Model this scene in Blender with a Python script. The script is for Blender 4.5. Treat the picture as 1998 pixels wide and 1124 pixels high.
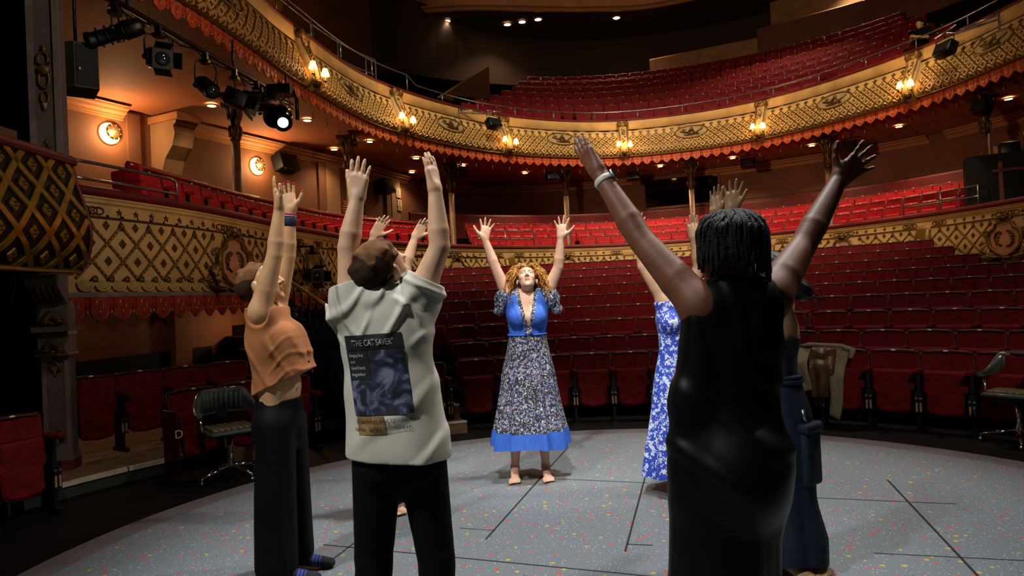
import bpy, bmesh, math, random
import numpy as np
from mathutils import Vector, Matrix
from mathutils.bvhtree import BVHTree

for o in list(bpy.data.objects):
    bpy.data.objects.remove(o)
SC = bpy.context.scene
COL = SC.collection
PI = math.pi
R = math.radians

# ------------------------------------------------------------------ camera
cam_data = bpy.data.cameras.new('camera')
cam_data.sensor_width = 36.0
cam_data.lens = 24.0
cam_data.clip_end = 200
camera = bpy.data.objects.new('camera', cam_data)
COL.objects.link(camera)
camera.matrix_world = (Matrix.Translation((0, 0, 1.45)) @ Matrix.Rotation(R(90) + math.atan(16 / 1332.0), 4, 'X')
                       @ Matrix.Rotation(-0.048, 4, 'Z'))
SC.camera = camera

# ------------------------------------------------------------------ world, exposure
world = bpy.data.worlds.new('world')
SC.world = world
world.use_nodes = True
world.node_tree.nodes['Background'].inputs[0].default_value = (0.30, 0.22, 0.18, 1)
world.node_tree.nodes['Background'].inputs[1].default_value = 0.03
SC.view_settings.view_transform = 'Standard'
SC.view_settings.look = 'None'
SC.view_settings.exposure = 0.32
SC.view_settings.gamma = 1.0
SC.view_settings.use_curve_mapping = False
try:
    SC.cycles.max_bounces = 6
    SC.cycles.diffuse_bounces = 3
    SC.cycles.glossy_bounces = 2
    SC.cycles.transmission_bounces = 3
    SC.cycles.sample_clamp_indirect = 4.0
    SC.cycles.use_denoising = True
    SC.cycles.caustics_reflective = False
    SC.cycles.caustics_refractive = False
except Exception:
    pass


def spot(name, loc, target, power, color=(1, 1, 1), angle=60, blend=0.5, radius=0.12):
    d = bpy.data.lights.new(name, 'SPOT')
    d.energy = power
    d.color = color
    d.spot_size = R(angle)
    d.spot_blend = blend
    d.shadow_soft_size = radius
    o = bpy.data.objects.new(name, d)
    COL.objects.link(o)
    v = Vector(target) - Vector(loc)
    o.matrix_world = Matrix.Translation(loc) @ v.to_track_quat('-Z', 'Y').to_matrix().to_4x4()
    return o


# stage lanterns hanging above the acting area (out of frame, over the stage)
STAGE = (0.65, 3.67)
spot('stage_spot_overhead', (0.9, 5.2, 8.6), (0.7, 4.0, 0), 1900, (0.95, 0.98, 1.0), 46, 0.55, 0.25)
spot('stage_spot_front', (-0.6, 0.9, 7.4), (0.2, 5.6, 1.1), 1900, (1.0, 0.97, 0.92), 23, 0.7, 0.15)
spot('stage_spot_side', (-3.4, 0.4, 6.6), (-0.6, 3.1, 1.2), 1150, (0.98, 0.98, 0.96), 36, 0.7, 0.15)
spot('left_side_fill', (5.2, 1.2, 7.6), (-4.5, 6.9, 4.3), 900, (1.0, 0.88, 0.76), 36, 1.0, 0.2)  # added fill, brightens the pilaster and the left side
spot('stage_spot_right', (4.4, 4.8, 7.2), (-0.6, 3.3, 1.0), 700, (1.0, 0.93, 0.82), 50, 0.6, 0.15)

# added fill spots without fixtures, out of frame, warming the undersides of the circles
spot('soffit_fill', (6.8, 2.6, 2.7), (-4.4, 12.0, 5.7), 1500, (1.0, 0.62, 0.36), 46, 1.0, 0.25)
spot('soffit_fill', (-3.3, 2.4, 2.9), (7.5, 19.5, 6.2), 3200, (1.0, 0.60, 0.36), 50, 1.0, 0.25)
spot('dome_fill', (3.0, 15.0, 8.2), (1.5, 27.5, 13.4), 700, (1.0, 0.66, 0.40), 58, 1.0, 0.2)  # added fill to lift the dark dome moulding and ceiling
spot('front_row_fill', (2.6, -0.5, 6.5), (3.7, 7.7, 0.3), 620, (1.0, 0.86, 0.72), 48, 1.0, 0.2)  # this and the next: unseen fills added to brighten the front seats
spot('front_row_fill', (-0.4, -0.4, 6.5), (-3.8, 7.0, 0.4), 300, (1.0, 0.86, 0.74), 40, 1.0, 0.2)

# house lights in the dome over the stalls
for x_ in (0.0, 6.0):
    spot('house_light', (x_, 8.5, 13.2), (x_ * 0.9 + 0.6, 20.5, 2.4), 5600, (1.0, 0.81, 0.56), 62, 1.0, 0.5)
spot('house_light', (3.2, 12.5, 13.5), (3.8, 12.5, 0.5), 1500, (1.0, 0.78, 0.58), 80, 0.9, 0.6)


# ------------------------------------------------------------------ helpers: tagging
def tag(o, label=None, cat=None, group=None, kind=None):
    if label:
        o['label'] = label
    if cat:
        o['category'] = cat
    if group:
        o['group'] = group
    if kind:
        o['kind'] = kind
    return o


def empty(name, loc=(0, 0, 0), rz=0.0, label=None, cat=None, group=None):
    o = bpy.data.objects.new(name, None)
    o.empty_display_size = 0.1
    COL.objects.link(o)
    o.location = loc
    o.rotation_euler = (0, 0, rz)
    return tag(o, label, cat, group)


def link(name, mesh, parent=None, mat4=None):
    o = bpy.data.objects.new(name, mesh)
    COL.objects.link(o)
    if parent is not None:
        o.parent = parent
    if mat4 is not None:
        o.matrix_basis = mat4
    return o


ORD = ['zeroth', 'first', 'second', 'third', 'fourth', 'fifth', 'sixth', 'seventh', 'eighth', 'ninth', 'tenth', 'eleventh',
       'twelfth', 'thirteenth', 'fourteenth', 'fifteenth', 'sixteenth', 'seventeenth', 'eighteenth', 'nineteenth', 'twentieth']


def ordinal(n):
    if n <= 20:
        return ORD[n]
    t = {2: 'twenty', 3: 'thirty', 4: 'forty', 5: 'fifty', 6: 'sixty', 7: 'seventy', 8: 'eighty', 9: 'ninety'}
    if n % 10 == 0:
        return {20: 'twentieth', 30: 'thirtieth', 40: 'fortieth', 50: 'fiftieth', 60: 'sixtieth', 70: 'seventieth',
                80: 'eightieth', 90: 'ninetieth'}[n]
    return t[n // 10] + '-' + ORD[n % 10]


# ------------------------------------------------------------------ helpers: materials
def lin(h):
    c = [int(h[i:i + 2], 16) / 255 for i in (0, 2, 4)]
    return tuple(x / 12.92 if x <= 0.04045 else ((x + 0.055) / 1.055) ** 2.4 for x in c) + (1,)


MATS = {}


def mat(name, col, rough=0.6, metal=0.0, var=0.25, vscale=6.0, bump=0.0, bscale=60.0, emit=None, estr=0.0, sheen=0.0,
        spec=0.5, trans=0.0, alpha=1.0, coat=0.0, sss=0.0, detail=4):
    """one procedural surface: base colour with noise variation, optional fine bump"""
    m = bpy.data.materials.new(name)
    m.use_nodes = True
    nt = m.node_tree
    b = nt.nodes['Principled BSDF']
    col = lin(col) if isinstance(col, str) else tuple(col) + ((1,) if len(col) == 3 else ())
    b.inputs['Roughness'].default_value = rough
    b.inputs['Metallic'].default_value = metal
    b.inputs['Specular IOR Level'].default_value = spec
    if sheen:
        b.inputs['Sheen Weight'].default_value = sheen
        b.inputs['Sheen Roughness'].default_value = 0.4
        b.inputs['Sheen Tint'].default_value = tuple(min(1, c * 2.2 + 0.05) for c in col[:3]) + (1,)
    if coat:
        b.inputs['Coat Weight'].default_value = coat
    if trans:
        b.inputs['Transmission Weight'].default_value = trans
    if sss:
        b.inputs['Subsurface Weight'].default_value = sss
        b.inputs['Subsurface Radius'].default_value = (0.02, 0.008, 0.004)
    if alpha < 1:
        b.inputs['Alpha'].default_value = alpha
    tc = nt.nodes.new('ShaderNodeTexCoord')
    if var:
        n = nt.nodes.new('ShaderNodeTexNoise')
        n.inputs['Scale'].default_value = vscale
        n.inputs['Detail'].default_value = detail
        nt.links.new(tc.outputs['Object'], n.inputs['Vector'])
        r = nt.nodes.new('ShaderNodeValToRGB')
        r.color_ramp.elements[0].position = 0.3
        r.color_ramp.elements[1].position = 0.7
        r.color_ramp.elements[0].color = tuple(c * (1 - var) for c in col[:3]) + (1,)
        r.color_ramp.elements[1].color = tuple(min(1, c * (1 + var)) for c in col[:3]) + (1,)
        nt.links.new(n.outputs['Fac'], r.inputs['Fac'])
        nt.links.new(r.outputs['Color'], b.inputs['Base Color'])
    else:
        b.inputs['Base Color'].default_value = col
    if bump:
        n2 = nt.nodes.new('ShaderNodeTexNoise')
        n2.inputs['Scale'].default_value = bscale
        n2.inputs['Detail'].default_value = 3
        nt.links.new(tc.outputs['Object'], n2.inputs['Vector'])
        bp = nt.nodes.new('ShaderNodeBump')
        bp.inputs['Strength'].default_value = bump
        bp.inputs['Distance'].default_value = 0.01
        nt.links.new(n2.outputs['Fac'], bp.inputs['Height'])
        nt.links.new(bp.outputs['Normal'], b.inputs['Normal'])
    if emit:
        b.inputs['Emission Color'].default_value = lin(emit) if isinstance(emit, str) else tuple(emit) + (1,)
        b.inputs['Emission Strength'].default_value = estr
    MATS[name] = m
    return m


def nodes_of(m):
    return m.node_tree.nodes, m.node_tree.links, m.node_tree.nodes['Principled BSDF']


mat('black_floor', '0a0809', 0.6, var=0.4, vscale=3, spec=0.2)
mat('black_paint', '090909', 0.65, var=0.2, spec=0.2)
mat('black_void', '030303', 0.95, var=0.1, spec=0.05)
mat('black_metal', '0d0d0e', 0.38, metal=0.4, var=0.2, vscale=20)
mat('black_gloss', '0a0a0b', 0.2, var=0.1)
mat('steel', '9a9a9a', 0.3, metal=0.9, var=0.15)
mat('chrome', 'd0d0d0', 0.12, metal=1.0, var=0.05)
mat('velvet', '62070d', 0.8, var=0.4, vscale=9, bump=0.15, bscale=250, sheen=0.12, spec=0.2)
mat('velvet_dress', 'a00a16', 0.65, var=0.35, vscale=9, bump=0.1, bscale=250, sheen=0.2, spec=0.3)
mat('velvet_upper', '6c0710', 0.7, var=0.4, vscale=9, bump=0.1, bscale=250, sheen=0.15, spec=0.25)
mat('velvet_rail', '5c070d', 0.6, var=0.3, vscale=5, sheen=0.25)
mat('seat_shell', '3a0a06', 0.5, var=0.3, vscale=14, spec=0.28)
mat('cast_iron', '14090a', 0.45, metal=0.2, var=0.2)
mat('plate_white', 'e8e0cc', 0.4, var=0.05)
mat('pale_wood', 'a88a5e', 0.6, var=0.25, vscale=15)
mat('red_gloss', '7a1014', 0.3, var=0.2, coat=0.3)
mat('cream_plaster', 'bc965c', 0.62, var=0.2, vscale=2.5, bump=0.12, bscale=90)
mat('cream_dark', 'a07c49', 0.6, var=0.3, vscale=3.5, bump=0.15, bscale=80)
mat('rose_plaster', 'b47e5c', 0.65, var=0.2, vscale=5)
mat('pale_plaster', '9a8358', 0.65, var=0.2, vscale=8)
mat('old_gold', '6e5022', 0.42, metal=0.45, var=0.45, vscale=25, bump=0.2, bscale=120)
mat('bright_gold', 'a07828', 0.35, metal=0.65, var=0.35, vscale=12)
mat('bronze', '4a3216', 0.45, metal=0.5, var=0.4, vscale=25)
mat('groove_dark', '3a2412', 0.7, var=0.2)
mat('valance_orange', 'b8452a', 0.6, var=0.3, vscale=10, bump=0.1)
mat('valance_red', '8c1c14', 0.6, var=0.3, vscale=10, bump=0.1)
mat('mauve_stone', '6e5e58', 0.7, var=0.25, vscale=7, bump=0.15, bscale=70)
mat('mauve_dark', '564944', 0.75, var=0.2, vscale=7, bump=0.1)
mat('wall_umber', '6e4426', 0.75, var=0.18, vscale=1.2, bump=0.06, bscale=40)
mat('wall_dark', '68402a', 0.75, var=0.2, vscale=1.2)
mat('wall_tan', '8c6a48', 0.75, var=0.15, vscale=2)
mat('soffit', 'b06c44', 0.75, var=0.14, vscale=0.8, bump=0.05, bscale=30)
mat('cornice', 'a06c40', 0.6, var=0.15, vscale=2)
mat('column_paint', '6a4a34', 0.45, var=0.3, vscale=8)
mat('brown_panel', '5a3a26', 0.7, var=0.2, vscale=1.5)
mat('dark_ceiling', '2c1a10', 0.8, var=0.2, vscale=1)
mat('carpet_dark', '0e0506', 0.95, var=0.4, vscale=30, spec=0.1)
mat('step_wood', '7a5c40', 0.7, var=0.3, vscale=6)
mat('nosing', 'cbbfa8', 0.55, var=0.15)
mat('platform_side', '2c322c', 0.8, var=0.25)
mat('glass_dark', '060607', 0.08, var=0.0)
mat('lens', '20242c', 0.05, var=0.0, coat=1.0)
mat('lens_lit', 'ffffff', 0.3, var=0, emit='e8f0ff', estr=9)
mat('lens_blue', '203048', 0.1, var=0, emit='2c4a74', estr=0.35)
mat('bulb_warm', 'ffffff', 0.3, var=0, emit='ffb45e', estr=26)
mat('downlight_glow', 'ffffff', 0.3, var=0, emit='ffc98c', estr=22)
mat('shade_glow', 'ffe2b0', 0.7, var=0, emit='ffb760', estr=5.5)
mat('candle', 'e8c080', 0.6, var=0, emit='ffa850', estr=0.6)
mat('speaker_grille', '0e0d0d', 0.8, var=0.3, vscale=120)
mat('speaker_olive', '26220f', 0.7, var=0.2)
mat('paper_red', '6a1a16', 0.6, var=0.2)
mat('paper_white', 'c8b89a', 0.7, var=0.1)


# ------------------------------------------------------------------ helpers: mesh building
class MB:
    """collects geometry (with material slots) and links it as one mesh object"""

    def __init__(self):
        self.v, self.f, self.m, self.sm, self.slots = [], [], [], [], []

    def slot(self, name):
        if name not in self.slots:
            self.slots.append(name)
        return self.slots.index(name)

    def add(self, verts, faces, m, smooth=False):
        o = len(self.v)
        k = self.slot(m)
        self.v.extend([tuple(map(float, p)) for p in verts])
        for f in faces:
            self.f.append(tuple(i + o for i in f))
            self.m.append(k)
            self.sm.append(smooth)
        return self

    def box(self, c, s, m, rot=None, taper=1.0):
        x, y, z = s[0] / 2, s[1] / 2, s[2] / 2
        vs = [(-x, -y, -z), (x, -y, -z), (x, y, -z), (-x, y, -z), (-x * taper, -y * taper, z), (x * taper, -y * taper, z),
              (x * taper, y * taper, z), (-x * taper, y * taper, z)]
        vs = [Vector(p) for p in vs]
        if rot is not None:
            vs = [rot @ p for p in vs]
        c = Vector(c)
        return self.add([p + c for p in vs], [(0, 3, 2, 1), (4, 5, 6, 7), (0, 1, 5, 4), (1, 2, 6, 5), (2, 3, 7, 6), (3, 0, 4, 7)], m)

    def rbox(self, c, s, m, r=0.01, rot=None, seg=2):
        """box with bevelled edges"""
        bm = bmesh.new()
        bmesh.ops.create_cube(bm, size=1)
        bmesh.ops.scale(bm, vec=s, verts=bm.verts)
        bmesh.ops.bevel(bm, geom=bm.edges[:], offset=r, segments=seg, affect='EDGES', profile=0.5)
        bm.verts.index_update()
        vs = [v.co.copy() for v in bm.verts]
        fs = [[v.index for v in f.verts] for f in bm.faces]
        bm.free()
        if rot is not None:
            vs = [rot @ p for p in vs]
        c = Vector(c)
        return self.add([p + c for p in vs], fs, m, True)

    def tube(self, pts, rad, m, n=8, caps=True, closed=False, smooth=True, squash=None):
        pts = [Vector(p) for p in pts]
        k = len(pts)
        rad = [rad] * k if not hasattr(rad, '__len__') else list(rad)
        vs, fs = [], []
        prev = None
        for i, p in enumerate(pts):
            if closed:
                t = pts[(i + 1) % k] - pts[i - 1]
            else:
                t = pts[min(i + 1, k - 1)] - pts[max(i - 1, 0)]
            if t.length < 1e-9:
                t = Vector((0, 0, 1))
            t.normalize()
            if prev is None:
                a = Vector((0, 0, 1)) if abs(t.z) < 0.9 else Vector((1, 0, 0))
                u = t.cross(a).normalized()
            else:
                u = (prev - t * prev.dot(t))
                u = u.normalized() if u.length > 1e-6 else t.orthogonal().normalized()
            prev = u
            w = t.cross(u)
            for j in range(n):
                a = 2 * PI * j / n
                d = u * math.cos(a) + w * math.sin(a)
                if squash is not None:
                    d = Vector((d.x * squash[0], d.y * squash[1], d.z * squash[2]))
                vs.append(p + d * rad[i])
        rng = k if closed else k - 1
        for i in range(rng):
            for j in range(n):
                a, b = i * n + j, i * n + (j + 1) % n
                c, d = ((i + 1) % k) * n + (j + 1) % n, ((i + 1) % k) * n + j
                fs.append((a, b, c, d))
        if caps and not closed:
            fs.append(tuple(range(n))[::-1])
            fs.append(tuple((k - 1) * n + j for j in range(n)))
        return self.add(vs, fs, m, smooth)

    def lathe(self, prof, m, c=(0, 0, 0), n=16, smooth=True, rot=None, caps=True, sx=1.0, sy=1.0):
        """profile of (radius, z)"""
        vs, fs = [], []
        for r, z in prof:
            for j in range(n):
                a = 2 * PI * j / n
                vs.append(Vector((r * math.cos(a) * sx, r * math.sin(a) * sy, z)))
        for i in range(len(prof) - 1):
            for j in range(n):
                fs.append((i * n + j, i * n + (j + 1) % n, (i + 1) * n + (j + 1) % n, (i + 1) * n + j))
        if caps:
            fs.append(tuple(range(n))[::-1])
            fs.append(tuple((len(prof) - 1) * n + j for j in range(n)))
        if rot is not None:
            vs = [rot @ p for p in vs]
        c = Vector(c)
        return self.add([p + c for p in vs], fs, m, smooth)

    def ell(self, c, r, m, rot=None, nu=12, nv=8):
        vs, fs = [], []
        for i in range(nv + 1):
            t = PI * i / nv
            for j in range(nu):
                a = 2 * PI * j / nu
                vs.append(Vector((r[0] * math.sin(t) * math.cos(a), r[1] * math.sin(t) * math.sin(a), r[2] * math.cos(t))))
        for i in range(nv):
            for j in range(nu):
                fs.append((i * nu + j, (i + 1) * nu + j, (i + 1) * nu + (j + 1) % nu, i * nu + (j + 1) % nu))
        if rot is not None:
            vs = [rot @ p for p in vs]
        c = Vector(c)
        return self.add([p + c for p in vs], fs, m, True)

    def prism(self, poly, d, m, frame=None):
        """polygon in local (x,z), thickness d along -y .. 0 ; frame: 4x4"""
        n = len(poly)
        vs = [Vector((x, -d, z)) for x, z in poly] + [Vector((x, 0, z)) for x, z in poly]
        fs = [tuple(range(n)), tuple(range(2 * n - 1, n - 1, -1))]
        fs += [(i, i + n, (i + 1) % n + n, (i + 1) % n) for i in range(n)]
        if frame is not None:
            vs = [frame @ p for p in vs]
        return self.add(vs, fs, m)

    def grid(self, P, m, smooth=True, flip=False, closed_u=False):
        """P[i][j] points"""
        ni, nj = len(P), len(P[0])
        vs = [p for row in P for p in row]
        fs = []
        for i in range(ni if closed_u else ni - 1):
            for j in range(nj - 1):
                a, b = i * nj + j, ((i + 1) % ni) * nj + j
                q = (a, b, b + 1, a + 1)
                fs.append(q[::-1] if flip else q)
        return self.add(vs, fs, m, smooth)

    def mesh(self, name):
        me = bpy.data.meshes.new(name)
        me.from_pydata([tuple(p) for p in self.v], [], self.f)
        for s in self.slots:
            me.materials.append(MATS[s])
        if self.f:
            me.polygons.foreach_set('material_index', self.m)
            me.polygons.foreach_set('use_smooth', self.sm)
        me.update()
        return me

    def build(self, name, parent=None, mat4=None):
        return link(name, self.mesh(name), parent, mat4)


def catmull(P, n=12):
    P = [np.array(p, float) for p in P]
    out = []
    for i in range(len(P) - 1):
        p0 = P[i - 1] if i else 2 * P[0] - P[1]
        p1, p2 = P[i], P[i + 1]
        p3 = P[i + 2] if i + 2 < len(P) else 2 * P[-1] - P[-2]
        for k in range(n):
            t = k / n
            out.append(0.5 * ((2 * p1) + (p2 - p0) * t + (2 * p0 - 5 * p1 + 4 * p2 - p3) * t * t + (3 * p1 - p0 - 3 * p2 + p3) * t ** 3))
    out.append(P[-1])
    return np.array(out)


class Plan:
    """a plan curve resampled by arc length; inward normal points towards the stage"""

    def __init__(self, pts, n=14, step=0.05):
        c = catmull(pts, n)
        d = np.r_[0, np.cumsum(np.linalg.norm(np.diff(c, axis=0), axis=1))]
        self.L = d[-1]
        s = np.linspace(0, self.L, int(self.L / step) + 1)
        self.s = s
        self.p = np.stack([np.interp(s, d, c[:, 0]), np.interp(s, d, c[:, 1])], 1)
        t = np.gradient(self.p, axis=0)
        for _ in range(12):
            t[1:-1] = (t[:-2] + 2 * t[1:-1] + t[2:]) / 4
        t /= np.linalg.norm(t, axis=1)[:, None]
        self.t = t
        self.n = np.stack([t[:, 1], -t[:, 0]], 1)

    def at(self, s):
        p = np.array([np.interp(s, self.s, self.p[:, 0]), np.interp(s, self.s, self.p[:, 1])])
        t = np.array([np.interp(s, self.s, self.t[:, 0]), np.interp(s, self.s, self.t[:, 1])])
        t /= np.linalg.norm(t)
        return p, t, np.array([t[1], -t[0]])

    def pos(self, s, off=0.0):
        p, t, n = self.at(s)
        return p + n * off

    def near(self, xy):
        return self.s[np.argmin(np.linalg.norm(self.p - np.array(xy), axis=1))]


# horseshoe line shared by both balcony fronts
PLAN = Plan([(-5.3, 6.95), (-4.85, 8.1), (-4.45, 9.6), (-4.22, 11.3), (-3.97, 13.3), (-2.96, 17.0), (-0.2, 20.4), (3.54, 21.85), (7.45, 20.35),
             (9.9, 16.66), (10.6, 13.0), (10.95, 9.0), (11.1, 5.8)])
CONSOLES = [0.7, 6.6, 10.76, 14.95, 19.1, 23.4, 27.85, 32.2]      # arc positions of the brackets, both levels
# ================================================================== THE SHELL
def structure(name, mb, label=None, cat=None, parent=None):
    o = mb.build(name, parent)
    if parent is None:
        o['kind'] = 'structure'
    if label:
        o['label'] = label
    if cat:
        o['category'] = cat
    return o


def polar(r, deg, z=0.0):
    a = R(deg)
    return Vector((STAGE[0] + r * math.sin(a), STAGE[1] + r * math.cos(a), z))


FLOOR_Z = -0.14
mb = MB()
mb.box((1.5, 10, FLOOR_Z - 0.1), (30, 34, 0.2), 'black_floor')
structure('floor', mb, 'black painted floor around the round stage', 'floor')

# ---- round stage: speckled grey vinyl disc with a plain rim
m = mat('stage_vinyl', '70767a', 0.5, var=0.0)
N, L, B = nodes_of(m)
tc = N.new('ShaderNodeTexCoord')


def vor(scale, seed, lo, rnd=1.0):
    mp = N.new('ShaderNodeMapping')
    mp.inputs['Location'].default_value = (seed * 3.7, seed * 1.9, 0)
    L.new(tc.outputs['Object'], mp.inputs['Vector'])
    v = N.new('ShaderNodeTexVoronoi')
    v.inputs['Scale'].default_value = scale
    v.inputs['Randomness'].default_value = rnd
    L.new(mp.outputs['Vector'], v.inputs['Vector'])
    # keep one cell in a few, spot radius from the distance
    sep = N.new('ShaderNodeSeparateColor')
    L.new(v.outputs['Color'], sep.inputs['Color'])
    r1 = N.new('ShaderNodeMath'); r1.operation = 'LESS_THAN'; r1.inputs[1].default_value = lo[0]
    L.new(sep.outputs[0], r1.inputs[0])
    r2 = N.new('ShaderNodeMath'); r2.operation = 'LESS_THAN'; r2.inputs[1].default_value = lo[1]
    L.new(v.outputs['Distance'], r2.inputs[0])
    mu = N.new('ShaderNodeMath'); mu.operation = 'MULTIPLY'
    L.new(r1.outputs[0], mu.inputs[0]); L.new(r2.outputs[0], mu.inputs[1])
    return mu.outputs[0]


base = N.new('ShaderNodeTexNoise'); base.inputs['Scale'].default_value = 160; base.inputs['Detail'].default_value = 4
L.new(tc.outputs['Object'], base.inputs['Vector'])
ramp = N.new('ShaderNodeValToRGB')
ramp.color_ramp.elements[0].position = 0.35; ramp.color_ramp.elements[1].position = 0.68
ramp.color_ramp.elements[0].color = lin('53595d'); ramp.color_ramp.elements[1].color = lin('7c8488')
L.new(base.outputs['Fac'], ramp.inputs['Fac'])
cur = ramp.outputs['Color']
for (sc, seed, lo, c) in ((60, 9, (0.30, 0.22), 'b8c0c0'), (22, 1, (0.24, 0.26), 'c04038'), (20, 4, (0.12, 0.26), 'b89a3a'), (26, 6, (0.10, 0.2), '3c4a58')):
    mx = N.new('ShaderNodeMix'); mx.data_type = 'RGBA'
    L.new(vor(sc, seed, lo), mx.inputs['Factor'])
    L.new(cur, mx.inputs['A'])
    mx.inputs['B'].default_value = lin(c)
    cur = mx.outputs['Result']
L.new(cur, B.inputs['Base Color'])
mat('stage_rim', '625c60', 0.5, var=0.15, vscale=4)  # plain lino band; its purple-grey also paints in the shading at the edge
mat('seam_black', '060606', 0.7, var=0)

mb = MB()
NR = 160
ring = [polar(3.33, 360 * i / NR, 0.0) for i in range(NR)]
mb.add(ring + [polar(3.33, 360 * i / NR, FLOOR_Z) for i in range(NR)],
       [tuple(range(NR))[::-1]] + [(i, (i + 1) % NR, (i + 1) % NR + NR, i + NR) for i in range(NR)], 'stage_vinyl')
stage = structure('floor_stage', mb, 'round grey speckled stage floor with black seams', 'stage')
mb = MB()
P = [[polar(3.33, 360 * i / NR, -0.001), polar(3.33, 360 * i / NR, 0.0), polar(3.545, 360 * i / NR, 0.0), polar(3.555, 360 * i / NR, -0.008), polar(3.555, 360 * i / NR, FLOOR_Z)]
     for i in range(NR)]
mb.grid(P, 'stage_rim', smooth=False, closed_u=True)
mb.build('rim', stage)


def seam(a, b, w):
    a, b = Vector(a), Vector(b)
    t = (b - a).normalized()
    n = Vector((-t.y, t.x, 0)) * w / 2
    mb = MB()
    up = Vector((0, 0, 0.0015))
    q = [a - n, b - n, b + n, a + n]
    mb.add([p - up for p in q] + [p + up for p in q], [(4, 5, 6, 7), (0, 1, 5, 4), (1, 2, 6, 5), (2, 3, 7, 6), (3, 0, 4, 7)], 'seam_black')
    mb.build('seam', stage)


U = Vector((math.sin(R(15.4)), math.cos(R(15.4)), 0))
W = Vector((U.y, -U.x, 0))


for a, b, w in (((0.455, 6.463, 0), (-0.228, 4.118, 0), 0.012),
                ((0.138, 5.425, 0), (0.94, 5.149, 0), 0.01),
                ((1.033, 5.578, 0), (0.559, 3.817, 0), 0.012),
                ((0.588, 3.924, 0), (0.728, 3.89, 0), 0.01),
                ((2.633, 4.932, 0), (2.164, 3.28, 0), 0.014),
                ((1.967, 4.601, 0), (2.746, 4.341, 0), 0.009),
                ((1.843, 3.63, 0), (2.514, 3.441, 0), 0.008),
                ((-1.216, 4.155, 0), (0.686, 3.453, 0), 0.01),
                ((-0.402, 4.335, 0), (-0.188, 4.266, 0), 0.006),
                ((-1.006, 4.25, 0), (-1.144, 3.722, 0), 0.01)):
    seam(a, b, w)

# ---- stalls: stepped floor in rings around the stage
ROW_Z = [0.68, 0.83, 1.03, 1.22, 1.41, 1.60, 1.79, 1.98, 2.17]
ROW_R = [4.95 + 0.92 * k for k in range(9)]
SEAT_H = 0.82
ROW_MAX = [66, 64, 62, 58, 54, 47.5, 42, 39.5, 37.5]
mb = MB()
for k in range(1, 9):
    r0, r1 = ROW_R[k] - 0.74, ROW_R[k] + (0.18 if k < 8 else 1.2)
    z1 = ROW_Z[k] - SEAT_H
    z0 = FLOOR_Z
    a0, a1 = -34, ROW_MAX[k] + 3
    n = 40
    P = []
    for i in range(n + 1):
        a = a0 + (a1 - a0) * i / n
        P.append([polar(r0, a, z0), polar(r0, a, z1), polar(r1, a, z1), polar(r1, a, z0)])
    mb.grid(P, 'carpet_dark', smooth=False, flip=True)
    mb.add(P[0], [(0, 1, 2, 3)], 'carpet_dark')
    mb.add(P[-1], [(3, 2, 1, 0)], 'carpet_dark')
structure('floor_stalls', mb, 'dark carpeted stepped floor under the stalls rows', 'floor')

# ---- low platform on the left
mb = MB()
P = []
for i in range(25):
    a = -88 + 42 * i / 24
    P.append([polar(5.22, a, FLOOR_Z), polar(5.22, a, -0.03), polar(5.22, a, 0.0), polar(7.6, a, 0.0)])
mb.grid([[p[0], p[1]] for p in P], 'platform_side', smooth=False, flip=True)
mb.grid([[p[2], p[3]] for p in P], 'step_wood', smooth=False, flip=True)
mb.add([polar(5.22, -46, FLOOR_Z), polar(5.22, -46, 0), polar(7.6, -46, 0), polar(7.6, -46, FLOOR_Z)], [(0, 1, 2, 3)], 'platform_side')
plat = structure('floor_platform', mb, 'low platform with a pale nosing below the left box', 'platform')
for a0, a1 in ((-75, -57.2), (-57.0, -49.6)):
    mb = MB()
    P = []
    for i in range(13):
        a = a0 + (a1 - a0) * i / 12
        P.append([polar(5.20, a, -0.035), polar(5.20, a, 0.004), polar(5.245, a, 0.004), polar(5.245, a, -0.035)])
    mb.grid(P, 'nosing', smooth=False, flip=True)
    mb.build('nosing', plat)

# ---- walls of the dress-circle level
WALLPLAN = Plan([(-9.6, 7.2), (-8.6, 11.6), (-7.44, 14.3), (-5.6, 18.0), (-4.4, 20.4), (-3.2, 23.2), (-1.2, 25.4), (2.0, 26.0), (7.4, 24.2), (11.0, 21.8), (13.1, 18.9), (14.1, 14.0), (14.6, 7.5)])
SOFF_Z = 5.60


def strip(plan, s0, s1, prof, m, n=60, smooth=False, flip=False, mb=None):
    """sweep a profile of (offset towards the stage, z) along a plan"""
    mb = mb or MB()
    P = []
    for i in range(n + 1):
        s = s0 + (s1 - s0) * i / n
        p, t, nn = plan.at(s)
        P.append([(p[0] + nn[0] * o, p[1] + nn[1] * o, z) for o, z in prof])
    mb.grid(P, m, smooth=smooth, flip=flip)
    return mb


sw_corner = WALLPLAN.near((-3.2, 23.2))
sw_right = WALLPLAN.near((12.4, 20.0))
mb = strip(WALLPLAN, 0, sw_corner, [(0, 1.3), (0, SOFF_Z)], 'wall_umber', 50)
wall_l = structure('wall_left', mb, 'umber painted side wall behind the left dress circle', 'wall')
mb = strip(WALLPLAN, sw_corner, sw_right, [(0, 1.3), (0, 4.45), (0.03, 4.45), (0.03, 4.52), (0, 4.52), (0, SOFF_Z)], 'wall_dark', 50)
wall_b = structure('wall_back', mb, 'dark brown back wall of the dress circle', 'wall')
mb = strip(WALLPLAN, sw_right, WALLPLAN.L, [(0, 1.3), (0, SOFF_Z)], 'wall_dark', 30)
wall_r = structure('wall_right', mb, 'dark brown side wall behind the right dress circle', 'wall')

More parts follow.
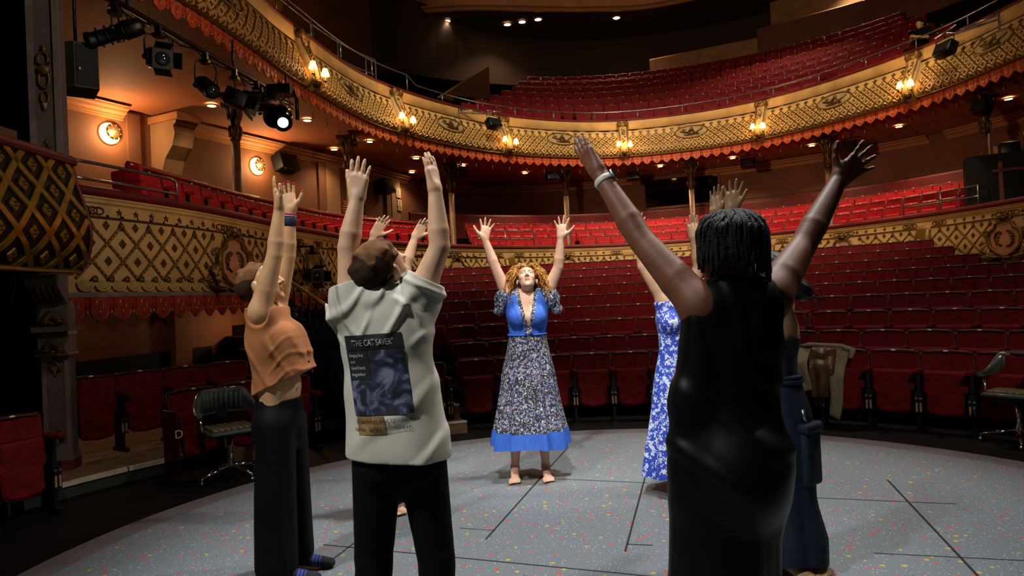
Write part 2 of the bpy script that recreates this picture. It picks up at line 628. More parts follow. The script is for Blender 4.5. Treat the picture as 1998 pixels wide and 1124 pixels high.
# cornice mouldings under the soffit, piece by piece
CORN0 = [(0, 5.17), (0.05, 5.19), (0.05, 5.26), (0.10, 5.28), (0.10, 5.33), (0.14, 5.36), (0.22, 5.40), (0.24, 5.47), (0.34, 5.52), (0.36, 5.58), (0.42, 5.60)]
CORN = [(o_ * 0.7, 5.6 - (5.6 - z_) * 0.55) for o_, z_ in CORN0]
k = 0
for s0, s1, p in ((0.2, WALLPLAN.near((-7.75, 13.75)), wall_l), (WALLPLAN.near((-7.0, 15.2)), sw_corner - 0.3, wall_l),
                  (sw_corner + 0.4, WALLPLAN.near((4.6, 25.2)), wall_b), (WALLPLAN.near((6.6, 24.5)), sw_right, wall_b), (sw_right + 0.5, WALLPLAN.L - 0.3, wall_r)):
    mb = strip(WALLPLAN, s0, s1, CORN, 'cornice', 30)
    structure('cornice', mb, parent=p)

# ---- soffit of the upper circle (ceiling of the dress circle)
mb = MB()
P = []
n = 90
for i in range(n + 1):
    f = i / n
    a = PLAN.pos(PLAN.L * f, 0.14)
    b = WALLPLAN.pos(WALLPLAN.L * f, -0.05)
    P.append([(a[0] + (b[0] - a[0]) * j / 6, a[1] + (b[1] - a[1]) * j / 6, SOFF_Z + (0.10 if 0 < j < 6 else 0.02)) for j in range(7)])
mb.grid(P, 'soffit', smooth=True)
structure('ceiling_dress_circle', mb, 'brown plaster soffit under the upper circle', 'ceiling')

# ---- dress-circle floor, stepped
mb = MB()
for k in range(4):
    o0, o1, z = -0.10 - 0.8 * k + (0 if k else 0.1), -0.10 - 0.8 * (k + 1), 2.50 + 0.31 * k
    s0 = CONSOLES[3] - 1.2
    strip(PLAN, s0, PLAN.L - 0.3, [(o0, 2.2), (o0, z), (o1 if k < 3 else o1 - 2.2, z)], 'carpet_dark', 80, mb=mb)
strip(PLAN, 0.2, CONSOLES[3] - 1.2, [(0.0, 2.2), (0.0, 2.66), (-1.2, 2.66), (-1.2, 3.0), (-3.4, 3.0)], 'carpet_dark', 60, mb=mb)
structure('floor_dress_circle', mb, 'dark stepped floor of the dress circle', 'floor')
mb = strip(PLAN, 0.0, PLAN.L, [(0.02, 1.66), (-0.6, 1.60), (-3.4, 1.9)], 'wall_dark', 80)
structure('ceiling_stalls', mb, 'dark underside of the dress circle over the stalls', 'ceiling')

# ---- stalls-level walls on the left, under the dress circle
STW = Plan([(-7.0, 6.9), (-6.3, 8.8), (-5.5, 11.5), (-4.9, 13.6), (-4.0, 17.0), (-1.5, 21.5), (3.5, 24.0), (8.5, 22.5), (11.6, 18), (12.3, 12), (12.5, 7)])
mb = strip(STW, 0, STW.L, [(0, FLOOR_Z), (0, 2.1)], 'wall_umber', 90)
wall_s = structure('wall_stalls', mb, 'brown stalls wall under the dress circle overhang', 'wall')
mb = strip(STW, 0.1, STW.near((-5.35, 12.0)), [(0.0, 0.3), (0.05, 0.3), (0.05, 0.83), (0.0, 0.83)], 'black_paint', 30)
structure('dado_panel', mb, parent=wall_s)
for xy in ((-5.62, 11.1), (-5.1, 12.9)):
    s = STW.near(xy)
    mb = strip(STW, s, s + 0.35, [(0.0, FLOOR_Z), (0.16, FLOOR_Z), (0.16, 1.7), (0, 1.7)], 'wall_umber', 2)
    p0, p1 = STW.at(s), STW.at(s + 0.35)
    for p, t, nn in (p0, p1):
        mb.add([(p[0], p[1], FLOOR_Z), (p[0] + nn[0] * .16, p[1] + nn[1] * .16, FLOOR_Z), (p[0] + nn[0] * .16, p[1] + nn[1] * .16, 1.7), (p[0], p[1], 1.7)], [(0, 1, 2, 3)], 'wall_umber')
    structure('wall_pier', mb, parent=wall_s)

# ---- black sheet standing in for the backstage darkness, left edge of the picture
mb = MB()
mb.box((-7.3, 6.82, 5.0), (5.5, 0.08, 10.4), 'black_void')
structure('wall_backstage_dark', mb, 'black sheet for the unlit backstage beside the proscenium pilaster', 'wall')

# ---- upper-circle level
UP_Z = 6.9
mb = MB()
for k in range(8):
    o0, o1, z = -0.10 - 0.82 * k + (0.1 if k == 0 else 0), -0.10 - 0.82 * (k + 1), 6.60 + 0.47 * k
    s0 = 0.2 if k == 0 else CONSOLES[2] + 0.6
    s1 = PLAN.L - 0.3 if k < 5 else CONSOLES[6] + 1.5
    strip(PLAN, s0, s1, [(o0, z - 0.5), (o0, z), (o1 - (3.0 if k in (0, 7) else 0), z)], 'carpet_dark', 80, mb=mb)
structure('floor_upper_circle', mb, 'dark stepped floor of the upper circle', 'floor')

UWALL = Plan([(-9.8, 7.2), (-8.9, 11.6), (-7.7, 14.6), (-5.9, 18.2), (-5.0, 21.5), (-3.6, 25.5), (-1.0, 29.3), (3.5, 31.2), (9.5, 30.0), (14.5, 26.0), (17.0, 20.0), (17.6, 14.0), (17.8, 7.5)])
CEIL_Z = 13.0
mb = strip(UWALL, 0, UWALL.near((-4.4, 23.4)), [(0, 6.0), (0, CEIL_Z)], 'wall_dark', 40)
uw = structure('wall_upper_left', mb, 'brown side wall of the upper circle on the left', 'wall')
mb = strip(UWALL, 0.3, UWALL.near((-5.9, 18.2)), [(0.0, 9.3), (0.10, 9.35), (0.14, 9.5), (0.26, 9.58), (0.3, 9.75), (0, 9.8)], 'cornice', 30)
structure('cornice', mb, parent=uw)
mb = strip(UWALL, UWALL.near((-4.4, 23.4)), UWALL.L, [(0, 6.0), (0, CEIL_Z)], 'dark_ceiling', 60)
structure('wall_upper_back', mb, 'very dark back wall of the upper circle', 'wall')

# ceiling with the curved moulding of the dome edge
EDGE = Plan([(-9.0, 18.0), (-7.1, 23.0), (-5.3, 26.6), (-4.6, 26.85), (-1.44, 26.5), (3.6, 27.2), (6.7, 27.0), (11.0, 24.5), (14.0, 20.0), (15.5, 15.0)], step=0.1)
mb = MB()
P = []
for i in range(81):
    f = i / 80
    a = EDGE.pos(EDGE.L * f)
    b = UWALL.pos(UWALL.L * f, -0.1)
    P.append([(a[0], a[1], CEIL_Z - 0.05), ((a[0] + b[0]) / 2, (a[1] + b[1]) / 2, CEIL_Z), (b[0], b[1], CEIL_Z)])
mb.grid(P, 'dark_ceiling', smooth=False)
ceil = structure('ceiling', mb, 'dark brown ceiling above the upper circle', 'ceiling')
mb = strip(EDGE, 0, EDGE.L, [(-0.5, CEIL_Z - 0.05), (-0.45, CEIL_Z - 0.16), (-0.25, CEIL_Z - 0.2), (-0.15, CEIL_Z - 0.12), (0.0, CEIL_Z - 0.1), (0.1, CEIL_Z + 0.1), (0.35, CEIL_Z + 0.22), (0.5, CEIL_Z + 0.5)], 'cornice', 80)
structure('dome_moulding', mb, parent=ceil)
mb = strip(EDGE, 0, EDGE.L, [(0.5, CEIL_Z + 0.5), (2.5, CEIL_Z + 1.0), (5.0, CEIL_Z + 1.4)], 'wall_umber', 80)
structure('dome_cove', mb, parent=ceil)

# parapets and partitions high in the upper circle
def panel_wall(name, pts, z0, z1, m, th=0.12, label=None, cap=True):
    mb = MB()
    for (a, b), (za0, za1), (zb0, zb1) in zip(zip(pts[:-1], pts[1:]), zip(z0[:-1], z1[:-1]), zip(z0[1:], z1[1:])):
        a, b = Vector(a), Vector(b)
        t = (b - a).normalized()
        n = Vector((t.y, -t.x)) * th / 2
        vs = []
        for p, lo, hi in ((a, za0, za1), (b, zb0, zb1)):
            for sgn in (1, -1):
                q = p + n * sgn
                vs += [(q.x, q.y, lo), (q.x, q.y, hi)]
        mb.add(vs, [(0, 4, 5, 1), (2, 3, 7, 6), (1, 5, 7, 3), (0, 1, 3, 2), (4, 6, 7, 5)], m)
        if cap:
            mb.tube([(a.x, a.y, za1), (b.x, b.y, zb1)], 0.05, 'cornice', 6)
    return structure(name, mb, label, 'wall')


panel_wall('wall_parapet', [(6.2, 28.4), (10.2, 27.0)], [9.9, 9.9], [11.0, 11.2], 'wall_tan', label='brown plaster parapet at the back of the upper circle')
panel_wall('wall_gallery_front', [(10.2, 26.9), (13.2, 24.6), (14.6, 22.0), (15.0, 20.4)], [9.9, 9.7, 9.5, 9.4], [11.5, 11.5, 11.4, 11.4], 'brown_panel', label='tall brown panelled front of the lit gallery')
panel_wall('wall_gallery_back', [(11.2, 28.0), (14.0, 25.6), (15.8, 22.6)], [10.5, 10.5, 10.5], [13, 13, 13], 'wall_tan', label='cream gallery back wall lit by a lamp', cap=False)
panel_wall('wall_stair_side', [(-2.2, 23.0), (-0.5, 24.9)], [6.7, 6.7], [8.25, 9.9], 'brown_panel', label='brown stair side wall left of the upper seats')
panel_wall('wall_partition_left', [(-4.0, 21.2), (-2.3, 22.9)], [6.7, 6.7], [8.0, 8.2], 'brown_panel', label='low brown partition beside the upper circle stair')
# ================================================================== THE TWO BALCONY FRONTS
class Front:
    def __init__(self, prof):
        self.prof = np.array(prof, float)          # (offset, z) from top to bottom
        d = np.r_[0, np.cumsum(np.linalg.norm(np.diff(self.prof, axis=0), axis=1))]
        self.d = d
        self.len = d[-1]

    def frame(self, s, u, lift=0.0):
        """u = distance up from the bottom edge of the profile; returns 4x4, local -y faces out, z up the surface"""
        v = self.len - u
        o = np.interp(v, self.d, self.prof[:, 0])
        z = np.interp(v, self.d, self.prof[:, 1])
        o2 = np.interp(v - 0.03, self.d, self.prof[:, 0]); z2 = np.interp(v - 0.03, self.d, self.prof[:, 1])
        o3 = np.interp(v + 0.03, self.d, self.prof[:, 0]); z3 = np.interp(v + 0.03, self.d, self.prof[:, 1])
        p, t, n = PLAN.at(s)
        up2 = Vector((n[0] * (o2 - o3), n[1] * (o2 - o3), z2 - z3))
        up2.normalize()
        tx = Vector((t[0], t[1], 0))
        y = up2.cross(tx)            # points into the wall
        y.normalize()
        pos = Vector((p[0] + n[0] * o, p[1] + n[1] * o, z)) - y * lift
        M = Matrix.Identity(4)
        for i in range(3):
            M[i][0], M[i][1], M[i][2], M[i][3] = tx[i], y[i], up2[i], pos[i]
        return M

    def u_of_z(self, z):
        return self.len - np.interp(-z, -self.prof[:, 1], self.d)


UF = Front([(0.0, 6.89), (0.0, 6.60), (0.02, 6.50), (0.07, 6.34), (0.14, 6.18), (0.21, 6.04), (0.25, 5.92), (0.25, 5.83), (0.20, 5.77), (0.12, 5.73)])
DF = Front([(0.0, 2.60), (0.015, 2.45), (0.03, 2.2), (0.02, 1.95), (0.0, 1.73)])


def place(mesh, name, parent, M):
    o = bpy.data.objects.new(name, mesh)
    COL.objects.link(o)
    o.parent = parent
    o.matrix_basis = M
    return o


def in_view(p, margin=190):
    d = Vector(p) - Vector((0, 0, 1.45))
    if d.y < 0.5:
        return False
    x = 999 + 1332 * d.x / d.y - 0.048 * (-1332 * d.z / d.y)
    y = 578 - 1332 * d.z / d.y - 0.048 * (1332 * d.x / d.y)
    return -margin < x < 1998 + margin and -margin < y < 1124 + margin


# ---------------------------------------------------------------- upper circle
mb = strip(PLAN, 0, PLAN.L, [(0.0, 6.89), (0.0, 6.615), (-0.03, 6.612), (-0.03, 6.588), (0.0, 6.585)] + [tuple(q) for q in UF.prof[2:]] + [(0.0, 5.72), (0.0, 5.70)], 'cream_plaster', 240, smooth=True)
strip(PLAN, 0, PLAN.L, [(-0.16, 6.0), (-0.16, 6.93), (-0.16, 6.93)], 'groove_dark', 120, mb=mb)
upper = structure('wall_upper_circle', mb, 'cream bulging upper circle front with gilded diamond lattice', 'balcony front')
mb = strip(PLAN, 0, PLAN.L, [(0.002, 6.612), (0.004, 6.60), (0.002, 6.588)], 'groove_dark', 240)
mb.build('groove', upper)
mb = strip(PLAN, 0, PLAN.L, [(-0.2, 6.89), (-0.2, 6.94), (-0.12, 6.97), (-0.02, 6.965), (0.03, 6.93), (0.03, 6.895), (0.0, 6.885)], 'velvet_rail', 240, smooth=True)
mb.build('velvet_rail', upper)
mb = strip(PLAN, 0, PLAN.L, [(0.14, 5.745), (0.20, 5.735), (0.21, 5.71), (0.16, 5.69)], 'old_gold', 240)
mb.build('gilt_edge', upper)

MEDS = [(CONSOLES[i] + CONSOLES[i + 1]) / 2 for i in range(len(CONSOLES) - 1)]
MED_U = 0.66
UW, UH, UU = 0.25, 0.118, 0.80


def in_med(s, u, k=1.0):
    return any(((s - c) / (0.50 * k)) ** 2 + ((u - MED_U) / (0.22 * k)) ** 2 < 1 for c in MEDS)


def strap_mesh(F, segs, w, h, m, bead=None):
    mb = MB()
    for (s0, u0), (s1, u1) in segs:
        A, B_ = F.frame(s0, u0), F.frame(s1, u1)
        pa, pb = A.translation, B_.translation
        t = (pb - pa).normalized()
        out = -(A.col[1].to_3d() + B_.col[1].to_3d()).normalized()
        c = t.cross(out).normalized() * w / 2
        q = [pa - c, pa + c, pa + c * 0.6 + out * h, pa - c * 0.6 + out * h, pb - c, pb + c, pb + c * 0.6 + out * h, pb - c * 0.6 + out * h]
        mb.add(q, [(1, 5, 6, 2), (2, 6, 7, 3), (3, 7, 4, 0)], m)
        if bead:
            n = max(1, int((pb - pa).length / bead))
            for k in range(n):
                o = pa + (pb - pa) * ((k + 0.5) / n) + out * h
                r = w * 0.30
                mb.add([o + c.normalized() * r, o + t * r, o - c.normalized() * r, o - t * r, o + out * r], [(0, 1, 4), (1, 2, 4), (2, 3, 4), (3, 0, 4)], 'pale_plaster')
    return mb


def boss_mesh(w, h, m1, m2, name):
    mb = MB()
    a, b = w / 2, h / 2
    def ring(k, y):
        return [(a * k, y, 0), (0, y, b * k), (-a * k, y, 0), (0, y, -b * k)]
    v = ring(0.98, 0) + ring(0.9, -0.028) + ring(0.5, -0.028)
    mb.add(v, [(i, (i + 1) % 4, 4 + (i + 1) % 4, 4 + i) for i in range(4)] + [(4 + i, 4 + (i + 1) % 4, 8 + (i + 1) % 4, 8 + i) for i in range(4)], m1)
    v = ring(0.5, -0.028) + ring(0.44, -0.010) + [(0, -0.035, 0)]
    mb.add(v, [(i, (i + 1) % 4, 4 + (i + 1) % 4, 4 + i) for i in range(4)] + [(4 + i, 4 + (i + 1) % 4, 8) for i in range(4)], m2)
    me = mb.mesh(name)
    return me


def boss_add(mb, M, w, h, m1, m2):
    a, b = w / 2, h / 2
    def ring(k, y):
        return [(a * k, y, 0), (0, y, b * k), (-a * k, y, 0), (0, y, -b * k)]
    v = [M @ Vector(q) for q in ring(0.98, 0) + ring(0.9, -0.028) + ring(0.5, -0.028)]
    mb.add(v, [(i, (i + 1) % 4, 4 + (i + 1) % 4, 4 + i) for i in range(4)] + [(4 + i, 4 + (i + 1) % 4, 8 + (i + 1) % 4, 8 + i) for i in range(4)], m1)
    v = [M @ Vector(q) for q in ring(0.5, -0.02) + [(0, -0.035, 0)]]
    mb.add(v, [(i, (i + 1) % 4, 4) for i in range(4)], m2)


fleur = MB()
fleur.prism([(-0.018, -0.05), (0.018, -0.05), (0.012, 0.0), (-0.012, 0.0)], 0.02, 'old_gold')
fleur.prism([(0, 0.075), (-0.020, 0.035), (-0.010, -0.005), (0.010, -0.005), (0.020, 0.035)], 0.026, 'old_gold')
fleur.prism([(-0.012, 0.0), (-0.035, 0.045), (-0.058, 0.03), (-0.052, 0.005), (-0.04, 0.018), (-0.028, -0.008)], 0.022, 'old_gold')
fleur.prism([(0.012, 0.0), (0.028, -0.008), (0.04, 0.018), (0.052, 0.005), (0.058, 0.03), (0.035, 0.045)], 0.022, 'old_gold')
fleur_me = fleur.mesh('fleur_de_lis')
boss_me = boss_mesh(UW * 0.80, UH * 2 * 0.80, 'cream_plaster', 'old_gold', 'diamond_boss')

bosses = []
for b in range(len(CONSOLES) - 1):
    s0, s1 = CONSOLES[b] + 0.20, CONSOLES[b + 1] - 0.20
    n = int(round((s1 - s0) / UW))
    w = (s1 - s0) / n
    segs = []
    for i in range(-4, n + 5):
        sp = s0 + (i + 0.5) * w
        for sg in (1, -1):
            u, s = UU, sp
            while u > 0.03:
                u2, s2 = max(u - UH, 0.02), s + sg * w / 2
                if u2 == 0.02:
                    s2 = s + sg * w / 2 * (u - 0.02) / UH
                ms, mu = (s + s2) / 2, (u + u2) / 2
                if s0 - 0.02 < ms < s1 + 0.02 and not in_med(ms, mu):
                    segs.append(((s, u), (s2, u2)))
                u, s = u - UH, s + sg * w / 2
    if in_view(UF.frame((s0 + s1) / 2, 0.4).translation, 900):
        strap_mesh(UF, segs, 0.026, 0.022, 'old_gold').build('lattice', upper)
    for i in range(n):
        sp = s0 + (i + 0.5) * w
        if not in_med(sp, UU + 0.06, 1.0):
            M = UF.frame(sp, UU + 0.05)
            if in_view(M.translation):
                place(fleur_me, 'fleur_de_lis', upper, M)
    for k in range(1, 7):
        for i in range(n + 1):
            sp = s0 + (i + (0.5 if k % 2 else 0.0)) * w
            u = UU - k * UH
            if not (s0 + 0.08 < sp < s1 - 0.08) or in_med(sp, u, 1.14):
                continue
            M = UF.frame(sp, u)
            if in_view(M.translation):
                bosses.append((M.translation.length, M))
bosses.sort(key=lambda q: q[0])
for d, M in bosses[:300]:
    place(boss_me, 'diamond_boss', upper, M)
mb = MB()
for d, M in bosses[300:]:
    boss_add(mb, M, UW * 0.80, UH * 2 * 0.80, 'cream_plaster', 'old_gold')
o = mb.build('far_diamond_bosses', upper)
o['kind'] = 'stuff'

# medallions: oval plaque with raised rim and a trophy of instruments in relief
md = MB()
md.prism([(0.50 * math.cos(2 * PI * i / 28), 0.22 * math.sin(2 * PI * i / 28)) for i in range(28)], 0.03, 'pale_plaster')
med_me = md.mesh('medallion')
rim = MB()
rim.tube([(0.50 * math.cos(2 * PI * i / 28), -0.03, 0.22 * math.sin(2 * PI * i / 28)) for i in range(28)], 0.026, 'old_gold', 6, closed=True)
rim_me = rim.mesh('rim')
rel = MB()
rel.ell((0, -0.04, -0.02), (0.10, 0.05, 0.12), 'bronze', nu=10, nv=6)
rel.ell((0.02, -0.06, 0.10), (0.05, 0.04, 0.05), 'old_gold', nu=8, nv=6)
rel.tube([(-0.34, -0.04, 0.04), (-0.1, -0.06, -0.04), (0.05, -0.06, -0.10)], [0.02, 0.03, 0.015], 'bronze', 6)
rel.tube([(0.10, -0.05, -0.08), (0.24, -0.06, 0.0), (0.34, -0.04, 0.08)], [0.035, 0.02, 0.03], 'old_gold', 6)
rel.tube([(-0.22, -0.04, -0.10), (-0.08, -0.06, -0.13), (0.1, -0.06, -0.13), (0.2, -0.04, -0.08)], 0.016, 'bronze', 6)
rel.ell((-0.22, -0.04, 0.09), (0.07, 0.03, 0.03), 'old_gold', nu=8, nv=6)
rel.ell((0.20, -0.04, -0.11), (0.06, 0.03, 0.035), 'bronze', nu=8, nv=6)
rel_me = rel.mesh('relief')
for c in MEDS:
    M = UF.frame(c, MED_U)
    if in_view(M.translation, 150):
        o = place(med_me, 'medallion', upper, M)
        place(rim_me, 'rim', o, Matrix.Identity(4))
        place(rel_me, 'relief', o, Matrix.Identity(4))

# scalloped valance of the upper circle
def valance_mesh(m, name, w=0.31, h=0.29):
    v = MB()
    a = w / 2
    shield = [(-a * 0.70, 0), (-a * 0.74, -h * 0.52), (-a * 0.70, -h * 0.62), (-a * 0.58, -h * 0.78), (-a * 0.36, -h * 0.86), (-a * 0.18, -h * 0.96), (0, -h),
              (a * 0.18, -h * 0.96), (a * 0.36, -h * 0.86), (a * 0.58, -h * 0.78), (a * 0.70, -h * 0.62), (a * 0.74, -h * 0.52), (a * 0.70, 0)]
    v.prism(shield[::-1], 0.03, m)
    flute = [(a * 0.66, 0), (a * 0.66, -h * 0.56), (a * 0.82, -h * 0.66), (a, -h * 0.70), (a * 1.18, -h * 0.66), (a * 1.34, -h * 0.56), (a * 1.34, 0)]
    v.prism(flute[::-1], 0.012, m)
    for k in (0.8, 1.0, 1.2):
        v.tube([(a * k, -0.016, -0.01), (a * k, -0.016, -h * 0.6)], 0.010, m, 5)
    return v


def valance_trim(w=0.31, h=0.29):
    v = MB()
    a = w / 2
    v.tube([(a * 0.3 * math.cos(q), -0.032, -h * 0.30 + a * 0.36 * math.sin(q)) for q in [R(-60 + 300 * i / 11) for i in range(12)]], 0.009, 'bright_gold', 5)
    v.tube([(0, -0.034, -h * 0.5), (-0.008, -0.036, -h * 0.6), (0.008, -0.036, -h * 0.68), (0, -0.034, -h * 0.78)], [0.012, 0.016, 0.012, 0.006], 'bright_gold', 5)
    v.ell((a, -0.025, -h * 0.62), (0.018, 0.014, 0.03), 'bright_gold', nu=6, nv=4)
    edge = [(-a * 0.74, -h * 0.52), (-a * 0.70, -h * 0.62), (-a * 0.58, -h * 0.78), (-a * 0.36, -h * 0.86), (0, -h), (a * 0.36, -h * 0.86), (a * 0.58, -h * 0.78), (a * 0.70, -h * 0.62), (a * 0.74, -h * 0.52)]
    v.tube([(x, -0.03, z) for x, z in edge], 0.006, 'bright_gold', 4)
    return v


val_me = valance_mesh('valance_orange', 'valance_shield').mesh('valance_shield')
trim_me = valance_trim().mesh('gilt_trim')
tas = MB()
tas.tube([(0, 0, 0), (0, 0, -0.08)], 0.005, 'bronze', 5)
tas.lathe([(0.006, -0.08), (0.02, -0.10), (0.012, -0.12), (0.03, -0.19)], 'old_gold', n=7)
tas_me = tas.mesh('tassel')
s = 0.3
k = 0
while s < PLAN.L - 0.3:
    p, t, n = PLAN.at(s)
    M = Matrix(((t[0], -n[0], 0, p[0] + n[0] * 0.10), (t[1], -n[1], 0, p[1] + n[1] * 0.10), (0, 0, 1, 5.72), (0, 0, 0, 1)))
    if in_view(M.translation):
        o = place(val_me, 'valance_shield', upper, M)
        place(trim_me, 'gilt_trim', o, Matrix.Identity(4))
        if k % 2 == 0:
            place(tas_me, 'tassel', o, Matrix.Translation((0.0, 0.14, -0.27)))
    s += 0.31
    k += 1


def ribbon_grid(F, s, u0, u1, w, lift, m, nu=14, nw=9, ridges=0.012, mb=None):
    """upright ornamental band hugging the front, swelling outward"""
    mb = mb or MB()
    P = []
    for i in range(nu + 1):
        f = i / nu
        u = u0 + (u1 - u0) * f
        lf = lift(f)
        row = []
        ww = w(f)
        for j in range(nw + 1):
            x = -1 + 2 * j / nw
            M = F.frame(s, u)
            edge = 0.0 if abs(x) < 0.999 else -lf - 0.02
            row.append(M @ Vector((x * ww / 2, -(lf + edge + ridges * (1 if j % 2 else 0) * (1 if abs(x) < 0.9 else 0)), 0)))
        P.append(row)
    mb.grid(P, m, smooth=True)
    return mb


# upper consoles: scroll head, painted face, gilt borders, flower spray
for i, c in enumerate(CONSOLES):
    M0 = UF.frame(c, 0.5)
    if not in_view(M0.translation, 260):
        continue
    root = ribbon_grid(UF, c, 0.02, 1.10, lambda f: 0.30 - 0.06 * math.sin(PI * f), lambda f: 0.07 + 0.06 * math.sin(PI * (1 - f)) ** 2 + 0.05 * f, 'pale_plaster', ridges=0).build('console', upper)
    M = UF.frame(c, 1.14)
    v = MB()
    v.tube([M @ Vector((-0.17, -0.09, 0.0)), M @ Vector((0.17, -0.09, 0.0))], 0.085, 'old_gold', 12)
    for sg in (-1, 1):
        v.ell(M @ Vector((sg * 0.12, -0.13, 0.03)), (0.06, 0.06, 0.075), 'old_gold', nu=8, nv=6)
    v.build('scroll_head', root)
    v = MB()
    for sg in (-1, 1):
        v.tube([UF.frame(c, 0.02 + 1.08 * f) @ Vector((sg * (0.15 - 0.03 * math.sin(PI * f)), -(0.085 + 0.06 * math.sin(PI * (1 - f)) ** 2 + 0.05 * f), 0)) for f in [q / 10 for q in range(11)]], 0.018, 'old_gold', 6)
    v.build('gilt_border', root)
    v = MB()
    rnd = random.Random(i)
    for q in range(12):
        f = 0.35 + 0.5 * q / 11
        Mq = UF.frame(c, f + 0.08)
        v.ell(Mq @ Vector((rnd.uniform(-0.05, 0.05), -(0.10 + 0.06 * math.sin(PI * (1 - f)) ** 2 + 0.05 * f), 0)), (0.028, 0.02, 0.03), rnd.choice(['bronze', 'old_gold', 'rose_plaster']), nu=6, nv=4)
    v.build('flower_spray', root)

# ---------------------------------------------------------------- dress circle
mb = strip(PLAN, 0, PLAN.L, [(-0.16, 2.86), (0.05, 2.86), (0.05, 2.835), (0.035, 2.83), (0.03, 2.79), (0.012, 2.785), (0.0, 2.765), (0.0, 2.635), (0.03, 2.63), (0.035, 2.61), (0.01, 2.60)]
           + [tuple(q) for q in DF.prof[1:]] + [(0.03, 1.725), (0.03, 1.675), (0.0, 1.67)], 'cream_plaster', 240, smooth=False)
strip(PLAN, 0, PLAN.L, [(-0.16, 2.0), (-0.16, 2.9)], 'groove_dark', 120, mb=mb)
dress = structure('wall_dress_circle', mb, 'cream dress circle front with stars, diamond lattice and cartouches', 'balcony front')
mb = strip(PLAN, 0, PLAN.L, [(-0.24, 2.86), (-0.24, 2.93), (-0.15, 2.985), (0.0, 2.985), (0.085, 2.95), (0.095, 2.90), (0.06, 2.862), (0.04, 2.86)], 'velvet_rail', 240, smooth=True)
mb.build('velvet_rail', dress)
mb = strip(PLAN, 0, PLAN.L, [(0.03, 2.632), (0.038, 2.62), (0.037, 2.611), (0.02, 2.603)], 'groove_dark', 240)
mb.build('groove', dress)
mb = strip(PLAN, 0, PLAN.L, [(0.032, 1.73), (0.036, 1.70), (0.034, 1.672)], 'mauve_stone', 240)
mb.build('lip', dress)

DW, DH, DU = 0.44, 0.215, 0.80
D_LOW = 0.16
star = MB()
pts = [((0.050 if i % 2 == 0 else 0.021) * math.sin(2 * PI * i / 10), (0.050 if i % 2 == 0 else 0.021) * math.cos(2 * PI * i / 10)) for i in range(10)]
star.add([(x, 0, z) for x, z in pts] + [(x, -0.012, z) for x, z in pts] + [(0, -0.03, 0)], [(i + 10, 20, (i + 1) % 10 + 10) for i in range(10)] + [(i, i + 10, (i + 1) % 10 + 10, (i + 1) % 10) for i in range(10)], 'bronze')
star_me = star.mesh('star')
dboss = MB()
for x in (1,):
    v = [(0.056, 0, 0), (0, 0, 0.066), (-0.056, 0, 0), (0, 0, -0.066)]
    dboss.add(v + [(a * 0.85, -0.02, c * 0.85) for a, b, c in v], [(i, (i + 1) % 4, 4 + (i + 1) % 4, 4 + i) for i in range(4)] + [(4, 5, 6, 7)], 'old_gold')
    for q in range(4):
        dboss.ell((0.022 * math.cos(PI / 2 * q), -0.022, 0.024 * math.sin(PI / 2 * q)), (0.013, 0.012, 0.014), 'bronze', nu=6, nv=4)
dboss_me = dboss.mesh('rosette_boss')
peak = MB()
v = [(0.055, 0, -0.02), (0.03, 0, 0.03), (0, 0, 0.075), (-0.03, 0, 0.03), (-0.055, 0, -0.02), (0, 0, -0.06)]
peak.add(v + [(a * 0.8, -0.025, c * 0.8) for a, b, c in v], [(i, (i + 1) % 6, 6 + (i + 1) % 6, 6 + i) for i in range(6)] + [tuple(range(6, 12))], 'bronze')
peak.ell((0, -0.028, 0.0), (0.024, 0.015, 0.026), 'old_gold', nu=6, nv=4)
peak_me = peak.mesh('lattice_finial')
scr = MB()
P = []
for i in range(9):
    a = PI + PI * i / 8
    P.append([(0.104 * math.cos(a), 0.0, 0.10 * math.sin(a)), (0.10 * math.cos(a), -0.045, 0.095 * math.sin(a)), (0.07 * math.cos(a) + 0.01, -0.03, 0.06 * math.sin(a) + 0.015), (0.0, -0.005, 0.03)])
scr.grid(P, 'cream_dark', smooth=True)
scr.tube([(0.103 * math.cos(PI + PI * i / 8), -0.04, 0.098 * math.sin(PI + PI * i / 8)) for i in range(9)], 0.011, 'cream_plaster', 5)
scr_me = scr.mesh('wave_scroll')
bud = MB()
bud.ell((0, -0.035, 0.02), (0.03, 0.03, 0.035), 'old_gold', nu=7, nv=5)
bud.tube([(-0.05, -0.02, 0.0), (-0.02, -0.04, 0.05), (0.0, -0.045, 0.06), (0.03, -0.04, 0.045), (0.05, -0.02, 0.0)], 0.012, 'bronze', 5)
bud_me = bud.mesh('scroll_bud')

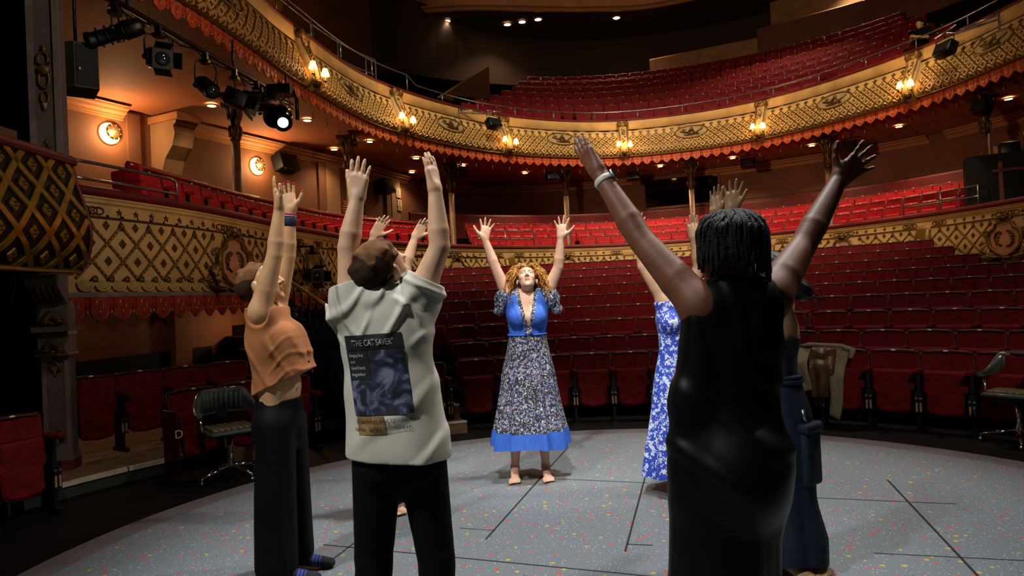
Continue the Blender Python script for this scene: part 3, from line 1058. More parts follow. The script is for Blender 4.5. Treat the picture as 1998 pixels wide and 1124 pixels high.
# cartouche: rose shield with scrolled gilt frame
car = MB()
outl = [(0, -0.34), (-0.12, -0.26), (-0.2, -0.14), (-0.22, 0.0), (-0.2, 0.12), (-0.12, 0.16), (-0.10, 0.26), (0, 0.30), (0.10, 0.26), (0.12, 0.16), (0.2, 0.12), (0.22, 0.0), (0.2, -0.14), (0.12, -0.26)]
car.prism([(x, z) for x, z in outl][::-1], 0.05, 'rose_plaster')
car_me = car.mesh('cartouche')
cf = MB()
def scroll2(pts, r0, r1, m='old_gold', y=-0.055):
    k = len(pts)
    cf.tube([(x, y - 0.012 * math.sin(PI * i / (k - 1)), z) for i, (x, z) in enumerate(pts)], [r0 + (r1 - r0) * i / (k - 1) for i in range(k)], m, 6)
for sg in (-1, 1):
    def spiral(cx, cz, r, a0, turns, n=14):
        return [(sg * (cx + r * (1 - 0.75 * i / n) * math.cos(a0 + turns * 2 * PI * i / n)), cz + r * (1 - 0.75 * i / n) * math.sin(a0 + turns * 2 * PI * i / n)) for i in range(n + 1)]
    scroll2([(sg * 0.02, -0.36), (sg * 0.13, -0.28), (sg * 0.22, -0.16), (sg * 0.245, 0.0), (sg * 0.22, 0.12), (sg * 0.14, 0.18), (sg * 0.12, 0.27), (0.0, 0.32)], 0.03, 0.022)
    scroll2([(sg * 0.02, -0.17), (sg * 0.08, -0.15), (sg * 0.125, -0.07), (sg * 0.135, 0.02), (sg * 0.10, 0.10), (sg * 0.05, 0.13), (sg * 0.03, 0.10)] if sg > 0 else [(-0.05, -0.15), (-0.11, -0.10), (-0.14, 0.0), (-0.12, 0.08), (-0.07, 0.12), (-0.04, 0.09), (-0.06, 0.06)], 0.016, 0.009, 'bronze')
    for q in range(4):
        cf.ell((sg * (0.12 - 0.015 * q), -0.06, -0.10 + 0.06 * q), (0.022, 0.012, 0.028), 'old_gold', nu=6, nv=4)
    scroll2(spiral(0.07, 0.36, 0.06, R(200), 0.9), 0.022, 0.010)
    scroll2(spiral(0.26, 0.10, 0.05, R(90), -1.0), 0.022, 0.010)
    for q in range(6):
        a = R(200 + 16 * q)
        cf.tube([(sg * 0.24, -0.05, -0.06 - 0.02 * q), (sg * (0.36 - 0.02 * q), -0.07, -0.10 - 0.045 * q), (sg * (0.30 - 0.045 * q), -0.06, -0.22 - 0.03 * q)], [0.02, 0.032, 0.014], 'cream_dark' if q % 2 else 'old_gold', 6)
    cf.tube([(sg * 0.05, -0.05, -0.33), (sg * 0.2, -0.07, -0.40), (sg * 0.36, -0.06, -0.36), (sg * 0.44, -0.05, -0.28)], [0.02, 0.03, 0.024, 0.01], 'bronze', 6)
cf.ell((0, -0.07, 0.36), (0.06, 0.05, 0.055), 'bronze', nu=10, nv=6)
cf.ell((0, -0.06, -0.38), (0.07, 0.04, 0.04), 'old_gold', nu=10, nv=6)
cf_me = cf.mesh('scroll_frame')
knot = MB()
for cx, rx in ((-0.2, 0.11), (-0.07, 0.1), (0.07, 0.1), (0.2, 0.11)):
    knot.tube([(cx + rx * math.cos(2 * PI * i / 14), -0.012, 0.042 * math.sin(2 * PI * i / 14)) for i in range(14)], 0.010, 'bronze', 5, closed=True)
knot.ell((0, -0.02, 0), (0.04, 0.025, 0.04), 'old_gold', nu=8, nv=5)
knot_me = knot.mesh('interlace_ornament')
FR = Front([(0.0, 2.765), (0.0, 2.635)])

for b in range(len(CONSOLES) - 1):
    s0, s1 = CONSOLES[b] + 0.17, CONSOLES[b + 1] - 0.17
    mid = (s0 + s1) / 2
    n = int(round((s1 - s0) / DW)); n += 1 - n % 2
    w = (s1 - s0) / n
    segs = []
    for i in range(-3, n + 4):
        sp = s0 + (i + 0.5) * w
        for sg in (1, -1):
            u, s = DU, sp
            while u > D_LOW + 0.01:
                u2 = max(u - DH, D_LOW)
                s2 = s + sg * w / 2 * (u - u2) / DH
                ms = (s + s2) / 2
                if s0 < ms < s1 and abs(ms - mid) > 0.42:
                    segs.append(((s, u), (s2, u2)))
                u, s = u - DH, s + sg * w / 2
    strap_mesh(DF, segs, 0.046, 0.02, 'old_gold', bead=0.055).build('lattice', dress)
    for i in range(n):
        sp = s0 + (i + 0.5) * w
        if abs(sp - mid) > 0.4:
            M = DF.frame(sp, DU)
            if in_view(M.translation):
                place(peak_me, 'lattice_finial', dress, M)
        for k, du in ((0, DU + 0.0), (1, DU - DH), (2, DU - 2 * DH)):
            sq = sp if k % 2 else sp + w / 2
            if sq < s1 - 0.05 and abs(sq - mid) > 0.58:
                M = DF.frame(sq, du)
                if in_view(M.translation):
                    place(dboss_me, 'rosette_boss', dress, M)
    M = DF.frame(mid, 0.46) @ Matrix.Diagonal((1.75, 1.3, 1.12, 1))
    if in_view(M.translation, 100):
        o = place(car_me, 'cartouche', dress, M)
        place(cf_me, 'scroll_frame', o, Matrix.Identity(4))
        place(knot_me, 'interlace_ornament', dress, FR.frame(mid, 0.06))
    for sk in (s0 + 0.22, s1 - 0.22):
        M = FR.frame(sk, 0.06)
        if in_view(M.translation):
            place(knot_me, 'interlace_ornament', dress, M @ Matrix.Diagonal((0.6, 1, 1, 1)))
    ns = int((s1 - s0) / 0.25)
    for i in range(ns):
        sp = s0 + (i + 0.5) * (s1 - s0) / ns
        if abs(sp - mid) > 0.36 and min(sp - s0, s1 - sp) > 0.4:
            M = FR.frame(sp, 0.065)
            if in_view(M.translation):
                place(star_me, 'star', dress, M)
    ns = int((s1 - s0) / 0.215)
    for i in range(ns):
        sp = s0 + (i + 0.5) * (s1 - s0) / ns
        M = DF.frame(sp, 0.115)
        if in_view(M.translation):
            place(scr_me, 'wave_scroll', dress, M)
            place(bud_me, 'scroll_bud', dress, DF.frame(sp + 0.107, 0.13))
# dress consoles: fluted acanthus bracket with scroll head (the first one is left of the pilaster gap and not built)
for i, c in enumerate(CONSOLES[1:], 1):
    M0 = DF.frame(c, 0.5)
    if not in_view(M0.translation, 100):
        continue
    root = ribbon_grid(DF, c, -0.02, 0.98, lambda f: 0.34 - 0.07 * f + 0.05 * math.sin(PI * f), lambda f: 0.05 + 0.10 * math.sin(PI * f * 0.9) ** 2 + 0.05 * (1 - f), 'old_gold', nu=16, nw=12, ridges=0.02).build('console', dress)
    M = DF.frame(c, 1.02)
    v = MB()
    v.tube([M @ Vector((-0.17, -0.10, 0.02)), M @ Vector((0.17, -0.10, 0.02))], 0.085, 'cream_dark', 12)
    for sg in (-1, 1):
        v.ell(M @ Vector((sg * 0.11, -0.15, 0.03)), (0.06, 0.05, 0.07), 'old_gold', nu=8, nv=6)
    v.build('scroll_head', root)

# red valance of the dress circle
dval_me = valance_mesh('valance_red', 'valance_shield', 0.32, 0.30).mesh('valance_shield_red')
dtrim_me = valance_trim(0.32, 0.30).mesh('gilt_trim_red')
s = 0.2
while s < PLAN.L - 0.3:
    p, t, n = PLAN.at(s)
    M = Matrix(((t[0], -n[0], 0, p[0] + n[0] * 0.0), (t[1], -n[1], 0, p[1] + n[1] * 0.0), (0, 0, 1, 1.675), (0, 0, 0, 1)))
    if in_view(M.translation):
        o = place(dval_me, 'valance_shield', dress, M)
        place(dtrim_me, 'gilt_trim', o, Matrix.Identity(4))
    s += 0.32
# ================================================================== SEATS
def seat_meshes(vel, shell, iron, tagname, simple=False):
    out = {}
    b = MB()
    nx, nz = 6, 4
    W2 = 0.232
    def bk(x, z, y0):
        f = (z - 0.40) / 0.42
        return (x, y0 + 0.07 * f - 0.03 * (x / W2) ** 2, z + (0.012 * (1 - (x / W2) ** 2) if z > 0.7 else 0))
    F = [[bk(-W2 + 2 * W2 * i / nx, 0.42 + (0.785 - 0.42) * j / nz, -0.035 - 0.014 * math.sin(PI * i / nx)) for j in range(nz + 1)] for i in range(nx + 1)]
    b.grid(F, vel, smooth=True)
    K = [[bk(-W2 + 2 * W2 * i / nx, 0.36 + (0.80 - 0.36) * j / nz, 0.03) for j in range(nz + 1)] for i in range(nx + 1)]
    b.grid(K, shell, smooth=True, flip=True)
    b.tube([bk(-W2 + 2 * W2 * i / 8, 0.80, 0.0) for i in range(9)], 0.026, shell, 6, squash=(1, 1.15, 0.85))
    for sg in (-1, 1):
        b.tube([bk(sg * W2, 0.40, 0.0), bk(sg * W2, 0.6, 0.0), bk(sg * W2, 0.80, 0.0)], 0.022, shell, 6)
    out['backrest'] = b.mesh('backrest_' + tagname)
    p = MB()
    outline = [(-0.19, 0.63), (-0.20, 0.60), (-0.20, 0.42), (-0.17, 0.40), (-0.165, 0.22), (-0.13, 0.185), (0, 0.17), (0.13, 0.185), (0.165, 0.22), (0.17, 0.40), (0.20, 0.42), (0.20, 0.60), (0.19, 0.63)]
    n = len(outline)
    def pl(x, z, y):
        return (x, y - 0.10 + 0.10 * (z - 0.17) / 0.46 * 0.6, z)
    v = [pl(x, z, 0.035) for x, z in outline] + [pl(x, z, -0.03) for x, z in outline] + [pl(x * 0.88, 0.4 + (z - 0.4) * 0.88, -0.052) for x, z in outline]
    p.add(v, [(i, (i + 1) % n, (i + 1) % n + n, i + n) for i in range(n)], shell)
    p.add(v, [(i + n, (i + 1) % n + n, (i + 1) % n + 2 * n, i + 2 * n) for i in range(n)] + [tuple(range(2 * n, 3 * n))], vel)
    out['seat_pad'] = p.mesh('seat_pad_' + tagname)
    a = MB()
    a.box((0.246, -0.05, 0.30), (0.030, 0.16, 0.60), iron)
    a.box((0.246, -0.07, 0.02), (0.05, 0.26, 0.04), iron)
    a.box((0.246, -0.11, 0.30), (0.075, 0.09, 0.22), iron)
    if not simple:
        for sg in (-1, 1):
            a.box((0.246 + sg * 0.018, -0.157, 0.255), (0.016, 0.012, 0.09), 'pale_wood')
            a.box((0.246 + sg * 0.02, -0.158, 0.345), (0.022, 0.012, 0.018), 'steel')
    out['standard'] = a.mesh('standard_' + tagname)
    r = MB()
    r.rbox((0.246, -0.10, 0.625), (0.062, 0.27, 0.05), vel, 0.02)
    out['armrest'] = r.mesh('armrest_' + tagname)
    q = MB()
    q.ell((0, -0.012, 0.824), (0.027, 0.011, 0.009), 'plate_white', nu=8, nv=4)
    out['number_plate'] = q.mesh('number_plate_' + tagname)
    return out


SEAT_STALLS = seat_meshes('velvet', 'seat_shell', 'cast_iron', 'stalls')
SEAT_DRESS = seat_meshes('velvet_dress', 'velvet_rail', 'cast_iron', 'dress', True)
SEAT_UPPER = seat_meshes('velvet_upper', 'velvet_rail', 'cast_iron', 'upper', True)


def put_seat(meshes, name, loc, rz, label, group, parts=('backrest', 'seat_pad', 'standard', 'armrest', 'number_plate'), sx=1.0):
    root = empty(name, loc, rz, label, 'theatre seat', group)
    if sx != 1.0:
        root.scale = (sx, 1, 1)
    for k in parts:
        o = bpy.data.objects.new(k, meshes[k])
        COL.objects.link(o)
        o.parent = root
    return root


# ---- stalls rows, concentric with the stage
for k in range(9):
    r, zf = ROW_R[k], ROW_Z[k] - SEAT_H
    da = math.degrees(0.487 / r)
    spots = []
    a = ROW_MAX[k] - 0.4
    while a > -16.2:
        spots.append(a)
        a -= da
    left = []
    a = -20.6
    while a > -24.2 and k < 6:
        left.append(a)
        a -= da
    spots = sorted(spots)
    vis = [a for a in spots if in_view(polar(r, a, zf + 0.7), 150)]
    for i, a in enumerate(vis):
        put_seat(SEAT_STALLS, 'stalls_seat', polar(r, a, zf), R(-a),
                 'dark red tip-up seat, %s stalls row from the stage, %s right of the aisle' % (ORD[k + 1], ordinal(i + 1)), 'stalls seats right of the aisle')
    for i, a in enumerate(left):
        if in_view(polar(r, a, zf + 0.7), 20):
            put_seat(SEAT_STALLS, 'stalls_seat', polar(r, a, zf), R(-a),
                     'dark red tip-up seat, %s stalls row from the stage, %s left of the aisle' % (ORD[k + 1], ORD[i + 1]), 'stalls seats left of the aisle')

LS = [(4.98, -39.3, FLOOR_Z, 'dark red tip-up seat at floor level just behind the orange-shirted woman'),
      (4.98, -45.1, FLOOR_Z, 'dark red tip-up seat directly behind the left swivel chair'),
      (4.98, -51.0, FLOOR_Z, 'dark red end seat lettered D left of the left swivel chair'),
      (5.0, -69.3, FLOOR_Z, 'dark red tip-up seat cut off by the bottom left picture edge'),
      (6.17, -42.0, 0.0, 'dark red platform seat, fourth to the right of the pilaster'),
      (6.17, -46.5, 0.0, 'dark red platform seat, third to the right of the pilaster'),
      (6.17, -51.1, 0.0, 'dark red platform seat, second to the right of the pilaster'),
      (6.17, -55.7, 0.0, 'dark red platform seat beside the base of the pilaster')]
for r, a, z, lab in LS:
    o = put_seat(SEAT_STALLS, 'stalls_seat', polar(r, a, z), R(-a), lab, 'seats on the left of the stage')
    if 'lettered' in lab:
        mb = MB()
        mb.rbox((-0.255, -0.06, 0.34), (0.03, 0.30, 0.62), 'seat_shell', 0.012)
        e = mb.build('end_panel', o)
        cu = bpy.data.curves.new('letter', 'FONT')
        cu.body = 'D'; cu.size = 0.11; cu.extrude = 0.002
        t = bpy.data.objects.new('tmp', cu)
        COL.objects.link(t)
        me = bpy.data.meshes.new_from_object(t)
        bpy.data.objects.remove(t)
        me.materials.append(MATS['plate_white'])
        link('row_letter', me, e, Matrix.Translation((-0.235, -0.213, 0.40)) @ Matrix.Rotation(R(90), 4, 'X') @ Matrix.Translation((-0.06, 0, 0)))
    elif a in (-69.3, -55.7):
        for k in ('standard', 'armrest'):
            c = bpy.data.objects.new(k, SEAT_STALLS[k])
            COL.objects.link(c)
            c.parent = o
            c.matrix_basis = Matrix.Translation((-0.492, 0, 0))


def row_on_plan(meshes, name, s0, s1, off, zf, fmt, group, parts, pitch=0.5, left_first=True):
    # walk along the offset line
    out = []
    s = s0
    while s < s1:
        p, t, n = PLAN.at(s)
        q = p + n * off
        out.append((q, math.atan2(n[0], -n[1])))
        p2, t2, n2 = PLAN.at(s + 0.1)
        ds = np.linalg.norm((p2 + n2 * off) - q) / 0.1
        s += pitch / max(ds, 0.3)
    out = [(q, a) for q, a in out if in_view((q[0], q[1], zf + 0.7), 110) and all(math.hypot(q[0] - c[0], q[1] - c[1]) > 0.36 for c in COLS)]
    for i, (q, a) in enumerate(out):
        put_seat(meshes, name, (q[0], q[1], zf), a, fmt % ordinal(i + 1), group, parts)
    return out


CS = CONSOLES
COLS = [(-5.22, 13.2), (-3.9, 16.9), (-1.72, 20.9), (1.95, 22.75), (6.1, 22.6), (9.3, 19.7), (11.2, 15.9)]
FULL = ('backrest', 'seat_pad', 'standard', 'armrest', 'number_plate')
FAR = ('backrest', 'seat_pad', 'number_plate')
s_l0, s_corner = PLAN.near((-4.6, 9.0)), PLAN.near((-1.75, 18.9))
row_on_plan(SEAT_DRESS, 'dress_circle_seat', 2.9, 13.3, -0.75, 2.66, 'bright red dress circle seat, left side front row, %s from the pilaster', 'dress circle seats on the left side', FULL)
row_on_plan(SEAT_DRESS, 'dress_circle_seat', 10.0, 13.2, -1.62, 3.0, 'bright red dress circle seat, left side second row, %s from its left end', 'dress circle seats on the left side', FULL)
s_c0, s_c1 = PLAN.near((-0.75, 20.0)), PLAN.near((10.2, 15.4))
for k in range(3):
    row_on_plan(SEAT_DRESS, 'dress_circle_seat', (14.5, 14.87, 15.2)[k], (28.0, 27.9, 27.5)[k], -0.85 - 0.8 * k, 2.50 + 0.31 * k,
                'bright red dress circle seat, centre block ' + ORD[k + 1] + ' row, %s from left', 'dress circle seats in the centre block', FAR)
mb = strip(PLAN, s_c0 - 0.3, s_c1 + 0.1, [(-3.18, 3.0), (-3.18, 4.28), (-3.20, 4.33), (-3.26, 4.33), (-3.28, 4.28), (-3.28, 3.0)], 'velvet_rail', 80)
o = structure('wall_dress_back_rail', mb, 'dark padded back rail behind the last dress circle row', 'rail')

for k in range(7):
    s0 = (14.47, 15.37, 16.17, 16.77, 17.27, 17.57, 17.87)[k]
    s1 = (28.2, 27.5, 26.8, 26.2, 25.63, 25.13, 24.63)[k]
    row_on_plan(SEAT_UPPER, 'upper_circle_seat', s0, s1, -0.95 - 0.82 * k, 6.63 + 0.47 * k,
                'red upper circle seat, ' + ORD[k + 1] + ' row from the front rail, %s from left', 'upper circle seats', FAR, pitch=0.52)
# ================================================================== COLUMNS, LAMPS, FITTINGS
def rot_to(n):
    """rotation about z whose local -y points along plan direction n"""
    return math.atan2(n[0], -n[1])


# ---- cast-iron columns of the dress circle
def column(x, y, label):
    root = empty('iron_column', (x, y, 2.5), 0, label, 'column', 'iron columns holding the upper circle')
    a = MB(); a.lathe([(0.14, 0), (0.14, 0.08), (0.11, 0.12), (0.095, 0.2), (0.085, 2.25)], 'column_paint', n=14, caps=True)
    a.build('shaft', root)
    c = MB()
    c.lathe([(0.085, 2.2), (0.105, 2.25), (0.10, 2.30), (0.10, 2.55), (0.12, 2.60), (0.11, 2.66), (0.12, 2.75), (0.17, 2.95), (0.22, 3.02)], 'bronze', n=14)
    c.box((0, 0, 3.06), (0.46, 0.46, 0.09), 'bronze')
    cap = c.build('capital', root)
    l = MB()
    for j in range(8):
        q = 2 * PI * j / 8
        d = Vector((math.cos(q), math.sin(q), 0))
        l.tube([d * 0.10 + Vector((0, 0, 2.62)), d * 0.14 + Vector((0, 0, 2.80)), d * 0.22 + Vector((0, 0, 2.95)), d * 0.25 + Vector((0, 0, 2.90)), d * 0.22 + Vector((0, 0, 2.87))], [0.03, 0.035, 0.03, 0.022, 0.01], 'old_gold', 5)
        l.tube([d * 0.095 + Vector((0, 0, 2.28)), d * 0.125 + Vector((0, 0, 2.40)), d * 0.11 + Vector((0, 0, 2.5))], [0.02, 0.028, 0.01], 'old_gold', 5)
    l.build('leaf_ring', cap)
    return root


for x, y, lab in ((-5.22, 13.2, 'dark iron column left, behind the stage lanterns'), (-3.9, 16.9, 'iron column behind the raised hand of the white-shirted person'),
                  (-1.72, 20.9, 'iron column at the left corner of the centre block'), (1.95, 22.75, 'iron column just right of the raised hand of the curly-haired woman'),
                  (6.1, 22.6, 'iron column in front of the dark control window'), (9.3, 19.7, 'iron column partly behind the raised right hand'),
                  (11.2, 15.9, 'iron column at right next to the black booth')):
    column(x, y, lab)

# ---- recessed downlights in the soffit
dl_disc = MB(); dl_disc.lathe([(0.085, 0.0), (0.085, 0.004)], 'downlight_glow', n=16)
dl_disc_me = dl_disc.mesh('lamp_disc')
dl_ring = MB(); dl_ring.lathe([(0.085, -0.004), (0.12, -0.006), (0.12, 0.02), (0.085, 0.02)], 'cornice', n=16, caps=False)
dl_ring_me = dl_ring.mesh('bezel')


def downlight(x, y, z, label, power, angle=125, col=(1.0, 0.66, 0.38), group='recessed downlights', k=1.0):
    root = empty('downlight', (x, y, z), 0, label, 'ceiling light', group)
    root.scale = (k, k, k)
    link('lamp_disc', dl_disc_me, root)
    link('bezel', dl_ring_me, root)
    if power:
        spot('downlight_beam', (x, y, z - 0.05), (x, y, z - 2), power * 1.7, col, angle, 0.9, 0.08)


DL = [(-5.99, 13.99, 'leftmost downlight beside the corbel', 60), (-4.46, 15.45, 'downlight right of the lit moving lantern', 60), (-4.64, 18.48, 'downlight left of the second column', 60),
      (-3.54, 17.78, 'downlight right of the second column capital', 60), (-2.65, 20.15, 'downlight left of the corner column', 60), (-3.09, 22.3, 'small downlight low left of the corner column', 50),
      (0.64, 23.43, 'downlight left of the centre column', 130), (-1.38, 21.6, 'downlight beside the corner column capital', 40), (5.28, 23.39, 'downlight left of the control window', 130),
      (7.49, 22.51, 'downlight above the control window', 130), (9.48, 21.08, 'downlight left of the raised right hand', 130), (11.0, 19.0, 'downlight over the right rows', 150), (12.28, 16.55, 'rightmost downlight by the booth column', 50)]
for x, y, lab, pw in DL:
    downlight(x, y, SOFF_Z + 0.055, lab, pw * 1.0)
# hidden hall lamps the photo implies: two more over the dress rows right of centre
for x, y, lab, pw in ((3.0, 24.0, 'downlight behind the valance at centre', 90),):
    downlight(x, y, SOFF_Z + 0.055, lab, pw)

# upper ceiling downlights
UD = [(-2.16, 28.08, 'ceiling downlight alone at the upper left', 160), (0.34, 28.76, 'left of three ceiling downlights', 160), (0.96, 28.56, 'middle of three ceiling downlights', 60), (1.63, 28.38, 'right of three ceiling downlights', 60),
      (4.94, 28.61, 'bright ceiling downlight right of centre', 260)]
for x, y, lab, pw in UD:
    downlight(x, y, CEIL_Z - 0.06, lab, pw, 120, (1.0, 0.62, 0.34), 'ceiling downlights', 1.6)
for x, y, z, lab in ((-5.4, 26.2, CEIL_Z - 0.12, 'small downlight on the dome moulding, upper of two'), (-5.0, 27.6, CEIL_Z - 0.05, 'small downlight under the dome moulding, lower of two')):
    downlight(x, y, z, lab, 80, 140, (1.0, 0.62, 0.34), 'dome edge downlights', 1.2)
# lamp lighting the gallery at the upper right and the rows below it
downlight(13.2, 25.2, 12.9, 'downlight over the cream gallery wall', 260, 130, (1.0, 0.7, 0.42), 'gallery lamps', 1.4)
downlight(9.0, 22.6, CEIL_Z - 0.06, 'ceiling downlight over the right upper seats', 420, 80, (1.0, 0.62, 0.4), 'ceiling downlights', 1.6)


# ---- twin-shade sconces at the foot of each upper console
shade = MB()
shade.lathe([(0.085, 0.0), (0.078, 0.03), (0.058, 0.09), (0.042, 0.14)], 'shade_glow', n=14, caps=False)
shade_me = shade.mesh('lamp_shade')
cand = MB(); cand.lathe([(0.016, -0.10), (0.016, 0.03)], 'candle', n=8)
cand.lathe([(0.045, -0.11), (0.03, -0.095), (0.015, -0.09)], 'bronze', n=10)
cand_me = cand.mesh('candle_tube')
bulb = MB(); bulb.ell((0, 0, 0.06), (0.026, 0.026, 0.045), 'bulb_warm', nu=8, nv=6)
bulb_me = bulb.mesh('bulb')
names = ['', 'nearest the left edge', 'at the second console from left', 'at the console left of centre', 'at the centre console', 'at the console right of centre', 'at the far right console', '']
for i, c in enumerate(CONSOLES):
    if i in (0, 7):
        continue
    M = UF.frame(c, 0.16)
    p, t, n = PLAN.at(c)
    loc = Vector((p[0] + n[0] * 0.34, p[1] + n[1] * 0.34, 5.80))
    root = empty('wall_sconce', loc, rot_to(n), 'gilt wall sconce with two glowing shades ' + names[i], 'wall lamp', 'sconces along the upper circle front')
    b = MB()
    b.lathe([(0.02, -0.10), (0.06, -0.08), (0.10, 0.0), (0.085, 0.05), (0.04, 0.06)], 'bronze', n=10)
    b.tube([(0, 0.2, 0.05), (0, 0.0, 0.02)], 0.025, 'bronze', 6)
    b.build('bowl', root)
    for sg in (-1, 1):
        x = 0.17 * sg
        yb = -0.10 if sg > 0 else -0.02
        a = MB()
        a.tube([(0, 0, 0.02), (x * 0.3, yb * 0.6, -0.06), (x * 0.8, yb, -0.05), (x, yb, 0.02), (x, yb, 0.08)], 0.011, 'bright_gold', 6)
        a.tube([(0, 0, 0.02), (x * 0.5, yb * 0.5, 0.10), (x * 0.35, yb * 0.5, 0.16), (x * 0.2, yb * 0.5, 0.10)], 0.008, 'bright_gold', 6)
        arm = a.build('arm', root)
        T = Matrix.Translation((x, yb, 0.18 + (0.05 if sg < 0 else 0)))
        link('candle_tube', cand_me, arm, T)
        sh = link('lamp_shade', shade_me, root, T)
        link('bulb', bulb_me, sh, Matrix.Identity(4))
    d = bpy.data.lights.new('sconce_light', 'POINT')
    d.energy = 17
    d.color = (1.0, 0.62, 0.28)
    d.shadow_soft_size = 0.08
    lo = bpy.data.objects.new('sconce_light', d)
    COL.objects.link(lo)
    lo.location = loc + Vector((n[0] * 0.32, n[1] * 0.32, 0.40))

# ---- two round pierced wall lamps on the left wall
for (x, y, z), lab in (((-7.80, 13.45, 5.05), 'round pierced brass wall lamp between speaker and corbel'), ((-6.17, 16.86, 4.96), 'round pierced brass wall lamp right of the dark column')):
    s = WALLPLAN.near((x, y))
    p, t, n = WALLPLAN.at(s)
    root = empty('round_wall_lamp', (p[0] + n[0] * 0.02, p[1] + n[1] * 0.02, z), rot_to(n), lab, 'wall lamp', 'round wall lamps')
    X90 = Matrix.Rotation(R(90), 3, 'X')
    a = MB(); a.lathe([(0.21, 0.0), (0.21, 0.02), (0.19, 0.03)], 'shade_glow', rot=X90, n=24)
    a.build('reflector', root)
    b = MB()
    b.lathe([(0.155, 0.0), (0.16, 0.006), (0.12, 0.022), (0.02, 0.03)], 'bronze', rot=X90, c=(0.045, -0.07, 0.035), n=24)
    pd = b.build('pierced_disc', root)
    b = MB()
    for rr, kn in ((0.0, 1), (0.035, 6), (0.07, 10), (0.105, 14), (0.135, 18)):
        for q in range(kn):
            an = 2 * PI * q / kn + rr * 9
            b.ell((0.045 + rr * math.cos(an), -0.096 + rr * 0.14, 0.035 + rr * math.sin(an)), (0.0075,) * 3 if q % 2 else (0.011,) * 3, 'bulb_warm', nu=6, nv=4)
    o = b.build('light_holes', pd); o['kind'] = 'stuff'
    d = bpy.data.lights.new('wall_lamp_light', 'POINT')
    d.energy = 45; d.color = (1.0, 0.6, 0.28); d.shadow_soft_size = 0.05
    lo = bpy.data.objects.new('wall_lamp_light', d); COL.objects.link(lo)
    lo.location = (p[0] + n[0] * 0.3, p[1] + n[1] * 0.3, z)

# ---- corbel pier on the left wall
s = WALLPLAN.near((-7.35, 14.5))
p, t, n = WALLPLAN.at(s)
root = empty('corbel_pier', (p[0], p[1], 2.8), rot_to(n), 'tan scrolled corbel pier under the soffit on the left wall', 'corbel')
a = MB()
prof = [(0.0, 0.0), (-0.35, 0.0), (-0.35, 1.15), (-0.40, 1.2), (-0.33, 1.35), (-0.30, 1.55), (-0.42, 1.85), (-0.66, 2.1), (-0.74, 2.35), (-0.70, 2.5), (-0.78, 2.55), (-0.84, 2.78), (0, 2.78)]
vs = [(-0.24, y, z) for y, z in prof] + [(0.24, y, z) for y, z in prof]
k = len(prof)
a.add(vs, [(i, (i + 1) % k, (i + 1) % k + k, i + k) for i in range(k)] + [tuple(range(k))[::-1], tuple(range(k, 2 * k))], 'wall_tan')
a.build('bracket', root)
a = MB(); a.box((0, -0.44, 2.68), (0.58, 0.90, 0.14), 'cornice'); a.build('abacus', root)
a = MB(); a.box((0, -0.19, 1.12), (0.54, 0.42, 0.07), 'wall_dark'); a.build('band', root)
s = WALLPLAN.near((-7.6, 13.95))
p, t, n = WALLPLAN.at(s)
root = empty('wall_pilaster', (p[0], p[1], 2.5), rot_to(n), 'dark flat pilaster strip left of the corbel pier', 'pilaster')
a = MB(); a.box((0, -0.03, 1.52), (0.28, 0.06, 3.04), 'wall_dark'); a.build('strip', root)
for xy, lab in (((-5.15, 18.85), 'dark flat pilaster strip right of the round lamp'), ((-3.85, 21.75), 'dark flat pilaster strip beside the white signs')):
    s = WALLPLAN.near(xy)
    p, t, n = WALLPLAN.at(s)
    root = empty('wall_pilaster', (p[0], p[1], 2.5), rot_to(n), lab, 'pilaster')
    a = MB(); a.box((0, -0.04, 1.45), (0.26, 0.08, 2.9), 'wall_dark'); a.box((0.42, -0.05, 1.45), (0.55, 0.1, 2.9), 'wall_tan'); a.build('strip', root)

# ---- small speakers and notices on the left wall
def on_wall(xy, z, name, label, cat, group=None):
    s = WALLPLAN.near(xy)
    p, t, n = WALLPLAN.at(s)
    return empty(name, (p[0], p[1], z), rot_to(n), label, cat, group)


for xy, z, w, h, lab in (((-5.85, 17.5), 5.12, 0.60, 0.42, 'black wall speaker right of the second round lamp'), ((-3.96, 21.3), 5.05, 0.62, 0.40, 'black wall speaker near the dress circle corner')):
    r_ = on_wall(xy, z, 'wall_speaker', lab, 'speaker', 'small wall speakers')
    a = MB(); a.rbox((0, -0.24, 0), (w, 0.34, h), 'black_paint', 0.02, rot=Matrix.Rotation(R(-18), 3, 'X')); a.build('cabinet', r_)
    a = MB(); a.box((0, -0.42, -0.05), (w * 0.85, 0.012, h * 0.8), 'speaker_grille', rot=Matrix.Rotation(R(-18), 3, 'X')); a.build('grille', r_)
    a = MB(); a.box((0, -0.04, 0.02), (0.1, 0.12, 0.1), 'black_metal'); a.build('bracket', r_)
for xy, z, w, h, m, lab in (((-4.75, 19.65), 4.25, 0.36, 0.42, 'paper_red', 'dark red notice board on the left wall'), ((-4.45, 20.3), 4.15, 0.34, 0.5, 'black_paint', 'black notice with pale print on the left wall'),
                            ((-3.62, 22.25), 5.0, 0.26, 0.30, 'paper_white', 'upper white framed sign near the corner'), ((-3.6, 22.3), 4.6, 0.24, 0.34, 'paper_white', 'middle white framed sign near the corner'),
                            ((-3.6, 22.3), 4.0, 0.32, 0.26, 'paper_white', 'lowest white framed sign near the corner')):
    r_ = on_wall(xy, z, 'wall_notice', lab, 'sign', 'notices on the left wall')
    a = MB(); a.box((0, -0.11, 0), (w, 0.02, h), m); a.build('board', r_)
    a = MB()
    rnd = random.Random(int(abs(xy[0] * 100) + z * 10))
    for k in range(5):
        a.box((rnd.uniform(-0.03, 0.03), -0.122, h * (0.36 - 0.17 * k)), (w * rnd.uniform(0.5, 0.8), 0.004, h * 0.05), 'paper_white' if m != 'paper_white' else 'black_paint')
    a.build('print', r_)

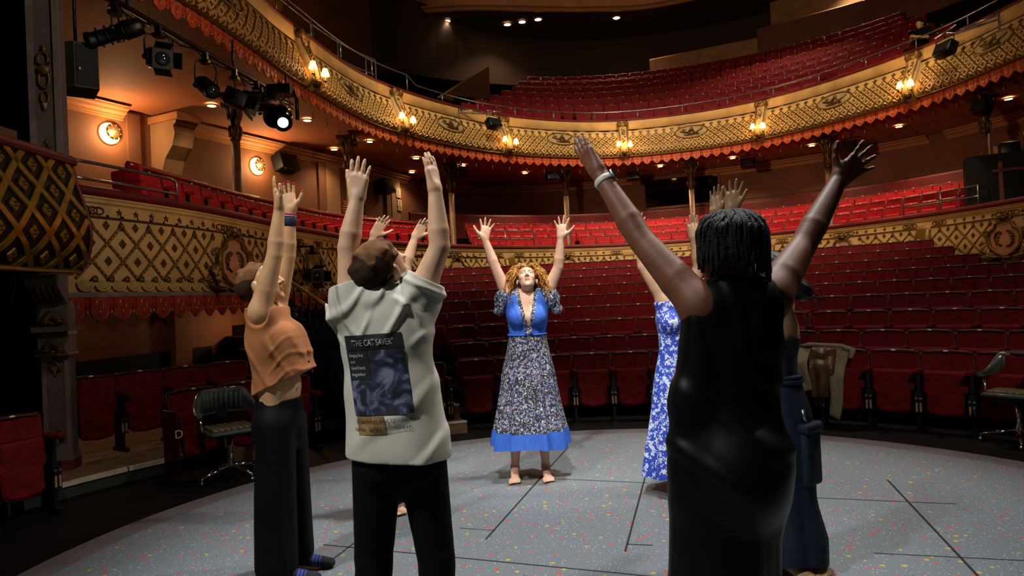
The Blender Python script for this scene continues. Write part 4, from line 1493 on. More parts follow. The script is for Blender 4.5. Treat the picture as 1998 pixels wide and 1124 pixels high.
# ---- control window and door in the back wall
s = WALLPLAN.near((6.3, 24.7))
p, t, n = WALLPLAN.at(s)
win = empty('window_1', (p[0] + n[0] * 0.04, p[1] + n[1] * 0.04, 4.95), rot_to(n), 'dark control room window in the back wall', 'window')
win['kind'] = 'structure'
a = MB(); a.box((0, 0, 0), (2.6, 0.04, 1.0), 'glass_dark'); a.build('pane', win)
a = MB()
for x, w, z, h in ((-1.33, 0.08, 0, 1.16), (1.33, 0.08, 0, 1.16), (0, 2.7, 0.54, 0.08), (0, 2.7, -0.54, 0.08)):
    a.box((x, -0.03, z), (w, 0.08, h), 'wall_dark')
a.build('window_frame', win)


# ---- black flood lanterns under the upper circle and at its rail
def flood(loc, rz, label, tilt=-20, w=0.42, arm=None, group='black flood lanterns'):
    root = empty('flood_lantern', loc, rz, label, 'stage lantern', group)
    rt = Matrix.Rotation(R(tilt), 3, 'X')
    a = MB(); a.rbox((0, 0, 0), (w, 0.24, 0.30), 'black_metal', 0.03, rot=rt); a.build('housing', root)
    a = MB(); a.box(rt @ Vector((0, -0.125, 0)), (w * 0.82, 0.01, 0.22), 'lens', rot=rt); a.build('front_glass', root)
    a = MB(); a.tube([(-w / 2 - 0.02, 0, 0), (-w / 2 - 0.02, 0, 0.24), (w / 2 + 0.02, 0, 0.24), (w / 2 + 0.02, 0, 0)], 0.014, 'black_metal', 5)
    a.tube([(0, 0, 0.24), (0, 0, 0.36)], 0.02, 'black_metal', 6)
    a.build('yoke', root)
    if arm:
        a = MB()
        for q in arm:
            a.tube(q, 0.022, 'steel', 6)
        a.build('bracket_arm', root)
    return root


for (x, y, z), lab in (((-1.35, 20.65, 5.22), 'black flood beside the corner column'), ((1.45, 21.75, 5.20), 'black flood left of the centre column'), ((4.15, 22.4, 5.20), 'black flood left of the control window'),
                       ((7.5, 21.1, 5.20), 'black flood right of the control window'), ((9.75, 19.2, 5.2), 'black flood right of the raised right hand'), ((10.85, 15.45, 5.22), 'black flood at the booth column')):
    s = PLAN.near((x, y))
    p, t, n = PLAN.at(s)
    flood((x, y, z), rot_to(n), lab)
for xy, lab, k, m in (((-0.55, 20.1), 'black flood on a steel arm left of centre rail', CONSOLES[3] - 0.85, -1), ((10.15, 15.9), 'black flood on a steel arm at the right rail', CONSOLES[6] + 1.45, 1)):
    p, t, n = PLAN.at(k)
    root = flood((p[0] + n[0] * 0.62, p[1] + n[1] * 0.62, 6.40), rot_to(n), lab, -25, 0.46,
                 arm=[[(0, 0, 0.36), (0.0, 0.3, 0.36), (m * 0.8, 0.60, 0.36)], [(m * 0.8, 0.58, 0.55), (m * 0.8, 0.58, -0.25), (m * 0.8, 0.45, -0.40)], [(m * 0.75, 0.58, 0.45), (m * 0.2, 0.2, 0.37)], [(-0.25, -0.02, 0.34), (0.3, 0.02, 0.42)]], group='floods on rail brackets')


# ---- lighting bar on the left with its lanterns
bar = empty('lighting_bar', (-4.4, 9.6, 5.2), 0, 'long black scaffold bar carrying stage lanterns at left', 'lighting bar')
path = [(-4.85, 7.2, 5.25), (-4.6, 8.1, 5.22), (-4.3, 9.8, 5.2), (-4.02, 11.6, 5.2), (-3.9, 12.6, 5.2)]
path = [tuple(Vector(q) - Vector((-4.4, 9.6, 5.2))) for q in path]
a = MB(); a.tube(path, 0.035, 'black_metal', 8); a.build('pipe', bar)
a = MB()
rnd = random.Random(3)
pts = [Vector(path[0]).lerp(Vector(path[-1]), i / 40) for i in range(41)]
cp = catmull(path, 12)
a.tube([(q[0] + rnd.uniform(-.03, .03), q[1], q[2] - 0.04 - 0.06 * abs(math.sin(i * 0.55))) for i, q in enumerate(cp)], 0.014, 'black_paint', 5)
a.build('cable', bar)
a = MB()
for f in (0.3, 0.62, 0.95):
    q = cp[int(f * (len(cp) - 1))]
    a.tube([tuple(q), (q[0], q[1], q[2] + 0.45)], 0.02, 'black_metal', 6)
a.build('hanger', bar)


def lantern(kind, hang, aim, label, group='stage lanterns on the left bar', drop=0.42, size=1.0, lens='lens'):
    """hang: clamp point; the body hangs below in a yoke and aims along 'aim'"""
    root = empty('stage_lantern', hang, 0, label, 'stage lantern', group)
    d = Vector(aim).normalized()
    q = d.to_track_quat('Y', 'Z').to_matrix()
    c = Vector((0, 0, -drop))
    S = size
    side = q @ Vector((1, 0, 0))
    a = MB()
    if kind == 'profile':
        a.lathe([(0.05, -0.34), (0.10, -0.30), (0.115, -0.12), (0.10, -0.06), (0.085, 0.0), (0.09, 0.26), (0.105, 0.28), (0.105, 0.33)], 'black_metal', rot=q @ Matrix.Rotation(R(-90), 3, 'X'), c=c, n=16)
        ln = 0.335
        for k in (-0.2, -0.1, 0.08, 0.18):
            a.lathe([(0.12, k), (0.12, k + 0.012)], 'black_metal', rot=q @ Matrix.Rotation(R(-90), 3, 'X'), c=c, n=16)
    elif kind == 'mover':
        a.lathe([(0.10, -0.28), (0.17, -0.24), (0.19, -0.05), (0.17, 0.05), (0.14, 0.12), (0.14, 0.24), (0.155, 0.25), (0.155, 0.30)], 'black_gloss', rot=q @ Matrix.Rotation(R(-90), 3, 'X'), c=c, n=18)
        ln = 0.302
    elif kind == 'par':
        a.lathe([(0.06, -0.22), (0.15, -0.16), (0.17, 0.0), (0.17, 0.18), (0.19, 0.19), (0.19, 0.22)], 'black_metal', rot=q @ Matrix.Rotation(R(-90), 3, 'X'), c=c, n=18)
        ln = 0.2
    else:
        a.rbox(c, (0.26, 0.34, 0.26), 'black_metal', 0.03, rot=q)
        a.box(c + q @ Vector((0, 0.19, 0)), (0.24, 0.05, 0.24), 'black_metal', rot=q)
        for sx, sz in ((1, 0), (-1, 0), (0, 1), (0, -1)):
            a.box(c + q @ Vector((sx * 0.17, 0.26, sz * 0.17)), (0.012 if sx else 0.2, 0.16, 0.012 if sz else 0.2), 'black_metal', rot=q @ Matrix.Rotation(R(sx * -25), 3, 'Z') @ Matrix.Rotation(R(sz * 25), 3, 'X'))
        ln = 0.218
    a.build('housing', root)
    r0 = {'profile': 0.085, 'mover': 0.085, 'par': 0.15, 'fresnel': 0.09}[kind]
    a = MB(); a.lathe([(r0, 0), (r0 * 0.8, 0.012), (0.01, 0.022)], lens, rot=q @ Matrix.Rotation(R(-90), 3, 'X'), c=c + q @ Vector((0, ln, 0)), n=18)
    a.build('lens', root)
    w = {'profile': 0.15, 'mover': 0.25, 'par': 0.21, 'fresnel': 0.17}[kind]
    hs = Vector((side.x, side.y, 0)).normalized() * w
    a = MB()
    rr = 0.012 if kind != 'mover' else 0.035
    a.tube([c + hs, c + hs + Vector((0, 0, drop * 0.55)), c + hs * 0.85 + Vector((0, 0, drop - 0.1)), c - hs * 0.85 + Vector((0, 0, drop - 0.1)), c - hs + Vector((0, 0, drop * 0.55)), c - hs], rr, 'black_metal', 6)
    for sg in (1, -1):
        a.ell(c + hs * sg, (0.04, 0.04, 0.04), 'black_metal', nu=8, nv=5)
    a.build('yoke', root)
    a = MB(); a.box((0, 0, -0.03), (0.07, 0.07, 0.14), 'black_metal'); a.box((0, 0, -0.1), (0.12 if kind != 'mover' else 0.4, 0.12 if kind != 'mover' else 0.3, 0.05 if kind != 'mover' else 0.16), 'black_metal')
    a.build('clamp', root)
    a = MB(); a.tube([(0.05, 0, 0), (0.14, 0.03, -drop * 0.5), (0.08, 0.02, -drop - 0.1), (0.02, -0.02, -drop - 0.12), tuple(c - d * 0.2)], 0.008, 'black_paint', 5)
    a.build('cable', root)
    return root


lantern('profile', (-4.60, 8.15, 5.17), (-0.75, -0.2, -0.3), 'long black profile lantern at the near end of the bar', drop=0.34)
lantern('fresnel', (-4.44, 8.85, 5.16), (0.55, -0.75, -0.3), 'black fresnel lantern second along the bar', drop=0.40)
lantern('profile', (-4.28, 9.85, 5.15), (0.55, -0.7, -0.45), 'black profile lantern third along the bar', drop=0.46)
lantern('fresnel', (-4.16, 10.6, 5.15), (0.8, 0.3, -0.35), 'black fresnel lantern fourth along the bar', drop=0.42)
lantern('par', (-4.04, 11.2, 5.15), (-0.5, -0.7, -0.2), 'round black lantern in front of the dark column', drop=0.30)
lantern('par', (-3.98, 11.75, 5.15), (0.4, -0.8, -0.5), 'round black lantern left of the lit moving lantern', drop=0.36)
lantern('mover', (-3.76, 11.55, 5.22), (0.32, -0.85, -0.55), 'large moving head lantern with a bright white lens', drop=0.55, lens='lens_lit')
s = CONSOLES[1] - 0.75
p, t, n = PLAN.at(s)
lantern('fresnel', (p[0] + n[0] * 0.45, p[1] + n[1] * 0.45, 2.52), (0.45, -0.6, -0.12), 'black lantern hanging on the dress circle front behind the orange-shirted woman', 'lanterns low on the left', drop=0.50)
lantern('par', (-3.9, 12.0, 1.55), (0.3, -0.9, -0.1), 'lantern with a dim blue lens under the dress circle', 'lanterns low on the left', drop=0.36, lens='lens_blue')
a = MB(); a.tube([(p[0] + n[0] * 0.45, p[1] + n[1] * 0.45, 2.55), (p[0], p[1], 2.55)], 0.02, 'black_metal', 6)
o = a.build('lantern_bracket'); tag(o, 'black bracket holding the lantern on the dress circle front', 'bracket')

# ---- hung loudspeaker beside the pilaster
root = empty('loudspeaker', (-5.12, 8.2, 4.42), R(38), 'black wedge loudspeaker hung beside the pilaster', 'speaker')
a = MB()
pr = [(-0.17, 0.2), (-0.2, -0.12), (-0.05, -0.26), (0.2, -0.26), (0.2, 0.2)]
vs = [(x, y, -0.27) for x, y in pr] + [(x, y, 0.27) for x, y in pr]
a.add(vs, [tuple(range(5))[::-1], tuple(range(5, 10))] + [(i, (i + 1) % 5, (i + 1) % 5 + 5, i + 5) for i in range(5)], 'speaker_olive')
a.build('cabinet', root)
a = MB(); a.box((0.08, -0.265, 0), (0.22, 0.012, 0.48), 'speaker_grille'); a.build('grille', root)
a = MB(); a.tube([(0, 0, 0.27), (0, 0, 1.4)], 0.02, 'black_metal', 6); a.box((0, 0, 0.29), (0.22, 0.1, 0.04), 'black_metal'); a.build('hanger', root)
a = MB(); a.ell((0.0, -0.27, -0.05), (0.03, 0.02, 0.03), 'steel', nu=8, nv=5); a.build('knob', root)

# ---- loudspeaker behind the upper circle rail on the left
p = PLAN.pos(CONSOLES[1] + 2.6, -1.5)
root = empty('loudspeaker', (p[0], p[1], 7.05), R(60), 'loudspeaker with tan back standing behind the upper left rail', 'speaker')
a = MB(); a.rbox((0, 0, 0.40), (0.75, 0.40, 0.42), 'wall_tan', 0.02, rot=Matrix.Rotation(R(15), 3, 'Y')); a.build('cabinet', root)
a = MB(); a.box((-0.36, 0, 0.5), (0.06, 0.38, 0.40), 'speaker_grille', rot=Matrix.Rotation(R(15), 3, 'Y')); a.build('grille', root)
a = MB(); a.box((0, 0, 0.08), (0.3, 0.3, 0.3), 'black_metal'); a.build('stand', root)


# ---- rails
def rail_thing(name, label, cat, pts_list, posts, m, r=0.022, pm=None):
    root = empty(name, (0, 0, 0), 0, label, cat)
    for q in pts_list:
        a = MB(); a.tube(q, r, m, 8); a.build('rail', root)
    for q in posts:
        a = MB(); a.tube(q, r * 0.85, pm or m, 6); a.build('post', root)
    return root


def pl(s, off, z):
    q = PLAN.pos(s, off)
    return (q[0], q[1], z)


s0, s1 = PLAN.near((-4.95, 7.85)), PLAN.near((-4.5, 9.35))
ss = [s0 + (s1 - s0) * i / 10 for i in range(11)]
rail_thing('safety_rail', 'grey tubular safety rail on the left dress circle front', 'railing',
           [[pl(s0, -0.05, 3.0), pl(s0, -0.05, 3.24)] + [pl(s, -0.05, 3.27) for s in ss[:-1]] + [pl(s1 - 0.03, -0.05, 3.25), pl(s1, -0.05, 3.2), pl(s1, -0.05, 2.97)], [pl(s, -0.05, 3.07) for s in ss]],
           [], 'steel', 0.02)
s0, s1 = 3.0, s_corner + 0.3
ss = [s0 + (s1 - s0) * i / 40 for i in range(41)]
rail_thing('handrail', 'dark red wooden handrail behind the left dress circle seats', 'railing', [[pl(s, -1.15, 3.66) for s in ss]],
           [[pl(s, -1.15, 2.66), pl(s, -1.15, 3.66)] for s in ss[::5]], 'red_gloss', 0.05)
# centre and right chrome rails at the dress circle
for a0, a1, lab in ((PLAN.near((-0.9, 19.9)), PLAN.near((0.8, 21.0)), 'thin chrome rail at the left end of the centre seats'), (PLAN.near((9.75, 17.0)), PLAN.near((10.25, 15.1)), 'chrome rail loop before the right end seats')):
    ss = [a0 + (a1 - a0) * i / 10 for i in range(11)]
    rail_thing('safety_rail', lab, 'railing', [[pl(a0, -0.1, 2.9)] + [pl(s, -0.1, 3.42) for s in ss] + [pl(a1, -0.1, 2.9)], [pl(s, -0.1, 3.18) for s in ss]], [[pl(ss[5], -0.1, 2.95), pl(ss[5], -0.1, 3.42)]], 'steel', 0.018)
# upper circle rail all along the front
ss = [0.5 + (PLAN.L - 1) * i / 110 for i in range(111)]
pp = [s for s in ss[::4] if in_view(pl(s, -0.1, 7.1), 50)]
rail_thing('safety_rail', 'thin steel safety rail along the whole upper circle front', 'railing', [[pl(s, -0.10, 7.42 if s < CONSOLES[2] + 0.8 else 7.22) for s in ss]],
           [[pl(s, -0.1, 6.95), pl(s, -0.1, 7.42 if s < CONSOLES[2] + 0.8 else 7.22)] for s in pp], 'steel', 0.018)
ss = [CONSOLES[1] - 1 + 5.2 * i / 30 for i in range(31)]
rail_thing('safety_rail', 'second steel rail with bent ends behind the upper left front', 'railing', [[pl(ss[0], -0.6, 6.9)] + [pl(s, -0.6, 7.75) for s in ss] + [pl(ss[-1], -0.6, 6.9)], [pl(s, -0.6, 7.35) for s in ss]],
           [[pl(s, -0.6, 6.6), pl(s, -0.6, 7.75)] for s in ss[4::6]], 'steel', 0.024)

# seat-end panel lettered Y at the near end of the left dress row
q = PLAN.at(2.55)
root = empty('seat_end_panel', (q[0][0] - q[2][0] * 0.8, q[0][1] - q[2][1] * 0.8, 2.66), rot_to(q[2]), 'bright red seat end panel lettered Y behind the grey rail', 'seat panel')
a = MB(); a.rbox((0, 0, 0.42), (0.07, 0.50, 0.84), 'velvet_dress', 0.03, rot=Matrix.Rotation(R(-6), 3, 'X')); a.build('panel', root)
cu = bpy.data.curves.new('letter', 'FONT'); cu.body = 'Y'; cu.size = 0.22; cu.extrude = 0.004; cu.align_x = 'CENTER'
t_ = bpy.data.objects.new('tmp', cu); COL.objects.link(t_)
me = bpy.data.meshes.new_from_object(t_); bpy.data.objects.remove(t_)
me.materials.append(MATS['bright_gold'])
link('row_letter', me, root, Matrix.Translation((-0.042, -0.02, 0.38)) @ Matrix.Rotation(R(-90), 4, 'Z') @ Matrix.Rotation(R(90), 4, 'X'))

# ---- black booth at the right
root = empty('control_booth', (12.0, 15.9, 2.5), R(-30), 'black booth with equipment on top at the right edge', 'booth')
a = MB(); a.box((0, 0, 0.85), (2.2, 1.0, 1.7), 'black_paint'); a.build('counter', root)
a = MB(); a.box((-0.45, -0.52, 0.75), (0.08, 0.04, 1.5), 'wall_dark'); a.build('post', root)
a = MB(); a.box((0.1, -0.55, 1.3), (1.4, 0.06, 0.06), 'velvet_rail'); a.build('shelf', root)
a = MB(); a.rbox((-0.2, 0, 1.85), (0.4, 0.3, 0.3), 'black_metal', 0.03); a.tube([(0.1, 0, 1.7), (0.1, 0, 2.2)], 0.03, 'black_metal', 6); a.rbox((0.35, 0, 2.15), (0.5, 0.3, 0.22), 'black_metal', 0.03); a.build('equipment', root)
a = MB(); a.box((-0.5, -0.3, 1.8), (0.08, 0.05, 0.2), 'pale_wood'); a.build('lit_screen', root)
# ================================================================== PROSCENIUM PILASTER AND BOX
pil = empty('proscenium_pilaster', (-4.40, 6.55, 0.0), R(14), 'mauve stone proscenium pilaster with gilt shells and scrolls', 'pilaster')


def pilaster_shaft(name, z0, z1, w, parent, pan=(0.06, 0.10, 0.10)):
    a = MB()
    d = 0.14
    a.box((0, d / 2, (z0 + z1) / 2), (w, d, z1 - z0), 'mauve_dark')
    o = a.build(name, parent)
    e = pan[0]
    for x, zz, sx, sz in ((-w / 2 + e / 2, (z0 + z1) / 2, e, z1 - z0), (w / 2 - e / 2, (z0 + z1) / 2, e, z1 - z0), (0, z0 + pan[1] / 2, w - 2 * e, pan[1]), (0, z1 - pan[2] / 2, w - 2 * e, pan[2])):
        b = MB(); b.box((x, -0.012, zz), (sx, 0.024, sz), 'mauve_stone'); b.build('frame_rail', o)
    return o


sh1 = pilaster_shaft('shaft', 0.14, 1.10, 0.235, pil, (0.042, 0.10, 0.06))
a = MB(); a.box((0, 0.05, 0.07), (0.26, 0.2, 0.14), 'mauve_stone'); a.box((0, 0.04, 0.05), (0.275, 0.22, 0.09), 'paper_red'); a.build('plinth', pil)
sh2 = pilaster_shaft('upper_shaft', 1.86, 8.5, 0.27, pil, (0.05, 0.1, 0.1))
a = MB(); a.box((0, 0.05, 1.20), (0.26, 0.2, 0.20), 'mauve_stone'); a.box((0, 0.03, 1.105), (0.29, 0.26, 0.02), 'old_gold'); a.box((0, 0.03, 1.345), (0.32, 0.28, 0.05), 'mauve_stone'); a.box((0, 0.03, 1.305), (0.28, 0.24, 0.03), 'bronze')
a.box((0, 0.05, 1.48), (0.26, 0.2, 0.22), 'mauve_stone')
cap = a.build('capital', pil)


def shell(z, s, parent, palmette=True):
    b = MB()
    for k in range(9):
        an = R(-76 + 19 * k)
        tip = (0.09 * s * math.sin(an), -0.075, z + 0.12 * s * math.cos(an))
        b.tube([(0.012 * math.sin(an), -0.06, z + 0.01), ((tip[0]) * 0.6, -0.085, z + 0.075 * s * math.cos(an)), tip], [0.008, 0.017 * s, 0.014 * s], 'old_gold', 6)
    for sg in (-1, 1):
        b.tube([(0, -0.06, z), (sg * 0.05, -0.08, z - 0.012), (sg * 0.095, -0.07, z + 0.01), (sg * 0.09, -0.07, z + 0.035), (sg * 0.07, -0.07, z + 0.03)], [0.012, 0.016, 0.014, 0.012, 0.006], 'bronze', 6)
    b.ell((0, -0.08, z), (0.03, 0.025, 0.022), 'old_gold', nu=8, nv=5)
    return b.build('shell_ornament', parent)


shell(1.13, 1.0, cap)
shell(1.40, 1.0, cap)
# scroll bracket above the capital
a = MB()
prof = [(0.0, 1.86), (-0.26, 1.86), (-0.30, 1.82), (-0.28, 1.76), (-0.20, 1.70), (-0.12, 1.64), (-0.07, 1.59), (0.0, 1.59)]
k = len(prof)
a.add([(-0.13, y, z) for y, z in prof] + [(0.13, y, z) for y, z in prof], [(i, (i + 1) % k, (i + 1) % k + k, i + k) for i in range(k)] + [tuple(range(k))[::-1], tuple(range(k, 2 * k))], 'mauve_stone')
br = a.build('scroll_bracket', pil)
a = MB()
for x in (-0.09, -0.045, 0.0, 0.045, 0.09):
    a.tube([(x, -0.28, 1.84), (x * 1.1, -0.24, 1.73), (x * 1.1, -0.14, 1.65), (x, -0.085, 1.60)], [0.016, 0.026, 0.024, 0.012], 'bronze' if abs(x) > 0.05 else 'old_gold', 6)
a.build('acanthus_leaf', br)


def drop_ornament(z, parent, s=1.0, flip=1, long=False):
    b = MB()
    def lp(cx, cz, rx, rz):
        b.tube([(cx + rx * math.cos(2 * PI * i / 12), -0.02, cz + rz * math.sin(2 * PI * i / 12)) for i in range(12)], 0.008 * s, 'old_gold', 5, closed=True)
    lp(0, z, 0.034 * s, 0.05 * s)
    for q, r_ in ((0.07, 0.018), (0.095, 0.012), (-0.065, 0.02), (-0.09, 0.012)):
        b.ell((0.006 * (1 if q > 0 else -1), -0.022, z + flip * q * s), (r_ * s, 0.014, r_ * s * 1.2), 'old_gold', nu=7, nv=5)
    for sg in (-1, 1):
        b.tube([(sg * 0.01, -0.02, z - 0.05 * s), (sg * 0.045 * s, -0.025, z - 0.03 * s), (sg * 0.04 * s, -0.022, z + 0.03 * s)], [0.008, 0.012, 0.006], 'bronze', 5)
    if long:
        lp(0, z - 0.16 * s, 0.036 * s, 0.07 * s)
        lp(0.004, z - 0.30 * s, 0.026 * s, 0.05 * s)
        b.ell((0, -0.025, z - 0.09 * s), (0.05 * s, 0.025, 0.04 * s), 'old_gold', nu=8, nv=5)
        b.tube([(0, -0.02, z - 0.35 * s), (0, -0.025, z - 0.40 * s)], [0.02 * s, 0.004], 'pale_plaster', 6)
    b.build('gilt_drop', parent)


drop_ornament(0.98, sh1, 0.8)
drop_ornament(0.32, sh1, 0.85)
drop_ornament(3.95, sh2, 1.25, long=True)
drop_ornament(3.08, sh2, 0.9)
drop_ornament(4.72, sh2, 0.9)

# ---- black and gold box front beside the stage (runs towards the camera, faces the stage)
mat('box_black', '040404', 0.5, var=0.1, spec=0.3)
bx = empty('theatre_box', (-3.86, 5.2, 1.85), 0, 'bulging black theatre box front with gilded lattice', 'theatre box')
BP = np.array([(0.0, 0.97), (0.005, 0.90), (0.03, 0.78), (0.08, 0.62), (0.125, 0.46), (0.14, 0.32), (0.125, 0.18), (0.07, 0.06), (0.02, 0.0)])
BD = np.r_[0, np.cumsum(np.linalg.norm(np.diff(BP, axis=0), axis=1))]
Y0B, Y1B = -2.6, 0.86


def bpt(y, u, lift=0.0):
    v = BD[-1] - u
    o, z = np.interp(v, BD, BP[:, 0]), np.interp(v, BD, BP[:, 1])
    o2, z2 = np.interp(v - 0.03, BD, BP[:, 0]), np.interp(v - 0.03, BD, BP[:, 1])
    o3, z3 = np.interp(v + 0.03, BD, BP[:, 0]), np.interp(v + 0.03, BD, BP[:, 1])
    up = Vector((o2 - o3, 0, z2 - z3)).normalized()
    nn = Vector((up.z, 0, -up.x))
    return Vector((o, y, z)) + nn * lift, up, nn


a = MB()
a.grid([[bpt(Y0B + (Y1B - Y0B) * i / 2, BD[-1] * j / 20)[0] for j in range(21)] for i in range(3)], 'box_black', smooth=True)
end = [bpt(Y1B, BD[-1] * j / 20)[0] for j in range(21)]
a.add([Vector((-0.3, Y1B, 0)), Vector((-0.3, Y1B, 0.97))] + end, [tuple([0] + list(range(2, 23)) + [1])], 'box_black')
a.box((-0.33, (Y0B + Y1B) / 2, 0.48), (0.06, Y1B - Y0B, 0.96), 'box_black')
a.box((-0.17, (Y0B + Y1B) / 2, 0.01), (0.36, Y1B - Y0B, 0.02), 'box_black')
a.build('panel', bx)
a = MB(); a.tube([(0.0, Y0B, 0.985), (0.0, Y1B + 0.02, 0.985)], 0.045, 'velvet_rail', 8); a.box((-0.17, (Y0B + Y1B) / 2, 1.0), (0.36, Y1B - Y0B, 0.06), 'velvet_rail')
a.build('velvet_rail', bx)
a = MB(); a.tube([bpt(Y1B + 0.005, BD[-1] * j / 20, 0.005)[0] for j in range(21)], 0.014, 'velvet_rail', 6); a.build('velvet_edge', bx)
a = MB(); a.tube([(0.03, Y0B, 0.0), (0.03, Y1B, 0.0)], 0.022, 'bright_gold', 8); a.build('gilt_moulding', bx)
WB, HB = 0.36, 0.195
BL = BD[-1]
for i in range(-9, 9):
    for sg in (1, -1):
        pts = []
        for k in range(0, 41):
            u = BL * k / 40
            y = i * WB + 0.5 + sg * (u - BL / 2) * (WB / 2) / HB
            if Y0B < y < Y1B:
                pts.append((y, u))
        if len(pts) < 2 or max(q[0] for q in pts) < -1.6:
            continue
        P = []
        for y, u in pts:
            p, up, nn = bpt(y, u)
            t = (Vector((0, sg * WB / 2 / HB, 0)) + up).normalized()
            c = t.cross(nn).normalized() * 0.026
            P.append([p + c, p + c + nn * 0.012, p - c + nn * 0.012, p - c])
        a = MB(); a.grid(P, 'bright_gold', smooth=False); a.build('gilt_strap', bx)
bb = MB()
v = [(0, 0.052, 0), (0, 0, 0.060), (0, -0.052, 0), (0, 0, -0.060)]
bb.add(v + [(0.014, y * 0.9, z * 0.9) for x, y, z in v], [(i, (i + 1) % 4, 4 + (i + 1) % 4, 4 + i) for i in range(4)] + [(4, 5, 6, 7)], 'bright_gold')
for q in range(4):
    bb.ell((0.018, 0.018 * math.cos(PI / 2 * q + PI / 4), 0.02 * math.sin(PI / 2 * q + PI / 4)), (0.006, 0.009, 0.010), 'bronze', nu=6, nv=4)
bb_me = bb.mesh('gilt_boss')
for i in range(-9, 9):
    for k in range(-3, 4):
        u = BL / 2 + k * HB
        y = i * WB + 0.5 + (0.0 if (k % 2) else WB / 2)
        if 0.05 < u < BL - 0.06 and -1.6 < y < Y1B - 0.05:
            p, up, nn = bpt(y, u, 0.001)
            Yv = nn.cross(up) * -1
            M = Matrix.Identity(4)
            for r_ in range(3):
                M[r_][0], M[r_][1], M[r_][2], M[r_][3] = nn[r_], (0, 1, 0)[r_], up[r_], p[r_]
            place(bb_me, 'gilt_boss', bx, M)
a = MB(); a.box((-0.5, 0.2, 1.15), (0.06, 1.3, 0.25), 'brown_panel'); a.build('inner_panel', bx)
for y in (-1.5, 0.6):
    a = MB(); a.tube([(-0.33, y, 0.3), (-0.62, y + 0.15, -0.55)], 0.05, 'black_paint', 6); a.build('wall_bracket', bx)

# ================================================================== SWIVEL CHAIRS
mat('vinyl_green', '37433e', 0.42, var=0.3, vscale=18, bump=0.2, bscale=150, coat=0.2)
mat('vinyl_worn', '6a6448', 0.5, var=0.35, vscale=14, bump=0.2, bscale=120)


def swivel_chair(loc, rz, label):
    root = empty('swivel_chair', loc, rz, label, 'chair', 'worn green swivel chairs')
    # base: five chrome spokes with castors
    b = MB(); b.lathe([(0.045, 0.10), (0.05, 0.13), (0.03, 0.16), (0.025, 0.22), (0.025, 0.42)], 'chrome', n=12); b.build('gas_column', root)
    for k in range(4):
        an = R(20 + 90 * k)
        d = Vector((math.cos(an), math.sin(an), 0))
        s_ = MB(); s_.tube([d * 0.03 + Vector((0, 0, 0.13)), d * 0.30 + Vector((0, 0, 0.075))], [0.022, 0.014], 'chrome', 8); leg = s_.build('leg', root)
        c = MB(); c.lathe([(0.026, -0.011), (0.026, 0.011)], 'chrome', rot=Matrix.Rotation(R(90), 3, 'X') @ Matrix.Rotation(0.5 * k, 3, 'Y'), c=d * 0.30 + Vector((0, 0, 0.027)), n=12)
        c.tube([d * 0.30 + Vector((0, 0, 0.03)), d * 0.30 + Vector((0, 0, 0.08))], 0.01, 'chrome', 6)
        c.build('castor', leg)
    s_ = MB(); s_.box((0, 0, 0.425), (0.22, 0.22, 0.03), 'black_metal'); s_.rbox((0, 0, 0.46), (0.46, 0.44, 0.05), 'vinyl_green', 0.024)
    seat = s_.build('seat', root)
    s_ = MB()
    for k in range(7):
        s_.rbox((-0.165 + 0.055 * k, 0.0, 0.49), (0.052, 0.36, 0.03), 'vinyl_worn', 0.012)
    s_.build('seat_channel', seat)
    # back: curved shell wrapping into arms
    P = []
    n = 20
    for i in range(n + 1):
        an = R(-8 + 196 * i / n)
        f = math.sin(PI * i / n)
        rx, ry = 0.265, 0.25
        x, y = rx * math.cos(an), ry * math.sin(an)
        if i < 3 or i > n - 3:
            y -= 0.05
        hi = 0.66 + 0.17 * min(1, max(0, (f - 0.35) / 0.4))
        lo = 0.60 if f > 0.6 else 0.615
        out = Vector((math.cos(an), math.sin(an), 0))
        c = Vector((x, y + 0.02, 0))
        P.append([c - out * 0.02 + Vector((0, 0, lo)), c + out * 0.025 + Vector((0, 0, lo)), c + out * 0.045 + Vector((0, 0, (lo + hi) / 2)), c + out * 0.04 + Vector((0, 0, hi - 0.01)), c + out * 0.01 + Vector((0, 0, hi + 0.008)), c - out * 0.02 + Vector((0, 0, hi - 0.01)), c - out * 0.015 + Vector((0, 0, (lo + hi) / 2)), c - out * 0.02 + Vector((0, 0, lo))])
    s_ = MB(); s_.grid(P, 'vinyl_green', smooth=True)
    s_.add(P[0][:7], [tuple(range(7))], 'vinyl_green'); s_.add(P[-1][:7], [tuple(range(7))[::-1]], 'vinyl_green')
    bk = s_.build('backrest', root)
    s_ = MB()
    for k in range(9):
        an = R(48 + 84 * k / 8)
        c = Vector((0.245 * math.cos(an), 0.23 * math.sin(an) + 0.02, 0))
        s_.tube([c * 1.03 + Vector((0, 0, 0.63)), c * 1.03 + Vector((0, 0, 0.72)), c * 1.05 + Vector((0, 0, 0.81))], 0.024, 'vinyl_green', 8)
    s_.build('back_channel', bk)
    for sg in (-1, 1):
        s_ = MB(); s_.tube([(sg * 0.20, -0.02, 0.45), (sg * 0.25, -0.03, 0.48), (sg * 0.262, -0.02, 0.62)], 0.012, 'chrome', 8); s_.build('arm_support', root)
    s_ = MB(); s_.box((0, 0.245, 0.52), (0.10, 0.02, 0.24), 'black_metal'); s_.build('back_bracket', root)
    return root


swivel_chair((-2.72, 6.44, FLOOR_Z), R(38), 'worn dark green swivel chair left, behind the orange-shirted woman')
swivel_chair((4.62, 6.32, FLOOR_Z), R(-55), 'worn dark green swivel chair at the right picture edge')

